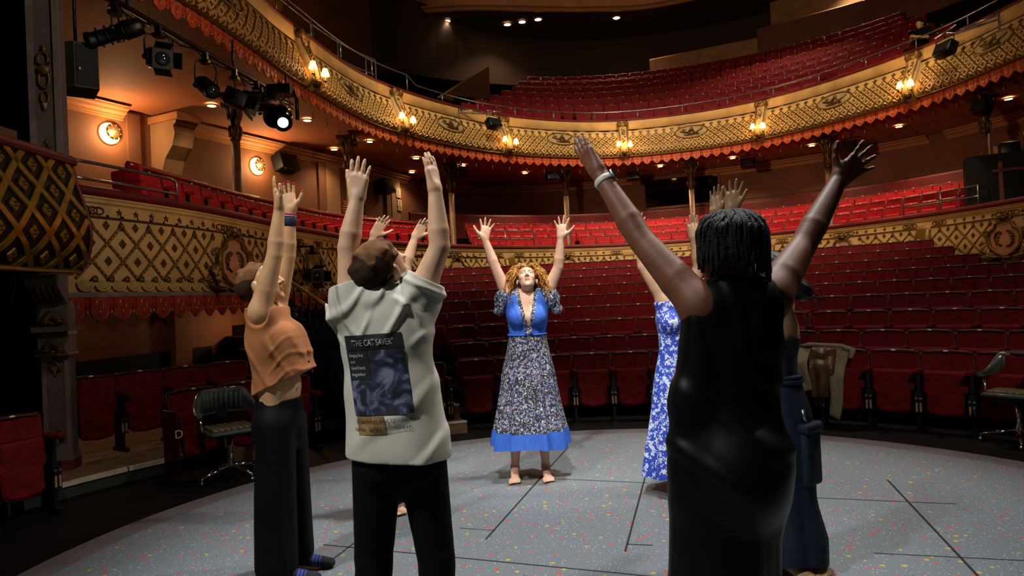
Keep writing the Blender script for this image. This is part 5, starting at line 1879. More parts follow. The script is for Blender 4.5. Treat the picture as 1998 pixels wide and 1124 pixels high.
# ================================================================== VOMITORY: BLACK CABINET, STAIR, AISLE STEPS
root = empty('black_cabinet', (-2.42, 8.95, FLOOR_Z), R(8), 'black painted cabinet at the foot of the side stair', 'cabinet')
a = MB(); a.box((0, 0, 0.6), (0.62, 0.5, 1.2), 'black_paint'); a.build('body', root)
a = MB(); a.add([(-0.31, -0.25, 1.2), (0.31, -0.25, 1.2), (0.31, 0.25, 1.2), (-0.31, 0.25, 1.2), (0.05, -0.25, 1.34), (0.05, 0.25, 1.34)], [(0, 1, 4), (1, 2, 5, 4), (2, 3, 5), (3, 0, 4, 5)], 'black_paint'); a.build('sloped_top', root)
a = MB()
a.box((0, -0.256, 0.6), (0.58, 0.012, 1.12), 'black_gloss'); a.build('door', root)
root = empty('lighting_boom', (-2.38, 9.5, FLOOR_Z), 0, 'tall black boom post beside the side stair', 'boom stand')
a = MB(); a.tube([(0, 0, 0), (0, 0, 1.62)], 0.05, 'black_metal', 8); a.build('post', root)
a = MB(); a.tube([(0, 0, 1.58), (-0.22, 0, 1.62)], 0.025, 'black_metal', 6); a.build('cross_arm', root)
a = MB(); a.lathe([(0.2, 0.0), (0.2, 0.03), (0.05, 0.05)], 'black_metal', n=12); a.build('foot', root)

st = empty('side_stair', (-1.95, 9.75, FLOOR_Z), R(12), 'dark wooden side stair with pale tread edges left of the stalls', 'staircase')
for k in range(7):
    a = MB(); a.box((-0.20 * k, 0, 0.16 * (k + 1) - 0.08), (0.24, 0.7, 0.16), 'carpet_dark'); s_ = a.build('step', st)
    a = MB(); a.box((-0.20 * k + 0.115, 0, 0.16 * (k + 1) + 0.003), (0.04, 0.70, 0.02), 'nosing'); a.build('tread_edge', s_)
a = MB(); a.tube([(0.1, -0.36, 1.0), (-1.25, -0.36, 2.02)], 0.03, 'bright_gold', 8); hr = a.build('handrail', st)
for k in range(14):
    a = MB(); x = 0.06 - 0.095 * k; zb = 0.16 + 0.8 * (0.1 - x) * 0.99
    a.tube([(x, -0.36, max(0.05, zb)), (x, -0.36, 1.0 + (0.1 - x) * 0.755)], 0.011, 'black_metal', 6); a.build('baluster', st)

root = empty('aisle_steps', polar(5.1, -18.35, FLOOR_Z), R(18.35), 'pale wooden aisle steps behind the white-shirted person', 'steps')
for k in range(4):
    a = MB(); a.box((0, -0.33 + 0.34 * k, 0.065 + 0.075 * k), (0.40, 0.34, 0.13 + 0.15 * k), 'step_wood'); s_ = a.build('step', root)
    a = MB(); a.box((0, -0.488 + 0.34 * k, 0.13 + 0.15 * k + 0.004), (0.40, 0.04, 0.02), 'nosing'); a.build('tread_edge', s_)

mb = MB()
p0, p1 = Vector((-2.95, 8.45, FLOOR_Z)), Vector((-2.05, 8.97, FLOOR_Z))
t = (p1 - p0).normalized(); nn = Vector((-t.y, t.x, 0)) * 0.02
mb.add([p0 - nn, p1 - nn, p1 + nn, p0 + nn] + [q + Vector((0, 0, 0.012)) for q in (p0 - nn, p1 - nn, p1 + nn, p0 + nn)], [(4, 5, 6, 7), (0, 1, 5, 4), (1, 2, 6, 5), (2, 3, 7, 6), (3, 0, 4, 7)], 'nosing')
structure('trim_1', mb, 'thin pale nosing strip on the black floor', 'trim')
# lamp in the passage behind the stair
d = bpy.data.lights.new('passage_lamp', 'POINT'); d.energy = 12; d.color = (1.0, 0.55, 0.28); d.shadow_soft_size = 0.1
lo = bpy.data.objects.new('passage_lamp', d); COL.objects.link(lo); lo.location = (-4.5, 12.2, 1.25)
d = bpy.data.lights.new('passage_lamp', 'POINT'); d.energy = 7; d.color = (1.0, 0.6, 0.32); d.shadow_soft_size = 0.1
lo = bpy.data.objects.new('passage_lamp', d); COL.objects.link(lo); lo.location = (-5.6, 8.3, 1.45)

# ================================================================== JACKET ON A FRONT-ROW SEAT
mat('tweed', '857c64', 0.9, var=0.5, vscale=160, bump=0.4, bscale=300, detail=2)
mat('lining', '4e351c', 0.45, var=0.4, vscale=7)
ja = 34.9
jroot = empty('jacket', polar(4.95, ja, FLOOR_Z), R(-ja), 'grey tweed jacket with brown lining thrown over a front-row seat', 'jacket')


def cloth(cols, path, fold, m, name, seed):
    """path(v, x) -> (y, z) draped line; cols: x positions"""
    rnd = random.Random(seed)
    P = []
    for i, x in enumerate(cols):
        P.append([])
        for j in range(25):
            v = j / 24
            y, z, xx = path(v, x)
            P[-1].append((xx + 0.012 * math.sin(7 * v + seed), y - fold * (math.sin(x * 19 + seed + 4 * v) + 0.5 * math.sin(x * 41 - 7 * v)), z))
    a = MB(); a.grid(P, m, smooth=True)
    o = a.build(name, jroot)
    md = o.modifiers.new('thick', 'SOLIDIFY'); md.thickness = 0.012; md.offset = 1
    return o


def drape(drop, top=0.865, spread=0.0, tilt=0.0):
    def f(v, x):
        tz = top - 0.05 * (abs(x) / 0.3) ** 2 + tilt * x
        if v < 0.15:
            return 0.10 - 0.4 * v, tz - 0.28 + v * 1.85, x
        if v < 0.25:
            q = (v - 0.15) / 0.1
            return 0.04 - 0.12 * q, tz + 0.02 * math.sin(PI * q), x
        q = (v - 0.25) / 0.75
        return -0.08 - 0.19 * min(1, q * 3), tz - drop * q, x * (1 - spread * q)
    return f


cloth([-0.26 + 0.14 * i / 6 for i in range(7)], drape(0.46, spread=0.2), 0.018, 'tweed', 'left_front', 1)
cloth([-0.14 + 0.30 * i / 12 for i in range(13)], drape(0.52, top=0.835, spread=0.3), 0.022, 'lining', 'lining', 4)
cloth([0.12 + 0.17 * i / 6 for i in range(7)], drape(0.72, spread=0.42, tilt=-0.10), 0.016, 'tweed', 'right_front', 2)
a = MB(); a.tube([(-0.24, -0.02, 0.86), (-0.12, -0.10, 0.885), (0.05, -0.12, 0.88), (0.2, -0.10, 0.87), (0.31, -0.06, 0.82), (0.30, -0.16, 0.74)], [0.02, 0.035, 0.03, 0.035, 0.045, 0.02], 'tweed', 8, squash=(1, 1, 0.7)); a.build('collar', jroot)
# ================================================================== PEOPLE: implicit bodies meshed with surface nets
V3 = lambda *a: np.array(a, np.float32)


def unit(v):
    v = np.asarray(v, np.float32)
    return v / np.linalg.norm(v)


class Cone:
    """round cone a->b; 'flat' = (axis, ratio): squashed along axis"""

    def __init__(self, a, b, ra, rb, k=0.02, flat=None, sub=False):
        self.a, self.b, self.ra, self.rb, self.k, self.flat, self.sub = V3(*a), V3(*b), ra, rb, k, flat, sub

    def box(self):
        r = max(self.ra, self.rb)
        return np.minimum(self.a, self.b) - r, np.maximum(self.a, self.b) + r

    def dist(self, X, Y, Z):
        a, ba = self.a, self.b - self.a
        L2 = float(ba @ ba) + 1e-12
        px, py, pz = X - a[0], Y - a[1], Z - a[2]
        t = np.clip((px * ba[0] + py * ba[1] + pz * ba[2]) / L2, 0, 1)
        px, py, pz = px - t * ba[0], py - t * ba[1], pz - t * ba[2]
        d2 = px * px + py * py + pz * pz
        q = 1.0
        if self.flat is not None:
            n, q = unit(self.flat[0]), self.flat[1]
            c = px * n[0] + py * n[1] + pz * n[2]
            d2 = d2 - c * c + (c / q) ** 2
        return (np.sqrt(d2) - (self.ra + (self.rb - self.ra) * t)) * (q if q < 1 else 1.0)


class Ell:
    def __init__(self, c, r, Rm=None, k=0.02, sub=False):
        self.c, self.r, self.k, self.sub = V3(*c), V3(*r), k, sub
        self.R = np.asarray(Rm if Rm is not None else np.eye(3), np.float32)   # columns = local axes

    def box(self):
        e = np.sqrt(((self.R * self.r[None, :]) ** 2).sum(1))
        return self.c - e, self.c + e

    def dist(self, X, Y, Z):
        px, py, pz = X - self.c[0], Y - self.c[1], Z - self.c[2]
        k0 = 0; k1 = 0
        for i in range(3):
            q = px * self.R[0, i] + py * self.R[1, i] + pz * self.R[2, i]
            k0 = k0 + (q / self.r[i]) ** 2
            k1 = k1 + (q / self.r[i] ** 2) ** 2
        k0 = np.sqrt(k0); k1 = np.sqrt(k1) + 1e-9
        return k0 * (k0 - 1) / k1


def sdf_mesh(prims, h, name, mats, disp=None, cuts=(), region=None, smooth_it=1):
    los, his = zip(*[p.box() for p in prims if not p.sub])
    lo, hi = np.min(los, 0) - 0.05, np.max(his, 0) + 0.05
    n = np.ceil((hi - lo) / h).astype(int) + 1
    ax = [(lo[i] + h * np.arange(n[i])).astype(np.float32) for i in range(3)]
    D = np.full(tuple(n), 0.2, np.float32)
    for p in prims:
        a, b = p.box()
        pad = p.k + 4 * h + 0.012
        i0 = np.clip(np.floor((a - pad - lo) / h).astype(int), 0, n - 1)
        i1 = np.clip(np.ceil((b + pad - lo) / h).astype(int) + 1, 1, n)
        sl = tuple(slice(i0[j], i1[j]) for j in range(3))
        X, Y, Z = ax[0][sl[0]][:, None, None], ax[1][sl[1]][None, :, None], ax[2][sl[2]][None, None, :]
        d = p.dist(X, Y, Z)
        c = D[sl]
        if p.sub:
            d = -d
            q = np.clip(0.5 - 0.5 * (d - c) / p.k * -1, 0, 1)
            q = np.clip(0.5 + 0.5 * (d - c) / p.k, 0, 1)
            D[sl] = c + (d - c) * q + p.k * q * (1 - q)
        else:
            q = np.clip(0.5 + 0.5 * (c - d) / p.k, 0, 1)
            D[sl] = c + (d - c) * q - p.k * q * (1 - q)
    if disp is not None:
        act = np.abs(D) < 0.06
        I = np.nonzero(act)
        D[I] += disp(ax[0][I[0]], ax[1][I[1]], ax[2][I[2]]).astype(np.float32)
    for o, nn in cuts:
        nn = unit(nn)
        X, Y, Z = ax[0][:, None, None], ax[1][None, :, None], ax[2][None, None, :]
        D = np.maximum(D, (X - o[0]) * nn[0] + (Y - o[1]) * nn[1] + (Z - o[2]) * nn[2])
    S = D < 0
    c = [S[dx:S.shape[0] - 1 + dx, dy:S.shape[1] - 1 + dy, dz:S.shape[2] - 1 + dz] for dx in (0, 1) for dy in (0, 1) for dz in (0, 1)]
    cnt = np.zeros(c[0].shape, np.int8)
    for q in c:
        cnt += q
    I, J, K = np.nonzero((cnt > 0) & (cnt < 8))
    vid = np.full(cnt.shape, -1, np.int32)
    vid[I, J, K] = np.arange(len(I))
    acc = np.zeros((len(I), 3), np.float32); w = np.zeros(len(I), np.float32)
    cor = [(dx, dy, dz) for dx in (0, 1) for dy in (0, 1) for dz in (0, 1)]
    for a in cor:
        for axis in range(3):
            if a[axis] == 0:
                b = list(a); b[axis] = 1
                da = D[I + a[0], J + a[1], K + a[2]]; db = D[I + b[0], J + b[1], K + b[2]]
                m = (da < 0) != (db < 0)
                t = np.where(m, da / (da - db + 1e-12), 0)
                p = np.tile(np.array(a, np.float32), (len(I), 1)); p[:, axis] += t
                acc += p * m[:, None]; w += m
    V = lo + h * (np.stack([I, J, K], 1) + acc / w[:, None])
    quads = []
    for axis in range(3):
        s0 = [slice(None)] * 3; s1 = [slice(None)] * 3
        s0[axis] = slice(0, -1); s1[axis] = slice(1, None)
        ch = S[tuple(s0)] != S[tuple(s1)]
        A, B_, C_ = np.nonzero(ch)
        idx = np.stack([A, B_, C_], 1)
        o1, o2 = [(1, 2), (2, 0), (0, 1)][axis]
        ok = (idx[:, o1] > 0) & (idx[:, o2] > 0) & (idx[:, o1] < cnt.shape[o1]) & (idx[:, o2] < cnt.shape[o2])
        idx = idx[ok]
        def vv(d1, d2):
            q = idx.copy(); q[:, o1] += d1; q[:, o2] += d2
            return vid[q[:, 0], q[:, 1], q[:, 2]]
        q = np.stack([vv(-1, -1), vv(0, -1), vv(0, 0), vv(-1, 0)], 1)
        ins = S[idx[:, 0], idx[:, 1], idx[:, 2]]
        q[~ins] = q[~ins][:, ::-1]
        quads.append(q)
    Q = np.concatenate(quads)
    Q = Q[(Q >= 0).all(1)]
    for _ in range(smooth_it):
        s = np.zeros_like(V); m = np.zeros(len(V), np.float32)
        for a, b in ((0, 1), (1, 2), (2, 3), (3, 0)):
            np.add.at(s, Q[:, a], V[Q[:, b]]); np.add.at(s, Q[:, b], V[Q[:, a]])
            np.add.at(m, Q[:, a], 1); np.add.at(m, Q[:, b], 1)
        V = V * 0.5 + 0.5 * s / np.maximum(m, 1)[:, None]
    me = bpy.data.meshes.new(name)
    me.vertices.add(len(V)); me.vertices.foreach_set('co', V.astype(np.float32).ravel())
    me.loops.add(len(Q) * 4); me.loops.foreach_set('vertex_index', Q.astype(np.int32).ravel())
    me.polygons.add(len(Q))
    me.polygons.foreach_set('loop_start', np.arange(0, len(Q) * 4, 4, dtype=np.int32))
    me.polygons.foreach_set('loop_total', np.full(len(Q), 4, np.int32))
    me.polygons.foreach_set('use_smooth', np.ones(len(Q), bool))
    for mname in mats:
        me.materials.append(MATS[mname])
    if region is not None:
        me.polygons.foreach_set('material_index', region(V[Q].mean(1)).astype(np.int32))
    me.update(calc_edges=True)
    return me


def basis(y, z):
    """columns x (right), y (forward), z (up)"""
    y = unit(y); z = np.asarray(z, np.float32); z = unit(z - y * (z @ y)); x = np.cross(y, z)
    return np.stack([x, y, z], 1)


def head_prims(c, fwd, up, s=1.0, fem=True):
    B = basis(fwd, up)
    P = lambda x, y, z: V3(*(np.asarray(c) + B @ (np.array((x, y, z)) * s)))
    E = lambda p, r, k, sub=False: Ell(P(*p), np.array(r) * s, B, k, sub)
    j = 0.95 if fem else 1.05
    L = [E((0, -0.012, 0.028), (0.074, 0.094, 0.083), 0.01),
         E((0, 0.032, -0.020), (0.062, 0.064, 0.085), 0.02),
         E((0, 0.040, -0.068), (0.048 * j, 0.050, 0.042), 0.02),
         E((0, 0.078, -0.098), (0.020 * j, 0.016, 0.015), 0.02),
         E((0, 0.078, 0.030), (0.050, 0.018, 0.014), 0.02)]
    for sx in (-1, 1):
        L += [E((sx * 0.036, 0.070, -0.022), (0.024, 0.022, 0.022), 0.018),
              E((sx * 0.031, 0.100, 0.010), (0.017, 0.014, 0.011), 0.012, True),
              E((sx * 0.031, 0.081, 0.010), (0.0135, 0.0125, 0.0125), 0.003),
              E((sx * 0.080, -0.006, -0.012), (0.011, 0.019, 0.031), 0.006),
              Cone(P(sx * 0.014, 0.098, 0.028), P(sx * 0.046, 0.084, 0.030), 0.006 * s, 0.005 * s, 0.008)]
    L += [Cone(P(0, 0.094, 0.014), P(0, 0.113, -0.022), 0.007 * s, 0.0115 * s, 0.01),
          Cone(P(-0.012, 0.102, -0.027), P(0.012, 0.102, -0.027), 0.0075 * s, 0.0075 * s, 0.006),
          E((0, 0.093, -0.052), (0.021, 0.010, 0.0055), 0.004), E((0, 0.092, -0.062), (0.018, 0.010, 0.0065), 0.004),
          E((0, 0.108, -0.0565), (0.020, 0.010, 0.0018), 0.003, True)]
    return L, P, B


def hand_prims(w, d, n, thumb, size=1.0, spread=0.12, curl=0.12, tout=0.7, gap=None):
    """w wrist, d towards the fingertips, n palm normal, thumb = +1/-1 side along cross(d, n)"""
    d = unit(d); n = np.asarray(n, np.float32); n = unit(n - d * (n @ d)); l = np.cross(d, n) * thumb
    s = size
    P = lambda x, y, z: np.asarray(w, np.float32) + (l * x + d * y + n * z) * s
    L = []
    tips = []
    X = [0.030, 0.010, -0.011, -0.031]
    YK = [0.088, 0.092, 0.088, 0.080]
    FL = [0.070, 0.080, 0.074, 0.058]
    for i in range(4):
        L.append(Cone(P(X[i] * 0.55, 0.008, 0), P(X[i], YK[i], 0), 0.0165 * s, 0.0118 * s, 0.016))
        a = (1.2 - i) * spread
        f = np.array((math.sin(a), math.cos(a)))
        p = np.array((X[i], YK[i], 0.0))
        ang = curl * 0.5
        r = 0.0092 if i < 3 else 0.0080
        for q, ln in enumerate((0.45, 0.30, 0.25)):
            st = FL[i] * ln
            v = np.array((f[0] * math.cos(ang), f[1] * math.cos(ang), math.sin(ang))) * st
            p2 = p + v
            L.append(Cone(P(*p), P(*p2), r * s, (r - 0.0008) * s, 0.005 if q else 0.007))
            p, r = p2, r - 0.0008
            ang += curl * (1.0 if i < 3 else 1.2)
        tips.append(P(*p))
    a = tout
    b0 = np.array((0.022, 0.018, 0.006)); b1 = b0 + np.array((math.sin(a) * 0.046, math.cos(a) * 0.046, 0.012))
    b2 = b1 + np.array((math.sin(a * 0.8) * 0.034, math.cos(a * 0.8) * 0.034, 0.006)); b3 = b2 + np.array((math.sin(a * 0.55) * 0.026, math.cos(a * 0.55) * 0.026, 0.003))
    L += [Cone(P(*b0), P(*b1), 0.018 * s, 0.0125 * s, 0.014), Cone(P(*b1), P(*b2), 0.0112 * s, 0.0102 * s, 0.006), Cone(P(*b2), P(*b3), 0.0102 * s, 0.0085 * s, 0.005)]
    tips.append(P(*b3))
    L.append(Ell(P(0.012, 0.045, 0.006), np.array((0.026, 0.036, 0.012)) * s, np.stack([l, d, n], 1), 0.014))
    return L, tips


def arm_prims(sh, el, wr, s=1.0, fat=1.0):
    sh, el, wr = map(lambda q: np.asarray(q, np.float32), (sh, el, wr))
    m1, m2 = sh + (el - sh) * 0.4, el + (wr - el) * 0.28
    return [Cone(sh, m1, 0.056 * s * fat, 0.052 * s * fat, 0.03), Cone(m1, el, 0.052 * s * fat, 0.041 * s, 0.004), Cone(el, m2, 0.041 * s, 0.043 * s, 0.006), Cone(m2, wr, 0.043 * s, 0.0275 * s, 0.004),
            Cone(wr, wr + (wr - el) * 0.06, 0.0275 * s, 0.026 * s, 0.004)]


def torso_prims(J, fd, s=1.0, bust=0.0, inf=0.0, neck=True, ch=0.145, wa=0.122, hi=0.165, k=0.05):
    fd = unit(fd)
    nk, c, w, p = [np.asarray(J[q], np.float32) for q in ('neck', 'chest', 'waist', 'pelvis')]
    shm = (np.asarray(J['shL'], np.float32) + np.asarray(J['shR'], np.float32)) / 2
    F = (fd, 0.70)
    up = nk + (c - nk) * 0.45
    L = [Cone(up, c, (ch * 0.92) * s + inf, ch * s + inf, k, F), Cone(c, w, ch * s + inf, wa * s + inf, k, F), Cone(w, p, wa * s + inf, hi * s + inf, k, (fd, 0.74)),
         Cone(p, p + V3(0, 0, -0.06), hi * s + inf, hi * 0.95 * s + inf, k, (fd, 0.80))]
    for q in ('shL', 'shR'):
        L.append(Cone(nk + (shm - nk) * 0.5, J[q], 0.055 * s + inf, 0.058 * s + inf, 0.04))
        L.append(Cone(c + (np.asarray(J[q]) - c) * 0.35, J[q], 0.085 * s + inf, 0.060 * s + inf, 0.04, F))
    if bust:
        rt = np.cross(fd, V3(0, 0, 1))
        for sg in (-1, 1):
            L.append(Ell(c + fd * (0.085 * s) + rt * sg * 0.068 * s + V3(0, 0, -0.015), np.array((bust, bust, bust * 1.05)) + inf * 0.6, None, 0.035))
    return L


def neck_prims(J, headP, s=1.0, fem=True):
    r = 0.050 if fem else 0.058
    return [Cone(J['neck'], headP(0, -0.022, -0.05), r * 1.12 * s, r * s, 0.025)]


def leg_prims(hip, kn, an, toe, s=1.0, bare=True):
    hip, kn, an, toe = map(lambda q: np.asarray(q, np.float32), (hip, kn, an, toe))
    d = unit((toe - an) * V3(1, 1, 0))
    side = np.cross(d, V3(0, 0, 1))
    m = kn + (an - kn) * 0.3
    heel = an - d * 0.03 + V3(0, 0, -0.035)
    ball = np.array((toe[0], toe[1], 0.022), np.float32) - d * 0.05
    L = [Cone(hip, kn, 0.082 * s, 0.054 * s, 0.03), Cone(kn, m, 0.052 * s, 0.052 * s, 0.02), Cone(m, an, 0.052 * s, 0.032 * s, 0.02),
         Cone(an, heel, 0.033 * s, 0.030 * s, 0.02), Cone(an + V3(0, 0, -0.01), ball, 0.034 * s, 0.026 * s, 0.025, (V3(0, 0, 1), 0.9)), Cone(heel, ball, 0.028, 0.030, 0.02, (V3(0, 0, 1), 0.75)),
         Cone(ball - side * 0.022, ball + side * 0.022, 0.024, 0.022, 0.015, (V3(0, 0, 1), 0.8))]
    if bare:
        for q in range(5):
            o = ball + side * (0.036 - 0.018 * q) + d * 0.005
            L.append(Cone(o, o + d * (0.045 - 0.006 * abs(q - 0.5 * 0) if True else 0) + V3(0, 0, -0.006), 0.0125 if q == 0 else 0.0098, 0.011 if q == 0 else 0.008, 0.006))
    return L


# ---- skin, hair and cloth
def skin(name, col, var=0.12, rough=0.5):
    return mat(name, col, rough, var=var, vscale=14, bump=0.08, bscale=220, sss=0.08, spec=0.4)


skin('skin_pale', 'dcae92'); skin('skin_fair', 'd6aa88'); skin('skin_tan', 'c89a70'); skin('skin_deep', '74462f', 0.15, 0.55); skin('skin_olive', 'b08a62')
mat('lip_rose', 'b06a60', 0.45, var=0.1)
mat('nail_red', 'a01a20', 0.25, var=0)
mat('brow', '6a4a2e', 0.7, var=0.1)
mat('eye_white', 'd8d0c8', 0.2, var=0)
mat('eye_iris', '2a3a40', 0.15, var=0)
mat('hair_ginger', 'b87a30', 0.45, var=0.35, vscale=30, spec=0.6)
mat('hair_gold', 'd09a44', 0.4, var=0.3, vscale=30, spec=0.6)
mat('hair_black', '0c0b0b', 0.5, var=0.4, vscale=60, spec=0.35)
mat('hair_locs', '0c0c0d', 0.6, var=0.5, vscale=120, bump=0.6, bscale=180, spec=0.3)
mat('wig_cap', '6e4a2e', 0.75, var=0.35, vscale=22, bump=0.2, bscale=200, spec=0.12)
mat('wig_cap_dark', '38241a', 0.75, var=0.4, vscale=22, bump=0.2, bscale=200, spec=0.12)
mat('band_black', '0a0a0a', 0.6, var=0)
mat('tee_white', 'c6c2b4', 0.85, var=0.06, vscale=5, bump=0.1, bscale=400)
mat('jeans_black', '08090e', 0.85, var=0.25, vscale=12, bump=0.2, bscale=300, spec=0.12)
mat('trouser_black', '060609', 0.7, var=0.3, vscale=5, spec=0.15)
mat('linen_orange', 'a8683a', 0.85, var=0.15, vscale=6, bump=0.3, bscale=250)
mat('satin_black', '06080b', 0.42, var=0.25, vscale=4, spec=0.28)
mat('navy_skirt', '141d2c', 0.7, var=0.25, vscale=8, spec=0.25)
mat('navy_knit', '151a2a', 0.8, var=0.2, vscale=12)
mat('sock_black', '0c0d14', 0.85, var=0.2)
mat('sock_blue', '2c3a9a', 0.85, var=0.1)
mat('watch_band', 'c8c4b8', 0.5, var=0.05)
mat('teal_skirt', '14262c', 0.7, var=0.2)
mat('band_navy', '12183a', 0.7, var=0.2)
mat('band_pink', 'b04a5a', 0.6, var=0.1)


def floral(name, base, cols, scale):
    m = mat(name, base, 0.75, var=0.0)
    N_, L_, B_ = nodes_of(m)
    tc_ = N_.new('ShaderNodeTexCoord')
    cur_ = None
    base_rgb = N_.new('ShaderNodeRGB'); base_rgb.outputs[0].default_value = lin(base)
    cur_ = base_rgb.outputs[0]
    for i, (c, sc, thr, keep) in enumerate(cols):
        mp_ = N_.new('ShaderNodeMapping'); mp_.inputs['Location'].default_value = (i * 2.3, i * 1.7, i * 0.9)
        nz = N_.new('ShaderNodeTexNoise'); nz.inputs['Scale'].default_value = sc * 1.6
        L_.new(tc_.outputs['Object'], mp_.inputs['Vector'])
        L_.new(mp_.outputs['Vector'], nz.inputs['Vector'])
        add = N_.new('ShaderNodeMix'); add.data_type = 'RGBA'; add.blend_type = 'LINEAR_LIGHT'; add.inputs['Factor'].default_value = 0.06 * 20 / sc
        L_.new(mp_.outputs['Vector'], add.inputs['A']); L_.new(nz.outputs['Color'], add.inputs['B'])
        v_ = N_.new('ShaderNodeTexVoronoi'); v_.inputs['Scale'].default_value = sc
        L_.new(add.outputs['Result'], v_.inputs['Vector'])
        sp = N_.new('ShaderNodeSeparateColor'); L_.new(v_.outputs['Color'], sp.inputs['Color'])
        a_ = N_.new('ShaderNodeMath'); a_.operation = 'LESS_THAN'; a_.inputs[1].default_value = keep; L_.new(sp.outputs[0], a_.inputs[0])
        b_ = N_.new('ShaderNodeMath'); b_.operation = 'LESS_THAN'; b_.inputs[1].default_value = thr; L_.new(v_.outputs['Distance'], b_.inputs[0])
        mu_ = N_.new('ShaderNodeMath'); mu_.operation = 'MULTIPLY'; L_.new(a_.outputs[0], mu_.inputs[0]); L_.new(b_.outputs[0], mu_.inputs[1])
        mx_ = N_.new('ShaderNodeMix'); mx_.data_type = 'RGBA'; L_.new(mu_.outputs[0], mx_.inputs['Factor']); L_.new(cur_, mx_.inputs['A']); mx_.inputs['B'].default_value = lin(c)
        cur_ = mx_.outputs['Result']
    L_.new(cur_, B_.inputs['Base Color'])
    return m


floral('floral_print', '20222e', [('7c8cb4', 46, 0.44, 0.55), ('c4c0bc', 50, 0.38, 0.5), ('b4868a', 44, 0.36, 0.25), ('e8e4dc', 75, 0.30, 0.35), ('2c4a9a', 55, 0.34, 0.22)], 1)
floral('blue_print', '2f5fc0', [('5a86dc', 110, 0.30, 0.5), ('1c3a86', 150, 0.25, 0.35)], 1)
floral('white_blue_print', '2a48b8', [('d8e0f4', 26, 0.46, 0.75), ('c4d2f0', 34, 0.36, 0.5), ('2a48b8', 60, 0.22, 0.3)], 1)


def fold(amp, ax, freq, warp=1.0, seed=0.0, zf=3.0):
    """cloth folds: ridges running roughly vertically, wandering"""
    def f(X, Y, Z):
        a = X * ax[0] + Y * ax[1]
        return -amp * (np.sin(a * freq + warp * np.sin(Z * zf + seed) + seed) + 0.5 * np.sin(a * freq * 1.9 - warp * np.cos(Z * zf * 1.7) + 2 * seed))
    return f


def loft(rings, m, name, parent, n=96, thick=0.0, cap_top=False):
    """rings: list of (cx, cy, z, rx, ry, fold_amp, fold_n, phase)"""
    P = []
    for i in range(n):
        a = 2 * PI * i / n
        row = []
        for cx, cy, z, rx, ry, fa, fn, ph in rings:
            k = 1 + fa * (math.sin(fn * a + ph) + 0.45 * math.sin((fn * 1.6 // 1) * a - ph * 1.3) + 0.3 * math.sin((fn * 2 + 3) * a + 2.0))
            row.append((cx + rx * k * math.cos(a), cy + ry * k * math.sin(a), z + (0.012 * math.sin(3 * a + ph) if z == rings[0][2] else 0)))
        P.append(row)
    a = MB(); a.grid(P, m, smooth=True, closed_u=True)
    return a.build(name, parent)


def interp_rings(keys, n):
    keys = np.array(keys, float)
    t = np.linspace(0, 1, len(keys)); q = np.linspace(0, 1, n)
    c = [np.interp(q, t, keys[:, i]) for i in range(keys.shape[1])]
    return list(zip(*c))


def person(name, loc, label, group=None):
    return empty('person', loc, 0, label, 'person', group)


def pobj(name, me, root):
    o = link(name, me, root, Matrix.Translation(-Vector(root.location)))
    return o


def build_in(mb, name, root):
    return mb.build(name, root, Matrix.Translation(-Vector(root.location)))


def near_any(C, pts, r):
    m = np.zeros(len(C), bool)
    for p in pts:
        m |= ((C - np.asarray(p, np.float32)) ** 2).sum(1) < r * r
    return m


def eyes(P, B, root, s=1.0, look=(0, 1, 0.25)):
    for sx in (-1, 1):
        a = MB()
        c = Vector(P(sx * 0.031, 0.0835, 0.010).tolist())
        a.ell(c, (0.0122 * s,) * 3, 'eye_white', nu=14, nv=10)
        d = Vector((B @ unit(np.array(look))).tolist())
        a.ell(c + d * 0.0075 * s, (0.0062 * s,) * 3, 'eye_iris', nu=10, nv=8)
        build_in(a, 'eye', root)


# ---------------------------------------------------------------- 1: curly-haired woman in the blue dress, facing us
J = dict(neck=(0.115, 5.47, 1.425), shL=(-0.030, 5.47, 1.44), elL=(-0.123, 5.45, 1.682), wrL=(-0.198, 5.44, 1.915), shR=(0.263, 5.47, 1.43), elR=(0.377, 5.45, 1.666), wrR=(0.409, 5.44, 1.90),
         chest=(0.113, 5.46, 1.29), waist=(0.106, 5.45, 1.13), pelvis=(0.094, 5.46, 0.91))
root = person('person', (0.10, 5.46, 0.0), 'person with ginger curls in a blue and floral dress, arms raised, facing the camera')
hp, HP, HB_ = head_prims((0.122, 5.455, 1.575), (0.0, -0.80, 0.52), (0, 0.52, 0.80), 1.0)
fd = (0, -1, 0)
hl, tl = hand_prims(J['wrL'], (0.03, 0.0, 0.185), (0, -1, 0.05), 1 if False else -1, 1.0, 0.30, 0.06, 0.95)
hr, tr = hand_prims(J['wrR'], (0.02, 0.0, 0.19), (0, -1, 0.05), 1, 1.0, 0.30, 0.06, 0.95)
body = torso_prims(J, fd, 0.95, 0.066) + neck_prims(J, HP, 0.95) + hp + arm_prims(J['shL'], J['elL'], J['wrL'], 0.95) + arm_prims(J['shR'], J['elR'], J['wrR'], 0.95) + hl + hr
body += leg_prims((0.012, 5.46, 0.86), (-0.015, 5.45, 0.44), (-0.044, 5.47, 0.085), (-0.050, 5.26, 0.02), 0.92) + leg_prims((0.17, 5.46, 0.86), (0.188, 5.45, 0.43), (0.202, 5.47, 0.085), (0.215, 5.26, 0.02), 0.92)
lipc = [HP(0, 0.10, -0.057), HP(0.012, 0.098, -0.057), HP(-0.012, 0.098, -0.057)]
browc = [HP(sx * x, 0.098 - abs(x) * 0.22, 0.035) for sx in (-1, 1) for x in (0.016, 0.026, 0.036, 0.044)]
pobj('body', sdf_mesh(body, 0.0052, 'body_curly', ['skin_pale', 'lip_rose', 'brow'], region=lambda C: near_any(C, lipc, 0.0125) * 1 + near_any(C, browc, 0.0065) * 2), root)
eyes(HP, HB_, root, 1.0, (0, 1, -0.1))
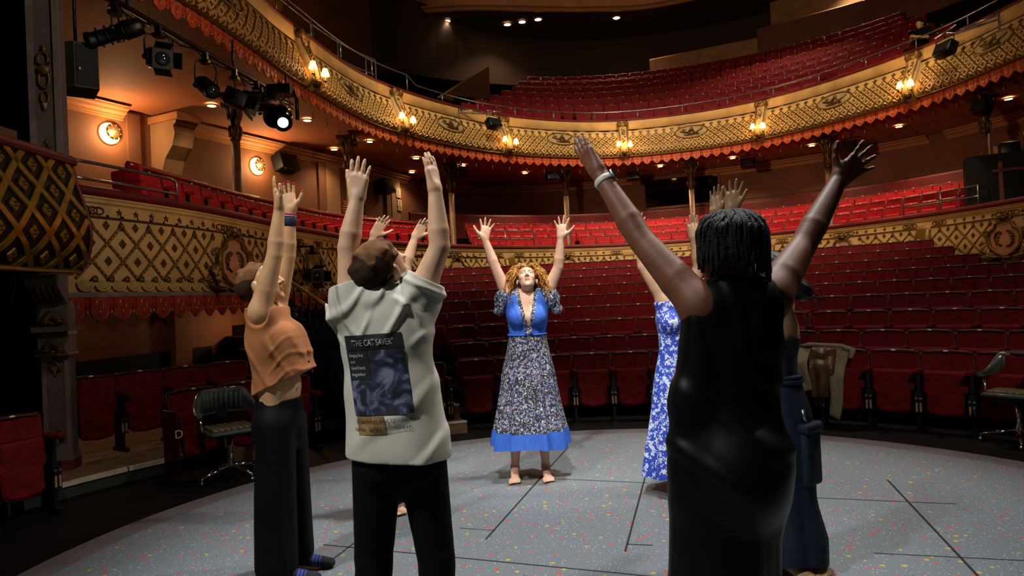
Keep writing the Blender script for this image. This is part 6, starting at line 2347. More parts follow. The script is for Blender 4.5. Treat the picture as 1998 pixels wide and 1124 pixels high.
# bodice
bod = torso_prims(J, fd, 0.95, 0.072, 0.010)
bod_me = sdf_mesh(bod, 0.0055, 'bodice', ['blue_print', 'floral_print', 'skin_pale'], disp=fold(0.0018, (1, 0.3), 120, 1.0, 0.5, 9), cuts=[((0, 0, 1.125), (0, 0, -1))],
                  region=lambda C: np.where((C[:, 1] < 5.46) & (np.abs(C[:, 0] - 0.113) < (C[:, 2] - 1.185) * 0.20) & (C[:, 2] > 1.21), 2,
                                            np.where((C[:, 1] < 5.46) & (np.abs(C[:, 0] - 0.113) < (C[:, 2] - 1.165) * 0.20 + 0.026), 1, 0)))
pobj('bodice', bod_me, root)
for sg, q in ((-1, 'shL'), (1, 'shR')):
    s0 = np.array(J[q]); out = V3(sg * 0.08, 0.0, 0.035)
    sl = [Cone(s0 + V3(-sg * 0.035, 0, 0.01), s0 + V3(sg * 0.045, -0.005, -0.005), 0.066, 0.072, 0.03), Cone(s0 + V3(sg * 0.03, -0.01, -0.02), s0 + V3(sg * 0.085, -0.01, -0.10), 0.055, 0.042, 0.03)]
    pobj('sleeve', sdf_mesh(sl, 0.0055, 'sleeve', ['floral_print'], disp=fold(0.006, (1, 0.8), 95, 1.5, sg, 20)), root)
# skirt
keys = [(0.092, 5.46, 0.262, 0.300, 0.240, 0.085, 9, 0.4), (0.094, 5.46, 0.385, 0.280, 0.222, 0.08, 9, 0.5), (0.096, 5.46, 0.60, 0.240, 0.188, 0.062, 9, 0.7), (0.099, 5.455, 0.85, 0.204, 0.163, 0.045, 9, 0.9), (0.102, 5.45, 1.02, 0.168, 0.14, 0.018, 9, 1.1), (0.106, 5.445, 1.14, 0.148, 0.120, 0.012, 9, 1.3)]
rg = interp_rings(keys, 26)
sp = loft(rg, 'floral_print', 'skirt', root); sp.matrix_basis = Matrix.Translation(-Vector(root.location))
hem = [tuple([q[0], q[1], z, q[3] + 0.002, q[4] + 0.002] + list(q[5:])) for z, q in ((0.262, rg[0]), (0.30, rg[1]), (0.34, rg[2]), (0.383, rg[3]))]
kz = np.array([r_[2] for r_ in rg])
def ring_at(z, e=0.004):
    v = [np.interp(z, kz, np.array([r_[i] for r_ in rg])) for i in range(8)]
    return (v[0], v[1], z, v[3] + e, v[4] + e, v[5], 9, v[7])
hb = loft([ring_at(z) for z in (0.258, 0.30, 0.34, 0.385)], 'blue_print', 'hem_band', root); hb.matrix_basis = Matrix.Translation(-Vector(root.location))
a = MB()
a.tube([(0.105 + 0.152 * math.cos(R(t)), 5.445 + 0.122 * math.sin(R(t)), 1.142) for t in range(0, 360, 15)], 0.009, 'blue_print', 6, closed=True)
a.tube([(0.11, 5.325, 1.15), (0.10, 5.31, 1.08), (0.085, 5.31, 1.02), (0.075, 5.315, 0.96)], [0.006, 0.006, 0.008, 0.004], 'floral_print', 5)
a.tube([(0.115, 5.325, 1.15), (0.13, 5.31, 1.09), (0.145, 5.31, 1.03), (0.15, 5.315, 1.0)], [0.006, 0.006, 0.008, 0.004], 'floral_print', 5)
a.tube([(0.085, 5.315, 1.15), (0.105, 5.305, 1.165), (0.112, 5.31, 1.15), (0.125, 5.305, 1.165), (0.145, 5.315, 1.145)], 0.007, 'floral_print', 5)
build_in(a, 'drawstring', root)
# curls
rnd = random.Random(7)
a = MB()
hc = Vector((0.122, 5.455, 1.575))
for k in range(1000):
    th = rnd.uniform(0, 2 * PI); ph = math.acos(rnd.uniform(-0.35, 1))
    dl = Vector((math.sin(ph) * math.cos(th), math.sin(ph) * math.sin(th), math.cos(ph)))
    dw = Vector((HB_ @ np.array(dl)).tolist())
    # keep the face free
    if dl.y > 0.28 and dl.z < 0.72 and abs(dl.x) < 0.75:
        continue
    start = hc + Vector((HB_ @ np.array((dl.x * 0.074, dl.y * 0.09 - 0.012, dl.z * 0.083 + 0.028))).tolist())
    n_ = 18; ln = rnd.uniform(0.12, 0.24)
    sx_ = 1 if (dw.x if abs(dw.x) > 0.12 else rnd.uniform(-1, 1)) > 0 else -1
    reach = rnd.uniform(0.05, 0.125)
    cr = rnd.uniform(0.006, 0.016); tw = rnd.uniform(9, 20) * rnd.choice((-1, 1)); p0 = rnd.uniform(0, 6)
    pts = []
    for i in range(n_):
        f = i / (n_ - 1)
        c = start + Vector((sx_ * reach * math.sin(min(1, f * 1.5) * PI / 2), dw.y * 0.05 * math.sin(f * PI) - 0.02 * f, 0.045 * math.sin(min(1, f * 2.2) * PI) - ln * f ** 1.4))
        pts.append(c + Vector((math.cos(p0 + tw * f), math.sin(p0 + tw * f), 0.3 * math.sin(p0 + tw * f))) * cr * min(1, f * 3))
    a.tube(pts, [0.0036 * (1 - 0.5 * i / n_) for i in range(n_)], 'hair_ginger' if k % 3 else 'hair_gold', 3)
a.ell(hc + Vector((HB_ @ np.array((0, -0.022, 0.036))).tolist()), (0.083, 0.095, 0.085), 'hair_ginger', rot=Matrix(HB_.tolist()), nu=20, nv=12)
build_in(a, 'hair', root)

# ---------------------------------------------------------------- 2: person in the white T-shirt, seen from behind
J = dict(neck=(-0.511, 2.70, 1.44), shL=(-0.632, 2.70, 1.445), elL=(-0.640, 2.70, 1.672), wrL=(-0.600, 2.72, 1.868), shR=(-0.378, 2.71, 1.445), elR=(-0.280, 2.72, 1.660), wrR=(-0.290, 2.74, 1.890),
         chest=(-0.507, 2.70, 1.29), waist=(-0.490, 2.70, 1.08), pelvis=(-0.477, 2.70, 0.87))
root = person('person', (-0.48, 2.70, 0.0), 'person in a white printed T-shirt and black jeans, back to camera, arms raised')
hp, HP, HB_ = head_prims((-0.510, 2.705, 1.578), (0.62, 0.74, 0.26), (-0.15, -0.2, 1), 1.06, False)
fd = (0.25, 1, 0)
hl, tl = hand_prims(J['wrL'], (0.022, 0.0, 0.18), (0.1, 1, 0.0), 1, 0.98, 0.10, 0.08, 0.45)
hr, tr = hand_prims(J['wrR'], (-0.025, 0.03, 0.175), (-0.85, 0.5, 0.0), -1, 0.98, 0.05, 0.08, 0.35)
body = torso_prims(J, fd, 1.0) + neck_prims(J, HP, 1.0, False) + hp + arm_prims(J['shL'], J['elL'], J['wrL'], 1.0) + arm_prims(J['shR'], J['elR'], J['wrR'], 1.0) + hl + hr
pobj('body', sdf_mesh([p for p in body], 0.0048, 'body_tee', ['skin_fair'], cuts=[((0, 0, 0.86), (0, 0, -1))]), root)
# wig cap
B = HB_
cp = [Ell(HP(0, -0.014, 0.030), np.array((0.083, 0.103, 0.090)) * 1.06, B, 0.01), Ell(HP(0.0, -0.075, -0.01), np.array((0.055, 0.045, 0.05)) * 1.06, B, 0.05)]
rnd = random.Random(5)
for k in range(16):
    d = unit(np.array((rnd.uniform(-1, 1), rnd.uniform(-1, 0.6), rnd.uniform(-0.2, 1))))
    cp.append(Ell(HP(d[0] * 0.080, d[1] * 0.10 - 0.014, d[2] * 0.088 + 0.03), (0.012, 0.012, 0.009) if k < 10 else (0.028, 0.02, 0.018), B, 0.018))
pobj('wig_cap', sdf_mesh(cp, 0.005, 'wig_cap', ['wig_cap', 'wig_cap_dark'], cuts=[(HP(0, -0.022, 0.0), B @ np.array((0, 0.8, -0.6)))], region=lambda C: (((C - HP(0, 0, 0.0)) @ B[:, 2] < 0.02 + 0.022 * np.sin(C[:, 0] * 70 + 2 * np.sin(C[:, 2] * 50)) - 0.45 * ((C - HP(0, 0, 0)) @ B[:, 1])) & ((C - HP(0, 0, 0)) @ B[:, 1] < 0.03)).astype(int)), root)
a = MB(); a.tube([tuple(HP(0.078 * math.cos(t), -0.078 * abs(math.sin(t)) ** 0.8 - 0.012, -0.062 + 0.045 * (1 - abs(math.sin(t))))) for t in np.linspace(0.0, PI, 17)], 0.008, 'band_black', 6); build_in(a, 'cap_band', root)
# T-shirt
tee = torso_prims(J, fd, 1.0, 0, 0.020, ch=0.150, wa=0.150, hi=0.172)
pz = np.array(J['pelvis'])
tee += [Cone(np.array(J['waist']) + V3(0.0, 0, 0), pz + V3(0.005, 0, -0.02), 0.170, 0.192, 0.05, (unit(fd), 0.74))]
for q, e in (('shL', 'elL'), ('shR', 'elR')):
    s0, e0 = np.array(J[q]), np.array(J[e])
    dv = e0 - s0
    tee.append(Cone(s0 - dv * 0.15, s0 + dv * 0.42, 0.078, 0.072, 0.03))
    tee.append(Cone(np.array(J['chest']) + (s0 - np.array(J['chest'])) * 0.5, s0 + dv * 0.2, 0.09, 0.072, 0.05))
tee += [Cone(np.array(J['neck']) + V3(0.06, -0.05, -0.02), np.array(J['neck']) + V3(0.03, -0.06, -0.12), 0.022, 0.016, 0.02), Cone(np.array(J['neck']) + V3(-0.07, -0.04, -0.01), np.array(J['neck']) + V3(-0.05, -0.07, -0.11), 0.020, 0.014, 0.02),
        Cone(np.array(J['shR']) + V3(-0.05, -0.05, -0.01), np.array(J['shR']) + V3(0.03, -0.04, -0.10), 0.020, 0.014, 0.02)]


def tee_disp(X, Y, Z):
    u = X + 0.48                                   # across the back
    lo_ = np.clip((1.30 - Z) / 0.35, 0, 1)
    # long diagonal drapes from the right armpit down to the left hip
    a = (Z - 0.95) * 0.75 - u * 0.62
    d = -0.014 * lo_ * np.exp(-((u - 0.05) / 0.16) ** 2) * np.maximum(0, np.sin(a * 34 + 0.7 * np.sin(u * 16))) ** 2
    d += -0.005 * lo_ * np.sin(u * 26 + 1.3 * np.sin(Z * 5))
    # bunching round the neck and shoulders
    up_ = np.clip((Z - 1.27) / 0.10, 0, 1)
    r_ = np.sqrt((X + 0.505) ** 2 + ((Z - 1.50) * 0.9) ** 2)
    d += -0.013 * up_ * np.maximum(0, np.sin(r_ * 52 + 2.2 * np.sin(X * 17 + Z * 6))) ** 2.5
    d += -0.011 * up_ * np.maximum(0, np.sin((X * 0.8 + Z * 0.9) * 42 + 1.6 * np.sin(Z * 21))) ** 2.5 * np.clip((X + 0.47) / 0.04, 0, 1)
    d += -0.010 * up_ * np.maximum(0, np.sin((X * 0.9 - Z * 0.8) * 46 + 1.4 * np.sin(X * 23))) ** 2.5 * np.clip((-0.53 - X) / 0.04, 0, 1)
    return d


tee_me = sdf_mesh(tee, 0.0048, 'tee', ['tee_white'], disp=tee_disp, cuts=[((0, 0, 0.822), (-0.05, 0, -1)), (np.array(J['shL']) + (np.array(J['elL']) - np.array(J['shL'])) * 0.40, (-0.25, 0, 1)), (np.array(J['shR']) + (np.array(J['elR']) - np.array(J['shR'])) * 0.42, (0.55, 0, 1))])
tee_o = pobj('t_shirt', tee_me, root)
a = MB()
t_bvh = BVHTree.FromPolygons([tuple(v.co) for v in tee_me.vertices], [tuple(p.vertices) for p in tee_me.polygons])
rim = []
for k in range(48):
    t = 2 * PI * k / 48
    o = Vector((-0.474, 2.70, 0.838)) + Vector((0, 0, -0.010 * math.cos(t)))
    d = Vector((math.cos(t), math.sin(t), 0))
    hit = t_bvh.ray_cast(o + d * 0.6, -d)
    if hit[0]:
        rim.append(hit[0])
a.tube(rim, 0.0075, 'tee_white', 6, closed=True)
build_in(a, 'hem', root)
a = MB(); a.tube([(-0.509 + 0.088 * math.cos(R(t)), 2.695 + 0.082 * math.sin(R(t)), 1.482 + 0.018 * math.cos(R(t)) - 0.012 * math.sin(R(t + 180))) for t in range(0, 360, 12)], 0.012, 'tee_white', 6, closed=True, squash=(0.7, 0.7, 1.4)); build_in(a, 'neck_band', root)
# back print: projected onto the shirt
mat('print_black', '101014', 0.8, var=0.15, vscale=20)
mat('print_white', 'b8b8b0', 0.8, var=0.05)
m = mat('print_photo', '20263a', 0.8, var=0.0)
N_, L_, B_ = nodes_of(m)
tc_ = N_.new('ShaderNodeTexCoord'); nz = N_.new('ShaderNodeTexNoise'); nz.inputs['Scale'].default_value = 17; nz.inputs['Detail'].default_value = 3; nz.inputs['Distortion'].default_value = 1.2
L_.new(tc_.outputs['Object'], nz.inputs['Vector'])
cr = N_.new('ShaderNodeValToRGB'); L_.new(nz.outputs['Fac'], cr.inputs['Fac'])
cr.color_ramp.elements[0].position = 0.40; cr.color_ramp.elements[0].color = lin('0e1118')
cr.color_ramp.elements[1].position = 0.66; cr.color_ramp.elements[1].color = lin('6e7486')
e_ = cr.color_ramp.elements.new(0.52); e_.color = lin('232c4e')
L_.new(cr.outputs['Color'], B_.inputs['Base Color'])


def project(verts2, faces, o, ux, uz, m, name, lift, parent):
    """lay a flat print (x, z) onto the shirt, cast along +y from behind"""
    vs = []
    for x, z in verts2:
        p = Vector(o) + Vector(ux) * x + Vector(uz) * z
        h_ = t_bvh.ray_cast(Vector((p.x, 1.5, p.z)), Vector((0.0, 1, 0)))
        vs.append((h_[0] if h_[0] else Vector((p.x, 2.62, p.z))) + Vector((0, -lift, 0)))
    a = MB(); a.add(vs, faces, m, True)
    return build_in(a, name, parent)


def gridq(w, h, nx, nz):
    v = [(w * i / nx, h * j / nz) for i in range(nx + 1) for j in range(nz + 1)]
    f = [(i * (nz + 1) + j, (i + 1) * (nz + 1) + j, (i + 1) * (nz + 1) + j + 1, i * (nz + 1) + j + 1) for i in range(nx) for j in range(nz)]
    return v, f


PO, UX, UZ = (-0.655, 2.6, 0.985), (1.0, 0, 0.035), (-0.17, 0, 1.0)
UZ = (-0.13, 0, 0.99)
def rect(x0, z0, x1, z1, m, name, lift, nx=24, nz=24, parent=None):
    v, f = gridq(x1 - x0, z1 - z0, nx, nz)
    return project([(x + x0, z + z0) for x, z in v], f, PO, UX, UZ, m, name, lift, parent or root)


PW = 0.230
rect(0.045, 0.04, 0.045 + PW, 0.285, 'print_photo', 'print_picture', 0.003)
rect(0.045, 0.288, 0.045 + PW, 0.345, 'print_black', 'print_title_band', 0.003)
rect(0.045, 0.175, 0.135, 0.285, 'print_black', 'print_caption_patch', 0.0045, 10, 10)


def print_text(body, x, z, size, m, name, width=None, rot=0.0):
    cu = bpy.data.curves.new('lettering', 'FONT'); cu.body = body; cu.size = size; cu.resolution_u = 2
    t_ = bpy.data.objects.new('tmp', cu); COL.objects.link(t_)
    me = bpy.data.meshes.new_from_object(t_); bpy.data.objects.remove(t_)
    vs = np.array([v.co[:2] for v in me.vertices])
    sc = 1.0 if not width else width / (vs[:, 0].max() - vs[:, 0].min())
    fs = [tuple(p.vertices) for p in me.polygons]
    c, s_ = math.cos(rot), math.sin(rot)
    v2 = [(x + (q[0] * c - q[1] * s_) * sc, z + (q[0] * s_ + q[1] * c)) for q in vs]
    return project(v2, fs, PO, UX, UZ, m, name, 0.0065, root)


print_text('"THE CAT SAVER"', 0.075, 0.303, 0.034, 'print_white', 'print_title', 0.165)
for k, w in enumerate(('Bringing Back', 'and', 'Good Friends', 'together')):
    print_text(w, 0.055, 0.262 - 0.024 * k, 0.018, 'print_white', 'print_script', 0.06 if k != 1 else 0.02)
print_text('STARRING KIRK DOUGLAS', 0.045, 0.012, 0.020, 'print_black', 'print_credit', 0.225)
print_text('WITH   AGNES MOOREHEAD', 0.035, -0.016, 0.018, 'print_black', 'print_credit', 0.225)
mat('print_tan', '8a6a3a', 0.85, var=0.4, vscale=30)
rect(0.05, -0.03, 0.16, 0.036, 'print_tan', 'print_faded_panel', 0.0022, 10, 6)
# jeans
jn = [Cone((-0.477, 2.70, 0.90), (-0.475, 2.70, 0.845), 0.176, 0.180, 0.03, (unit(fd), 0.74)), Cone((-0.562, 2.69, 0.82), (-0.592, 2.69, 0.45), 0.098, 0.074, 0.012), Cone((-0.592, 2.69, 0.45), (-0.606, 2.66, 0.08), 0.074, 0.062, 0.008),
      Cone((-0.388, 2.70, 0.82), (-0.350, 2.70, 0.45), 0.098, 0.074, 0.012), Cone((-0.350, 2.70, 0.45), (-0.335, 2.68, 0.08), 0.074, 0.062, 0.008),
      Ell((-0.540, 2.640, 0.815), (0.078, 0.07, 0.085), None, 0.03), Ell((-0.412, 2.645, 0.815), (0.078, 0.07, 0.085), None, 0.03)]
pobj('jeans', sdf_mesh(jn, 0.006, 'jeans', ['jeans_black'], disp=lambda X, Y, Z: -0.0025 * np.sin(Z * 60 + 3 * np.sin(X * 20)) * np.clip((0.6 - Z) / 0.3, 0, 1)), root)
for x, y in ((-0.606, 2.66), (-0.335, 2.68)):
    ft = [Cone((x, y, 0.05), (x + 0.01, y + 0.13, 0.03), 0.042, 0.036, 0.02, (V3(0, 0, 1), 0.8)), Cone((x, y - 0.04, 0.035), (x, y, 0.08), 0.034, 0.04, 0.02)]
    pobj('sock', sdf_mesh(ft, 0.006, 'sock', ['sock_black']), root)

# ---------------------------------------------------------------- 3: woman in the orange sleeveless shirt, profile to the right
J = dict(neck=(-1.345, 3.72, 1.425), shL=(-1.335, 3.60, 1.425), elL=(-1.240, 3.59, 1.725), wrL=(-1.208, 3.60, 1.970), shR=(-1.335, 3.85, 1.425), elR=(-1.253, 3.85, 1.735), wrR=(-1.228, 3.84, 1.985),
         chest=(-1.318, 3.72, 1.27), waist=(-1.288, 3.72, 1.03), pelvis=(-1.300, 3.72, 0.85))
root = person('person', (-1.30, 3.72, 0.0), 'person in an orange sleeveless shirt and wide black trousers, profile, arms raised')
hp, HP, HB_ = head_prims((-1.362, 3.72, 1.580), (0.93, -0.05, 0.30), (-0.30, 0, 0.95), 1.03)
fd = (1, 0, 0)
hl, tl = hand_prims(J['wrL'], (-0.035, 0.0, 0.19), (0.85, 0.3, 0.1), -1, 1.0, 0.06, 0.10, 0.55)
hr, tr = hand_prims(J['wrR'], (-0.020, 0.01, 0.19), (0.25, -1, 0.1), 1, 1.0, 0.10, 0.10, 0.75)
body = torso_prims(J, fd, 0.92, 0.06, wa=0.145, hi=0.138) + neck_prims(J, HP, 0.95) + hp + arm_prims(J['shL'], J['elL'], J['wrL'], 0.97, 1.05) + arm_prims(J['shR'], J['elR'], J['wrR'], 0.97) + hl + hr
lipc = [HP(0, 0.10, -0.057), HP(0.012, 0.098, -0.057), HP(-0.012, 0.098, -0.057)]
nails = tr
pobj('body', sdf_mesh(body, 0.005, 'body_orange', ['skin_tan', 'lip_rose', 'nail_red'], cuts=[((0, 0, 0.88), (0, 0, -1))], region=lambda C: near_any(C, lipc, 0.012) * 1 + near_any(C, nails, 0.010) * 2), root)
eyes(HP, HB_, root, 1.03, (0, 1, 0.1))
B = HB_
cp = [Ell(HP(0, -0.016, 0.030), np.array((0.082, 0.104, 0.089)) * 1.04, B, 0.01), Ell(HP(0.0, -0.085, 0.0), np.array((0.06, 0.05, 0.06)) * 1.04, B, 0.05)]
rnd = random.Random(8)
for k in range(12):
    d = unit(np.array((rnd.uniform(-1, 1), rnd.uniform(-1, 0.5), rnd.uniform(-0.2, 1))))
    cp.append(Ell(HP(d[0] * 0.080, d[1] * 0.10 - 0.014, d[2] * 0.088 + 0.03), (0.010, 0.010, 0.008) if k < 7 else (0.026, 0.02, 0.016), B, 0.018))
pobj('wig_cap', sdf_mesh(cp, 0.005, 'wig_cap_side', ['wig_cap', 'wig_cap_dark'], cuts=[(HP(0, -0.022, 0.0), B @ np.array((0, 0.8, -0.6)))], region=lambda C: (((C - HP(0, 0, 0.0)) @ B[:, 2] < 0.015 + 0.02 * np.sin(C[:, 1] * 60 + 2 * np.sin(C[:, 2] * 50)) - 0.45 * ((C - HP(0, 0, 0)) @ B[:, 1])) & ((C - HP(0, 0, 0)) @ B[:, 1] < 0.02)).astype(int)), root)
a = MB(); a.box(tuple(HP(0.078, 0.045, 0.062)), (0.012, 0.006, 0.03), 'paper_white', rot=Matrix.Rotation(R(20), 3, 'Y')); build_in(a, 'cap_clip', root)
# shirt
sh = torso_prims(J, fd, 0.92, 0.062, 0.020, ch=0.150, wa=0.135)
sh += [Cone((-1.235, 3.66, 1.30), (-1.175, 3.66, 1.10), 0.075, 0.070, 0.04), Cone((-1.235, 3.78, 1.30), (-1.175, 3.78, 1.10), 0.075, 0.070, 0.04), Cone((-1.36, 3.72, 1.30), (-1.345, 3.72, 1.03), 0.11, 0.10, 0.05, ((1, 0, 0), 0.6))]


def shirt_disp(X, Y, Z):
    lo_ = np.clip((1.36 - Z) / 0.12, 0, 1)
    a = X * 0.9 + Z * 0.35
    d = -0.008 * lo_ * np.maximum(0, np.sin(a * 52 + 1.2 * np.sin(Z * 11))) ** 2
    d += -0.004 * lo_ * np.maximum(0, np.sin((X * 0.5 - Z) * 70 + 2.0 * np.sin(X * 25))) ** 2 * np.clip((X + 1.30) / 0.05, 0, 1)
    return d


arm_cut = []
sh_p = sh + [Cone(np.array(J['shL']) + V3(0.0, -0.10, 0.0), np.array(J['elL']) + V3(0, -0.1, 0), 0.082, 0.07, 0.01, None, True)]
pobj('shirt', sdf_mesh(sh_p, 0.0048, 'shirt', ['linen_orange'], disp=shirt_disp, cuts=[((-1.29, 3.72, 1.035), (0.42, 0, -1)), ((0, 0, 1.455), (0, 0, 1))]), root)
a = MB()
a.tube([(-1.285, 3.66, 1.43), (-1.245, 3.675, 1.36), (-1.212, 3.685, 1.28)], [0.016, 0.018, 0.010], 'linen_orange', 6, squash=(0.5, 1, 1))
a.tube([(-1.285, 3.78, 1.43), (-1.245, 3.765, 1.36), (-1.212, 3.755, 1.28)], [0.016, 0.018, 0.010], 'linen_orange', 6, squash=(0.5, 1, 1))
build_in(a, 'collar', root)
s_bvh = None
a = MB()
for k in range(4):
    a.ell((-1.150 + 0.016 * k, 3.70, 1.26 - 0.055 * k), (0.006, 0.008, 0.008), 'bronze', nu=8, nv=5)
build_in(a, 'button', root)
# trousers
tr_p = [Cone((-1.292, 3.72, 0.98), (-1.300, 3.72, 0.80), 0.136, 0.150, 0.04, ((1, 0, 0), 0.88)), Cone((-1.292, 3.64, 0.82), (-1.305, 3.61, 0.10), 0.112, 0.112, 0.03), Cone((-1.292, 3.80, 0.82), (-1.275, 3.82, 0.10), 0.110, 0.105, 0.03),
        Ell((-1.345, 3.72, 0.80), (0.09, 0.13, 0.11), None, 0.05)]
pobj('trousers', sdf_mesh(tr_p, 0.006, 'trousers', ['trouser_black'], disp=lambda X, Y, Z: fold(0.008, (1, 0.7), 30, 1.0, 1.0, 1.6)(X, Y, Z) * np.clip((0.9 - Z) / 0.15, 0, 1), cuts=[((0, 0, 0.960), (0, 0, 1)), ((0, 0, 0.045), (0, 0, -1))]), root)
for x, y in ((-1.290, 3.60), (-1.27, 3.80)):
    ft = [Cone((x, y, 0.06), (x + 0.19, y - 0.01, 0.028), 0.044, 0.032, 0.02, (V3(0, 0, 1), 0.85)), Cone((x - 0.03, y, 0.04), (x, y, 0.10), 0.036, 0.04, 0.02)]
    pobj('sock', sdf_mesh(ft, 0.0055, 'sock_striped', ['sock_black', 'sock_blue'], region=lambda C: ((C[:, 0] > x + 0.10) & (C[:, 0] < x + 0.15) & (np.sin((C[:, 0] - x) * 360) > -0.2)).astype(int)), root)
a = MB()
w0, w1 = Vector(J['wrR']), Vector(J['elR'])
d = (w1 - w0).normalized()
def band(c, r_, h_, m, mb_):
    q = d.to_track_quat('Z', 'X').to_matrix()
    mb_.lathe([(r_, -h_ / 2), (r_ + 0.004, -h_ / 4), (r_ + 0.004, h_ / 4), (r_, h_ / 2)], m, c=c, rot=q, n=18)
band(w0 + d * 0.055, 0.036, 0.05, 'band_navy', a)
build_in(a, 'wrist_band', root)
a = MB(); band(w0 + d * 0.012, 0.030, 0.012, 'band_pink', a); band(w0 + d * 0.024, 0.031, 0.006, 'paper_white', a); build_in(a, 'bracelet', root)

# ---------------------------------------------------------------- 4: woman in the long black dress, nearest us, seen from behind
J = dict(neck=(0.684, 2.10, 1.415), shL=(0.572, 2.07, 1.385), elL=(0.429, 2.22, 1.610), wrL=(0.318, 2.35, 1.862), shR=(0.800, 2.13, 1.405), elR=(0.972, 2.27, 1.569), wrR=(1.165, 2.39, 1.805),
         chest=(0.672, 2.10, 1.27), waist=(0.655, 2.11, 1.10), pelvis=(0.655, 2.10, 0.90))
root = person('person', (0.65, 2.10, 0.0), 'person with short locs in a long black sleeveless dress, back to camera, arms spread high')
hp, HP, HB_ = head_prims((0.680, 2.115, 1.560), (-0.42, 0.90, 0.05), (0, 0, 1), 1.05)
fd = (-0.12, 1, 0)
hl, tl = hand_prims(J['wrL'], (-0.088, 0.10, 0.185), (0.80, 0.35, 0.15), 1, 1.02, 0.05, 0.05, 0.22)
hr, tr = hand_prims(J['wrR'], (0.165, 0.02, 0.125), (-0.10, 0.97, 0.1), 1, 1.0, 0.20, 0.03, 0.95)
body = torso_prims(J, fd, 0.95, ch=0.118, wa=0.11, hi=0.14) + neck_prims(J, HP, 1.0) + hp + arm_prims(J['shL'], J['elL'], J['wrL'], 1.02, 1.06) + arm_prims(J['shR'], J['elR'], J['wrR'], 1.02, 1.06) + hl + hr
pobj('body', sdf_mesh(body, 0.0045, 'body_black', ['skin_deep'], cuts=[((0, 0, 0.9), (0, 0, -1))]), root)
JD = dict(J)
for q in ('shL', 'shR'):
    JD[q] = tuple(np.array(J['neck']) + (np.array(J[q]) - np.array(J['neck'])) * 0.62 + np.array((0, -0.005, -0.012)))
dr = torso_prims(JD, fd, 0.95, 0, 0.014, ch=0.128, wa=0.128, hi=0.160)
dr += [Cone((0.638, 2.10, 0.92), (0.605, 2.10, 0.45), 0.162, 0.162, 0.05, (unit(fd), 0.86)), Cone((0.610, 2.10, 0.45), (0.590, 2.10, 0.03), 0.166, 0.172, 0.05, (unit(fd), 0.9)), Ell((0.665, 2.01, 0.88), (0.105, 0.09, 0.12), None, 0.06),
       Cone((0.560, 2.06, 1.34), (0.515, 2.07, 1.10), 0.030, 0.038, 0.07), Cone((0.515, 2.07, 1.10), (0.492, 2.08, 0.30), 0.038, 0.045, 0.07), Cone((0.492, 2.08, 0.30), (0.488, 2.08, 0.03), 0.045, 0.050, 0.07)]


def dress_disp(X, Y, Z):
    lo_ = np.clip((0.80 - Z) / 0.5, 0, 1)
    d = -0.009 * lo_ * np.maximum(-0.3, np.sin(np.arctan2(Y - 2.10, X - 0.65) * 8 + 0.5 * np.sin(Z * 3)))
    mid = np.exp(-((Z - 1.02) / 0.16) ** 2)
    a = (Z - 1.0) * 0.9 + (X - 0.66) * 0.45
    d += -0.008 * mid * np.maximum(0, np.sin(a * 36 + 0.9 * np.sin(X * 11))) ** 2
    up_ = np.clip((Z - 1.10) / 0.15, 0, 1)
    d += -0.006 * up_ * np.maximum(0, np.sin((X - 0.66) * 46 - (Z - 1.2) * 9 * np.sign(X - 0.68))) ** 2
    return d


pobj('dress', sdf_mesh(dr, 0.0052, 'dress_black', ['satin_black'], disp=dress_disp, cuts=[((0, 0, 0.02), (0, 0, -1))]), root)
# locs
rnd = random.Random(11)
a = MB()
a.ell(tuple(HP(0, -0.014, 0.032)), (0.084, 0.102, 0.090), 'hair_locs', rot=Matrix(HB_.tolist()), nu=20, nv=12)
hc = Vector(HP(0, -0.012, 0.028).tolist())
crown = Vector(HP(0, -0.005, 0.118).tolist())
for k in range(210):
    th = rnd.uniform(0, 2 * PI); ring = rnd.uniform(0.05, 1.15)
    if 0.5 < 1:
        dl = np.array((math.sin(ring) * math.cos(th), math.sin(ring) * math.sin(th), math.cos(ring)))
    if dl[1] > 0.62:
        continue
    dw = Vector((HB_ @ dl).tolist())
    hd = Vector((dw.x, dw.y, 0)); hd = hd.normalized() if hd.length > 1e-3 else Vector((1, 0, 0))
    s0 = Vector(HP(dl[0] * 0.078, dl[1] * 0.097 - 0.012, dl[2] * 0.086 + 0.03).tolist())
    ln = rnd.uniform(0.105, 0.175) * (0.85 if dl[1] > 0.2 else 1)
    pts = []
    n_ = 12
    wob = rnd.uniform(0, 6)
    for i in range(n_):
        f = i / (n_ - 1)
        o_ = 0.100 * math.sin(min(1.0, ring / 1.2 * 0.7 + f * 0.75) * PI / 2)
        base = hc + hd * max(o_ * 1.03, 0.0) * (1.0 if i else 1.0)
        z = s0.z + 0.018 * math.sin(f * PI) - ln * f ** 1.5
        p = Vector((base.x, base.y, z))
        p = s0.lerp(p, min(1, f * 2.5))
        pts.append(p + Vector((0.003 * math.sin(9 * f + wob), 0.003 * math.cos(8 * f + wob), 0)))
    a.tube(pts, [0.0066 * (1 - 0.25 * i / n_) * (1 + 0.14 * (i % 2)) for i in range(n_)], 'hair_locs', 6)
build_in(a, 'locs', root)
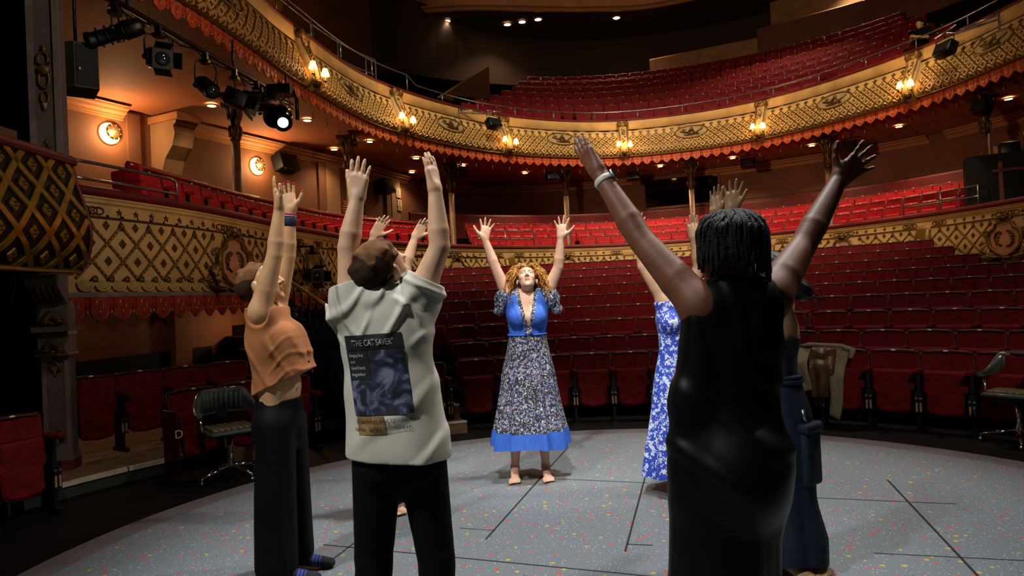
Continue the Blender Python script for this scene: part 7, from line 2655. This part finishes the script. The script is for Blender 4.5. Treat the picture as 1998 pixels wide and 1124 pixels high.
# watch
w0, w1 = Vector(J['wrL']), Vector(J['elL'])
d = (w1 - w0).normalized()
a = MB(); band(w0 + d * 0.045, 0.0325, 0.026, 'watch_band', a); wo = build_in(a, 'watch', root)
q = d.to_track_quat('Z', 'X').to_matrix()
side = Vector((0.8, -0.5, 0.2)); side = (side - d * side.dot(d)).normalized()
a = MB()
fr = Matrix((side, d.cross(side), d)).transposed()
a.rbox(w0 + d * 0.045 + side * 0.040, (0.012, 0.034, 0.038), 'steel', 0.005, rot=fr)
a.box(w0 + d * 0.045 + side * 0.0465, (0.001, 0.028, 0.032), 'glass_dark', rot=fr)
a.build('watch_case', wo)
a = MB()
rp = tr[2] * 0.55 + np.array(J['wrR']) * 0.45
fdv = Vector((tr[2] - rp).tolist()).normalized()
a.lathe([(0.0108, -0.003), (0.0118, 0), (0.0108, 0.003)], 'bright_gold', c=tuple(rp), rot=fdv.to_track_quat('Z', 'X').to_matrix(), n=14, caps=False)
build_in(a, 'ring', root)

# ---------------------------------------------------------------- 5: woman with a bun and navy cargo skirt, half hidden
J = dict(neck=(1.322, 3.47, 1.345), shL=(1.235, 3.38, 1.335), elL=(1.136, 3.37, 1.615), wrL=(1.101, 3.36, 1.822), shR=(1.400, 3.56, 1.335), elR=(1.200, 3.58, 1.600), wrR=(1.089, 3.58, 1.832),
         chest=(1.338, 3.47, 1.20), waist=(1.332, 3.47, 1.00), pelvis=(1.340, 3.47, 0.82))
root = person('person', (1.37, 3.47, 0.0), 'person with a dark bun in navy top and cargo skirt, half hidden at right')
hp, HP, HB_ = head_prims((1.300, 3.47, 1.502), (-0.85, 0.25, 0.30), (0.3, 0, 0.95), 0.98)
fd = (-0.75, 0.65, 0)
hl, tl = hand_prims(J['wrL'], (0.018, 0, 0.155), (-0.3, -0.9, 0), 1, 0.88, 0.22, 0.08, 0.6)
hr, tr = hand_prims(J['wrR'], (0.012, 0, 0.15), (-0.5, -0.8, 0), 1, 0.86, 0.06, 0.08, 0.6)
body = torso_prims(J, fd, 0.90, 0.05, ch=0.135, wa=0.098, hi=0.125) + neck_prims(J, HP, 0.95) + hp + arm_prims(J['shL'], J['elL'], J['wrL'], 0.93) + arm_prims(J['shR'], J['elR'], J['wrR'], 0.93) + hl + hr
body += leg_prims((1.30, 3.44, 0.7), (1.31, 3.43, 0.42), (1.30, 3.44, 0.085), (1.38, 3.26, 0.02), 0.9) + leg_prims((1.37, 3.50, 0.7), (1.39, 3.50, 0.42), (1.405, 3.50, 0.085), (1.46, 3.32, 0.02), 0.9)
pobj('body', sdf_mesh(body, 0.006, 'body_bun', ['skin_olive']), root)
top = torso_prims(J, fd, 0.90, 0.055, 0.012, ch=0.135, wa=0.098, hi=0.125)
pobj('bandeau_top', sdf_mesh(top, 0.006, 'bandeau', ['navy_knit'], cuts=[((0, 0, 1.175), (0, 0, 1)), ((0, 0, 0.95), (0, 0, -1))]), root)
sk = [(1.350, 3.47, 0.062, 0.172, 0.165, 0.035, 6, 0.3), (1.350, 3.47, 0.17, 0.178, 0.165, 0.035, 6, 0.5), (1.348, 3.47, 0.36, 0.132, 0.135, 0.02, 6, 0.8), (1.345, 3.47, 0.60, 0.137, 0.135, 0.012, 6, 1.0), (1.345, 3.47, 0.80, 0.136, 0.130, 0.01, 6, 1.0), (1.335, 3.47, 0.90, 0.116, 0.112, 0.008, 6, 1.0), (1.330, 3.47, 0.975, 0.098, 0.098, 0.008, 14, 1.0)]
so = loft(interp_rings(sk, 24), 'navy_skirt', 'cargo_skirt', root, 72); so.matrix_basis = Matrix.Translation(-Vector(root.location))
a = MB()
for z_, rr in ((0.980, 0.104), (0.958, 0.107)):
    a.tube([(1.330 + rr * math.cos(R(t)), 3.47 + rr * math.sin(R(t)), z_) for t in range(0, 360, 15)], 0.013, 'navy_skirt', 6, closed=True)
build_in(a, 'waistband', root)
a = MB(); a.rbox((1.430, 3.372, 0.60), (0.14, 0.05, 0.30), 'navy_skirt', 0.02, rot=Matrix.Rotation(R(38), 3, 'Z')); a.rbox((1.433, 3.365, 0.735), (0.155, 0.06, 0.05), 'navy_skirt', 0.015, rot=Matrix.Rotation(R(38), 3, 'Z')); build_in(a, 'cargo_pocket', root)
a = MB(); a.tube([(1.385, 3.335, 0.83), (1.392, 3.332, 0.79), (1.40, 3.335, 0.765)], 0.008, 'steel', 6); build_in(a, 'pocket_zip', root)
B = HB_
hr_p = [Ell(HP(0, -0.018, 0.032), np.array((0.083, 0.100, 0.089)), B, 0.01), Cone(HP(0.0, -0.09, 0.0), (1.445, 3.44, 1.42), 0.05, 0.045, 0.04), Ell((1.455, 3.44, 1.405), (0.052, 0.05, 0.052), None, 0.02)]
pobj('hair', sdf_mesh(hr_p, 0.0055, 'hair_bun', ['hair_black'], disp=lambda X, Y, Z: -0.002 * np.sin((X * 0.6 + Z) * 260 + 3 * np.sin(Y * 40)), cuts=[(HP(0, 0.02, -0.03), B @ np.array((0, 0.85, -0.5)))]), root)
a = MB()
rnd = random.Random(4)
for k in range(16):
    s0 = Vector((1.475 + rnd.uniform(-0.02, 0.03), 3.44, 1.40 + rnd.uniform(-0.03, 0.03)))
    a.tube([s0, s0 + Vector((rnd.uniform(0.02, 0.05), -0.01, rnd.uniform(-0.03, 0.02))), s0 + Vector((rnd.uniform(0.03, 0.09), -0.01, rnd.uniform(-0.09, -0.02)))], [0.002, 0.0016, 0.0008], 'hair_black', 4)
build_in(a, 'loose_strand', root)
a = MB()
for y_ in (0,):
    a.tube([(1.462, 3.425, 1.17), (1.462, 3.415, 1.26), (1.435, 3.42, 1.335)], 0.004, 'navy_knit', 5)
build_in(a, 'strap', root)

# ---------------------------------------------------------------- 6: woman in the blue and white dress, mostly hidden
J = dict(neck=(1.186, 4.93, 1.395), shL=(1.098, 4.93, 1.362), elL=(0.951, 4.93, 1.619), wrL=(0.933, 4.94, 1.861), shR=(1.275, 4.93, 1.360), elR=(1.352, 4.93, 1.600), wrR=(1.330, 4.93, 1.805),
         chest=(1.182, 4.93, 1.22), waist=(1.178, 4.93, 1.05), pelvis=(1.172, 4.93, 0.86))
root = person('person', (1.17, 4.93, 0.0), 'person in a long blue and white floral dress, mostly hidden behind the black dress')
hp, HP, HB_ = head_prims((1.192, 4.92, 1.545), (0.0, -0.9, 0.35), (0, 0.35, 0.9), 0.98)
fd = (0, -1, 0)
hl, tl = hand_prims(J['wrL'], (0.02, 0.02, 0.175), (0, -1, 0.05), -1, 0.93, 0.15, 0.06, 0.7)
hr, tr = hand_prims(J['wrR'], (-0.010, 0.0, 0.19), (0, -1, 0.05), 1, 1.02, 0.08, 0.08, 0.75)
body = torso_prims(J, fd, 0.88, 0.055) + neck_prims(J, HP, 0.95) + hp + arm_prims(J['shL'], J['elL'], J['wrL'], 0.93) + arm_prims(J['shR'], J['elR'], J['wrR'], 0.93) + hl + hr
body += leg_prims((1.10, 4.93, 0.6), (1.10, 4.92, 0.42), (1.10, 4.94, 0.085), (1.09, 4.74, 0.02), 0.9) + leg_prims((1.23, 4.93, 0.6), (1.23, 4.92, 0.42), (1.235, 4.94, 0.085), (1.25, 4.74, 0.02), 0.9)
pobj('body', sdf_mesh(body, 0.007, 'body_floral', ['skin_fair']), root)
bd = torso_prims(J, fd, 0.88, 0.06, 0.012)
pobj('bodice', sdf_mesh(bd, 0.007, 'bodice_floral', ['white_blue_print'], cuts=[((0, 0, 1.36), (0, 0, 1)), ((0, 0, 1.0), (0, 0, -1))]), root)
sk = [(1.165, 4.93, 0.13, 0.285, 0.25, 0.05, 8, 0.3), (1.167, 4.93, 0.30, 0.26, 0.225, 0.045, 8, 0.5), (1.17, 4.93, 0.55, 0.215, 0.19, 0.03, 8, 0.7), (1.172, 4.93, 0.80, 0.180, 0.155, 0.02, 8, 0.9), (1.178, 4.93, 1.04, 0.130, 0.105, 0.012, 8, 1.1)]
so = loft(interp_rings(sk, 24), 'white_blue_print', 'skirt', root, 80); so.matrix_basis = Matrix.Translation(-Vector(root.location))
B = HB_
pobj('hair', sdf_mesh([Ell(HP(0, -0.018, 0.032), np.array((0.084, 0.101, 0.09)), B, 0.01)], 0.007, 'hair_short', ['hair_black'], cuts=[(HP(0, 0.02, -0.02), B @ np.array((0, 0.85, -0.5)))]), root)

# ---------------------------------------------------------------- 7: person hidden behind the white T-shirt, hands and a foot show
J = dict(neck=(-0.849, 4.80, 1.44), shL=(-0.928, 4.80, 1.435), elL=(-1.011, 4.80, 1.716), wrL=(-0.955, 4.80, 1.922), shR=(-0.762, 4.80, 1.435), elR=(-0.737, 4.80, 1.705), wrR=(-0.664, 4.80, 1.897),
         chest=(-0.863, 4.80, 1.27), waist=(-0.875, 4.80, 1.08), pelvis=(-0.89, 4.80, 0.87))
root = person('person', (-0.9, 4.80, 0.0), 'person hidden behind the white T-shirt, only raised hands and a foot showing')
hp, HP, HB_ = head_prims((-0.838, 4.80, 1.575), (0.5, -0.8, 0.3), (0, 0.2, 0.95), 0.95)
fd = (0.4, -0.9, 0)
hl, tl = hand_prims(J['wrL'], (0.116, 0, 0.165), (0.45, -0.85, -0.3), -1 if False else 1, 1.0, 0.08, 0.14, 0.75)
hr, tr = hand_prims(J['wrR'], (0.10, 0, 0.145), (0.5, -0.8, -0.3), 1, 0.95, 0.10, 0.14, 0.6)
body = torso_prims(J, fd, 0.85, 0.05) + neck_prims(J, HP, 0.95) + hp + arm_prims(J['shL'], J['elL'], J['wrL'], 0.93) + arm_prims(J['shR'], J['elR'], J['wrR'], 0.93) + hl + hr
body += leg_prims((-0.95, 4.80, 0.6), (-1.02, 4.79, 0.42), (-1.07, 4.80, 0.085), (-1.10, 4.62, 0.02), 0.9) + leg_prims((-0.85, 4.80, 0.6), (-0.86, 4.79, 0.42), (-0.87, 4.80, 0.085), (-0.82, 4.62, 0.02), 0.9)
pobj('body', sdf_mesh(body, 0.007, 'body_hidden', ['skin_fair']), root)
sk = [(-0.955, 4.80, 0.13, 0.19, 0.17, 0.04, 7, 0.3), (-0.94, 4.80, 0.45, 0.17, 0.15, 0.03, 7, 0.7), (-0.90, 4.80, 0.85, 0.155, 0.135, 0.015, 7, 0.9), (-0.875, 4.80, 1.10, 0.125, 0.10, 0.01, 7, 1.1)]
so = loft(interp_rings(sk, 16), 'teal_skirt', 'skirt', root, 64); so.matrix_basis = Matrix.Translation(-Vector(root.location))
tp = torso_prims(J, fd, 0.85, 0.052, 0.012)
pobj('top', sdf_mesh(tp, 0.008, 'top_hidden', ['teal_skirt'], cuts=[((0, 0, 1.40), (0, 0, 1)), ((0, 0, 1.0), (0, 0, -1))]), root)
B = HB_
pobj('hair', sdf_mesh([Ell(HP(0, -0.018, 0.032), np.array((0.084, 0.101, 0.09)), B, 0.01)], 0.008, 'hair_hidden', ['hair_black'], cuts=[(HP(0, 0.02, -0.02), B @ np.array((0, 0.85, -0.5)))]), root)

# ---------------------------------------------------------------- 8: man sitting in the upper circle with a phone
sM = 27.43
p_, t_2, n_2 = PLAN.at(sM)
bx_, by_ = p_[0] - n_2[0] * 0.95, p_[1] - n_2[1] * 0.95
f3 = np.array((n_2[0], n_2[1], 0)); r3 = np.array((-f3[1], f3[0], 0)) * -1
o3 = np.array((bx_, by_, 6.64))
W3 = lambda x, y, z: o3 + r3 * x + f3 * y + np.array((0, 0, z))
J = dict(neck=W3(0, 0.10, 1.02), shL=W3(-0.17, 0.10, 0.97), elL=W3(-0.24, 0.22, 0.74), wrL=W3(-0.05, 0.40, 0.80), shR=W3(0.17, 0.10, 0.97), elR=W3(0.24, 0.22, 0.74), wrR=W3(0.06, 0.40, 0.82),
         chest=W3(0, 0.10, 0.85), waist=W3(0, 0.10, 0.64), pelvis=W3(0, 0.12, 0.50))
root = person('person', tuple(W3(0, 0, 0)), 'person in dark clothes sitting in the upper circle looking at a phone')
hp, HP, HB_ = head_prims(W3(0, 0.13, 1.17), f3 + np.array((0, 0, -0.15)), (0, 0, 1), 1.0, False)
hl, tl = hand_prims(J['wrL'], r3 * 0.6 + f3 * 0.6 + np.array((0, 0, 0.4)), -f3 + np.array((0, 0, 0.3)), 1, 0.9, 0.05, 0.5, 0.5)
hr, tr = hand_prims(J['wrR'], -r3 * 0.5 + f3 * 0.6 + np.array((0, 0, 0.5)), -f3 + np.array((0, 0, 0.3)), -1, 0.9, 0.05, 0.5, 0.5)
body = torso_prims(J, f3, 1.0) + neck_prims(J, HP, 1.0, False) + hp + arm_prims(J['shL'], J['elL'], J['wrL'], 1.0) + arm_prims(J['shR'], J['elR'], J['wrR'], 1.0) + hl + hr
pobj('body', sdf_mesh(body, 0.010, 'body_phone', ['skin_olive']), root)
tp = torso_prims(J, f3, 1.0, 0, 0.015) + [Cone(J['shL'], J['shL'] + (J['elL'] - J['shL']) * 0.75, 0.07, 0.065, 0.03), Cone(J['shR'], J['shR'] + (J['elR'] - J['shR']) * 0.75, 0.07, 0.065, 0.03)]
pobj('dark_top', sdf_mesh(tp, 0.010, 'top_phone', ['jeans_black']), root)
lg = []
for sx in (-0.1, 0.1):
    lg += [Cone(W3(sx, 0.12, 0.48), W3(sx * 1.4, 0.50, 0.48), 0.09, 0.07, 0.03), Cone(W3(sx * 1.4, 0.50, 0.48), W3(sx * 1.4, 0.55, 0.06), 0.065, 0.05, 0.03)]
pobj('trousers', sdf_mesh(lg, 0.012, 'trousers_phone', ['jeans_black']), root)
B = HB_
pobj('hair', sdf_mesh([Ell(HP(0, -0.018, 0.036), np.array((0.084, 0.101, 0.09)), B, 0.01)], 0.009, 'hair_phone', ['hair_black'], cuts=[(HP(0, 0.03, 0.02), B @ np.array((0, 0.7, -0.7)))]), root)
ph = MB(); c_ = W3(0.0, 0.48, 0.90)
ph.box(tuple(c_), (0.16, 0.012, 0.08), 'black_gloss', rot=Matrix.Rotation(rot_to(n_2), 3, 'Z')); o = ph.build('phone'); tag(o, 'dark phone held by the person in the upper circle', 'phone')
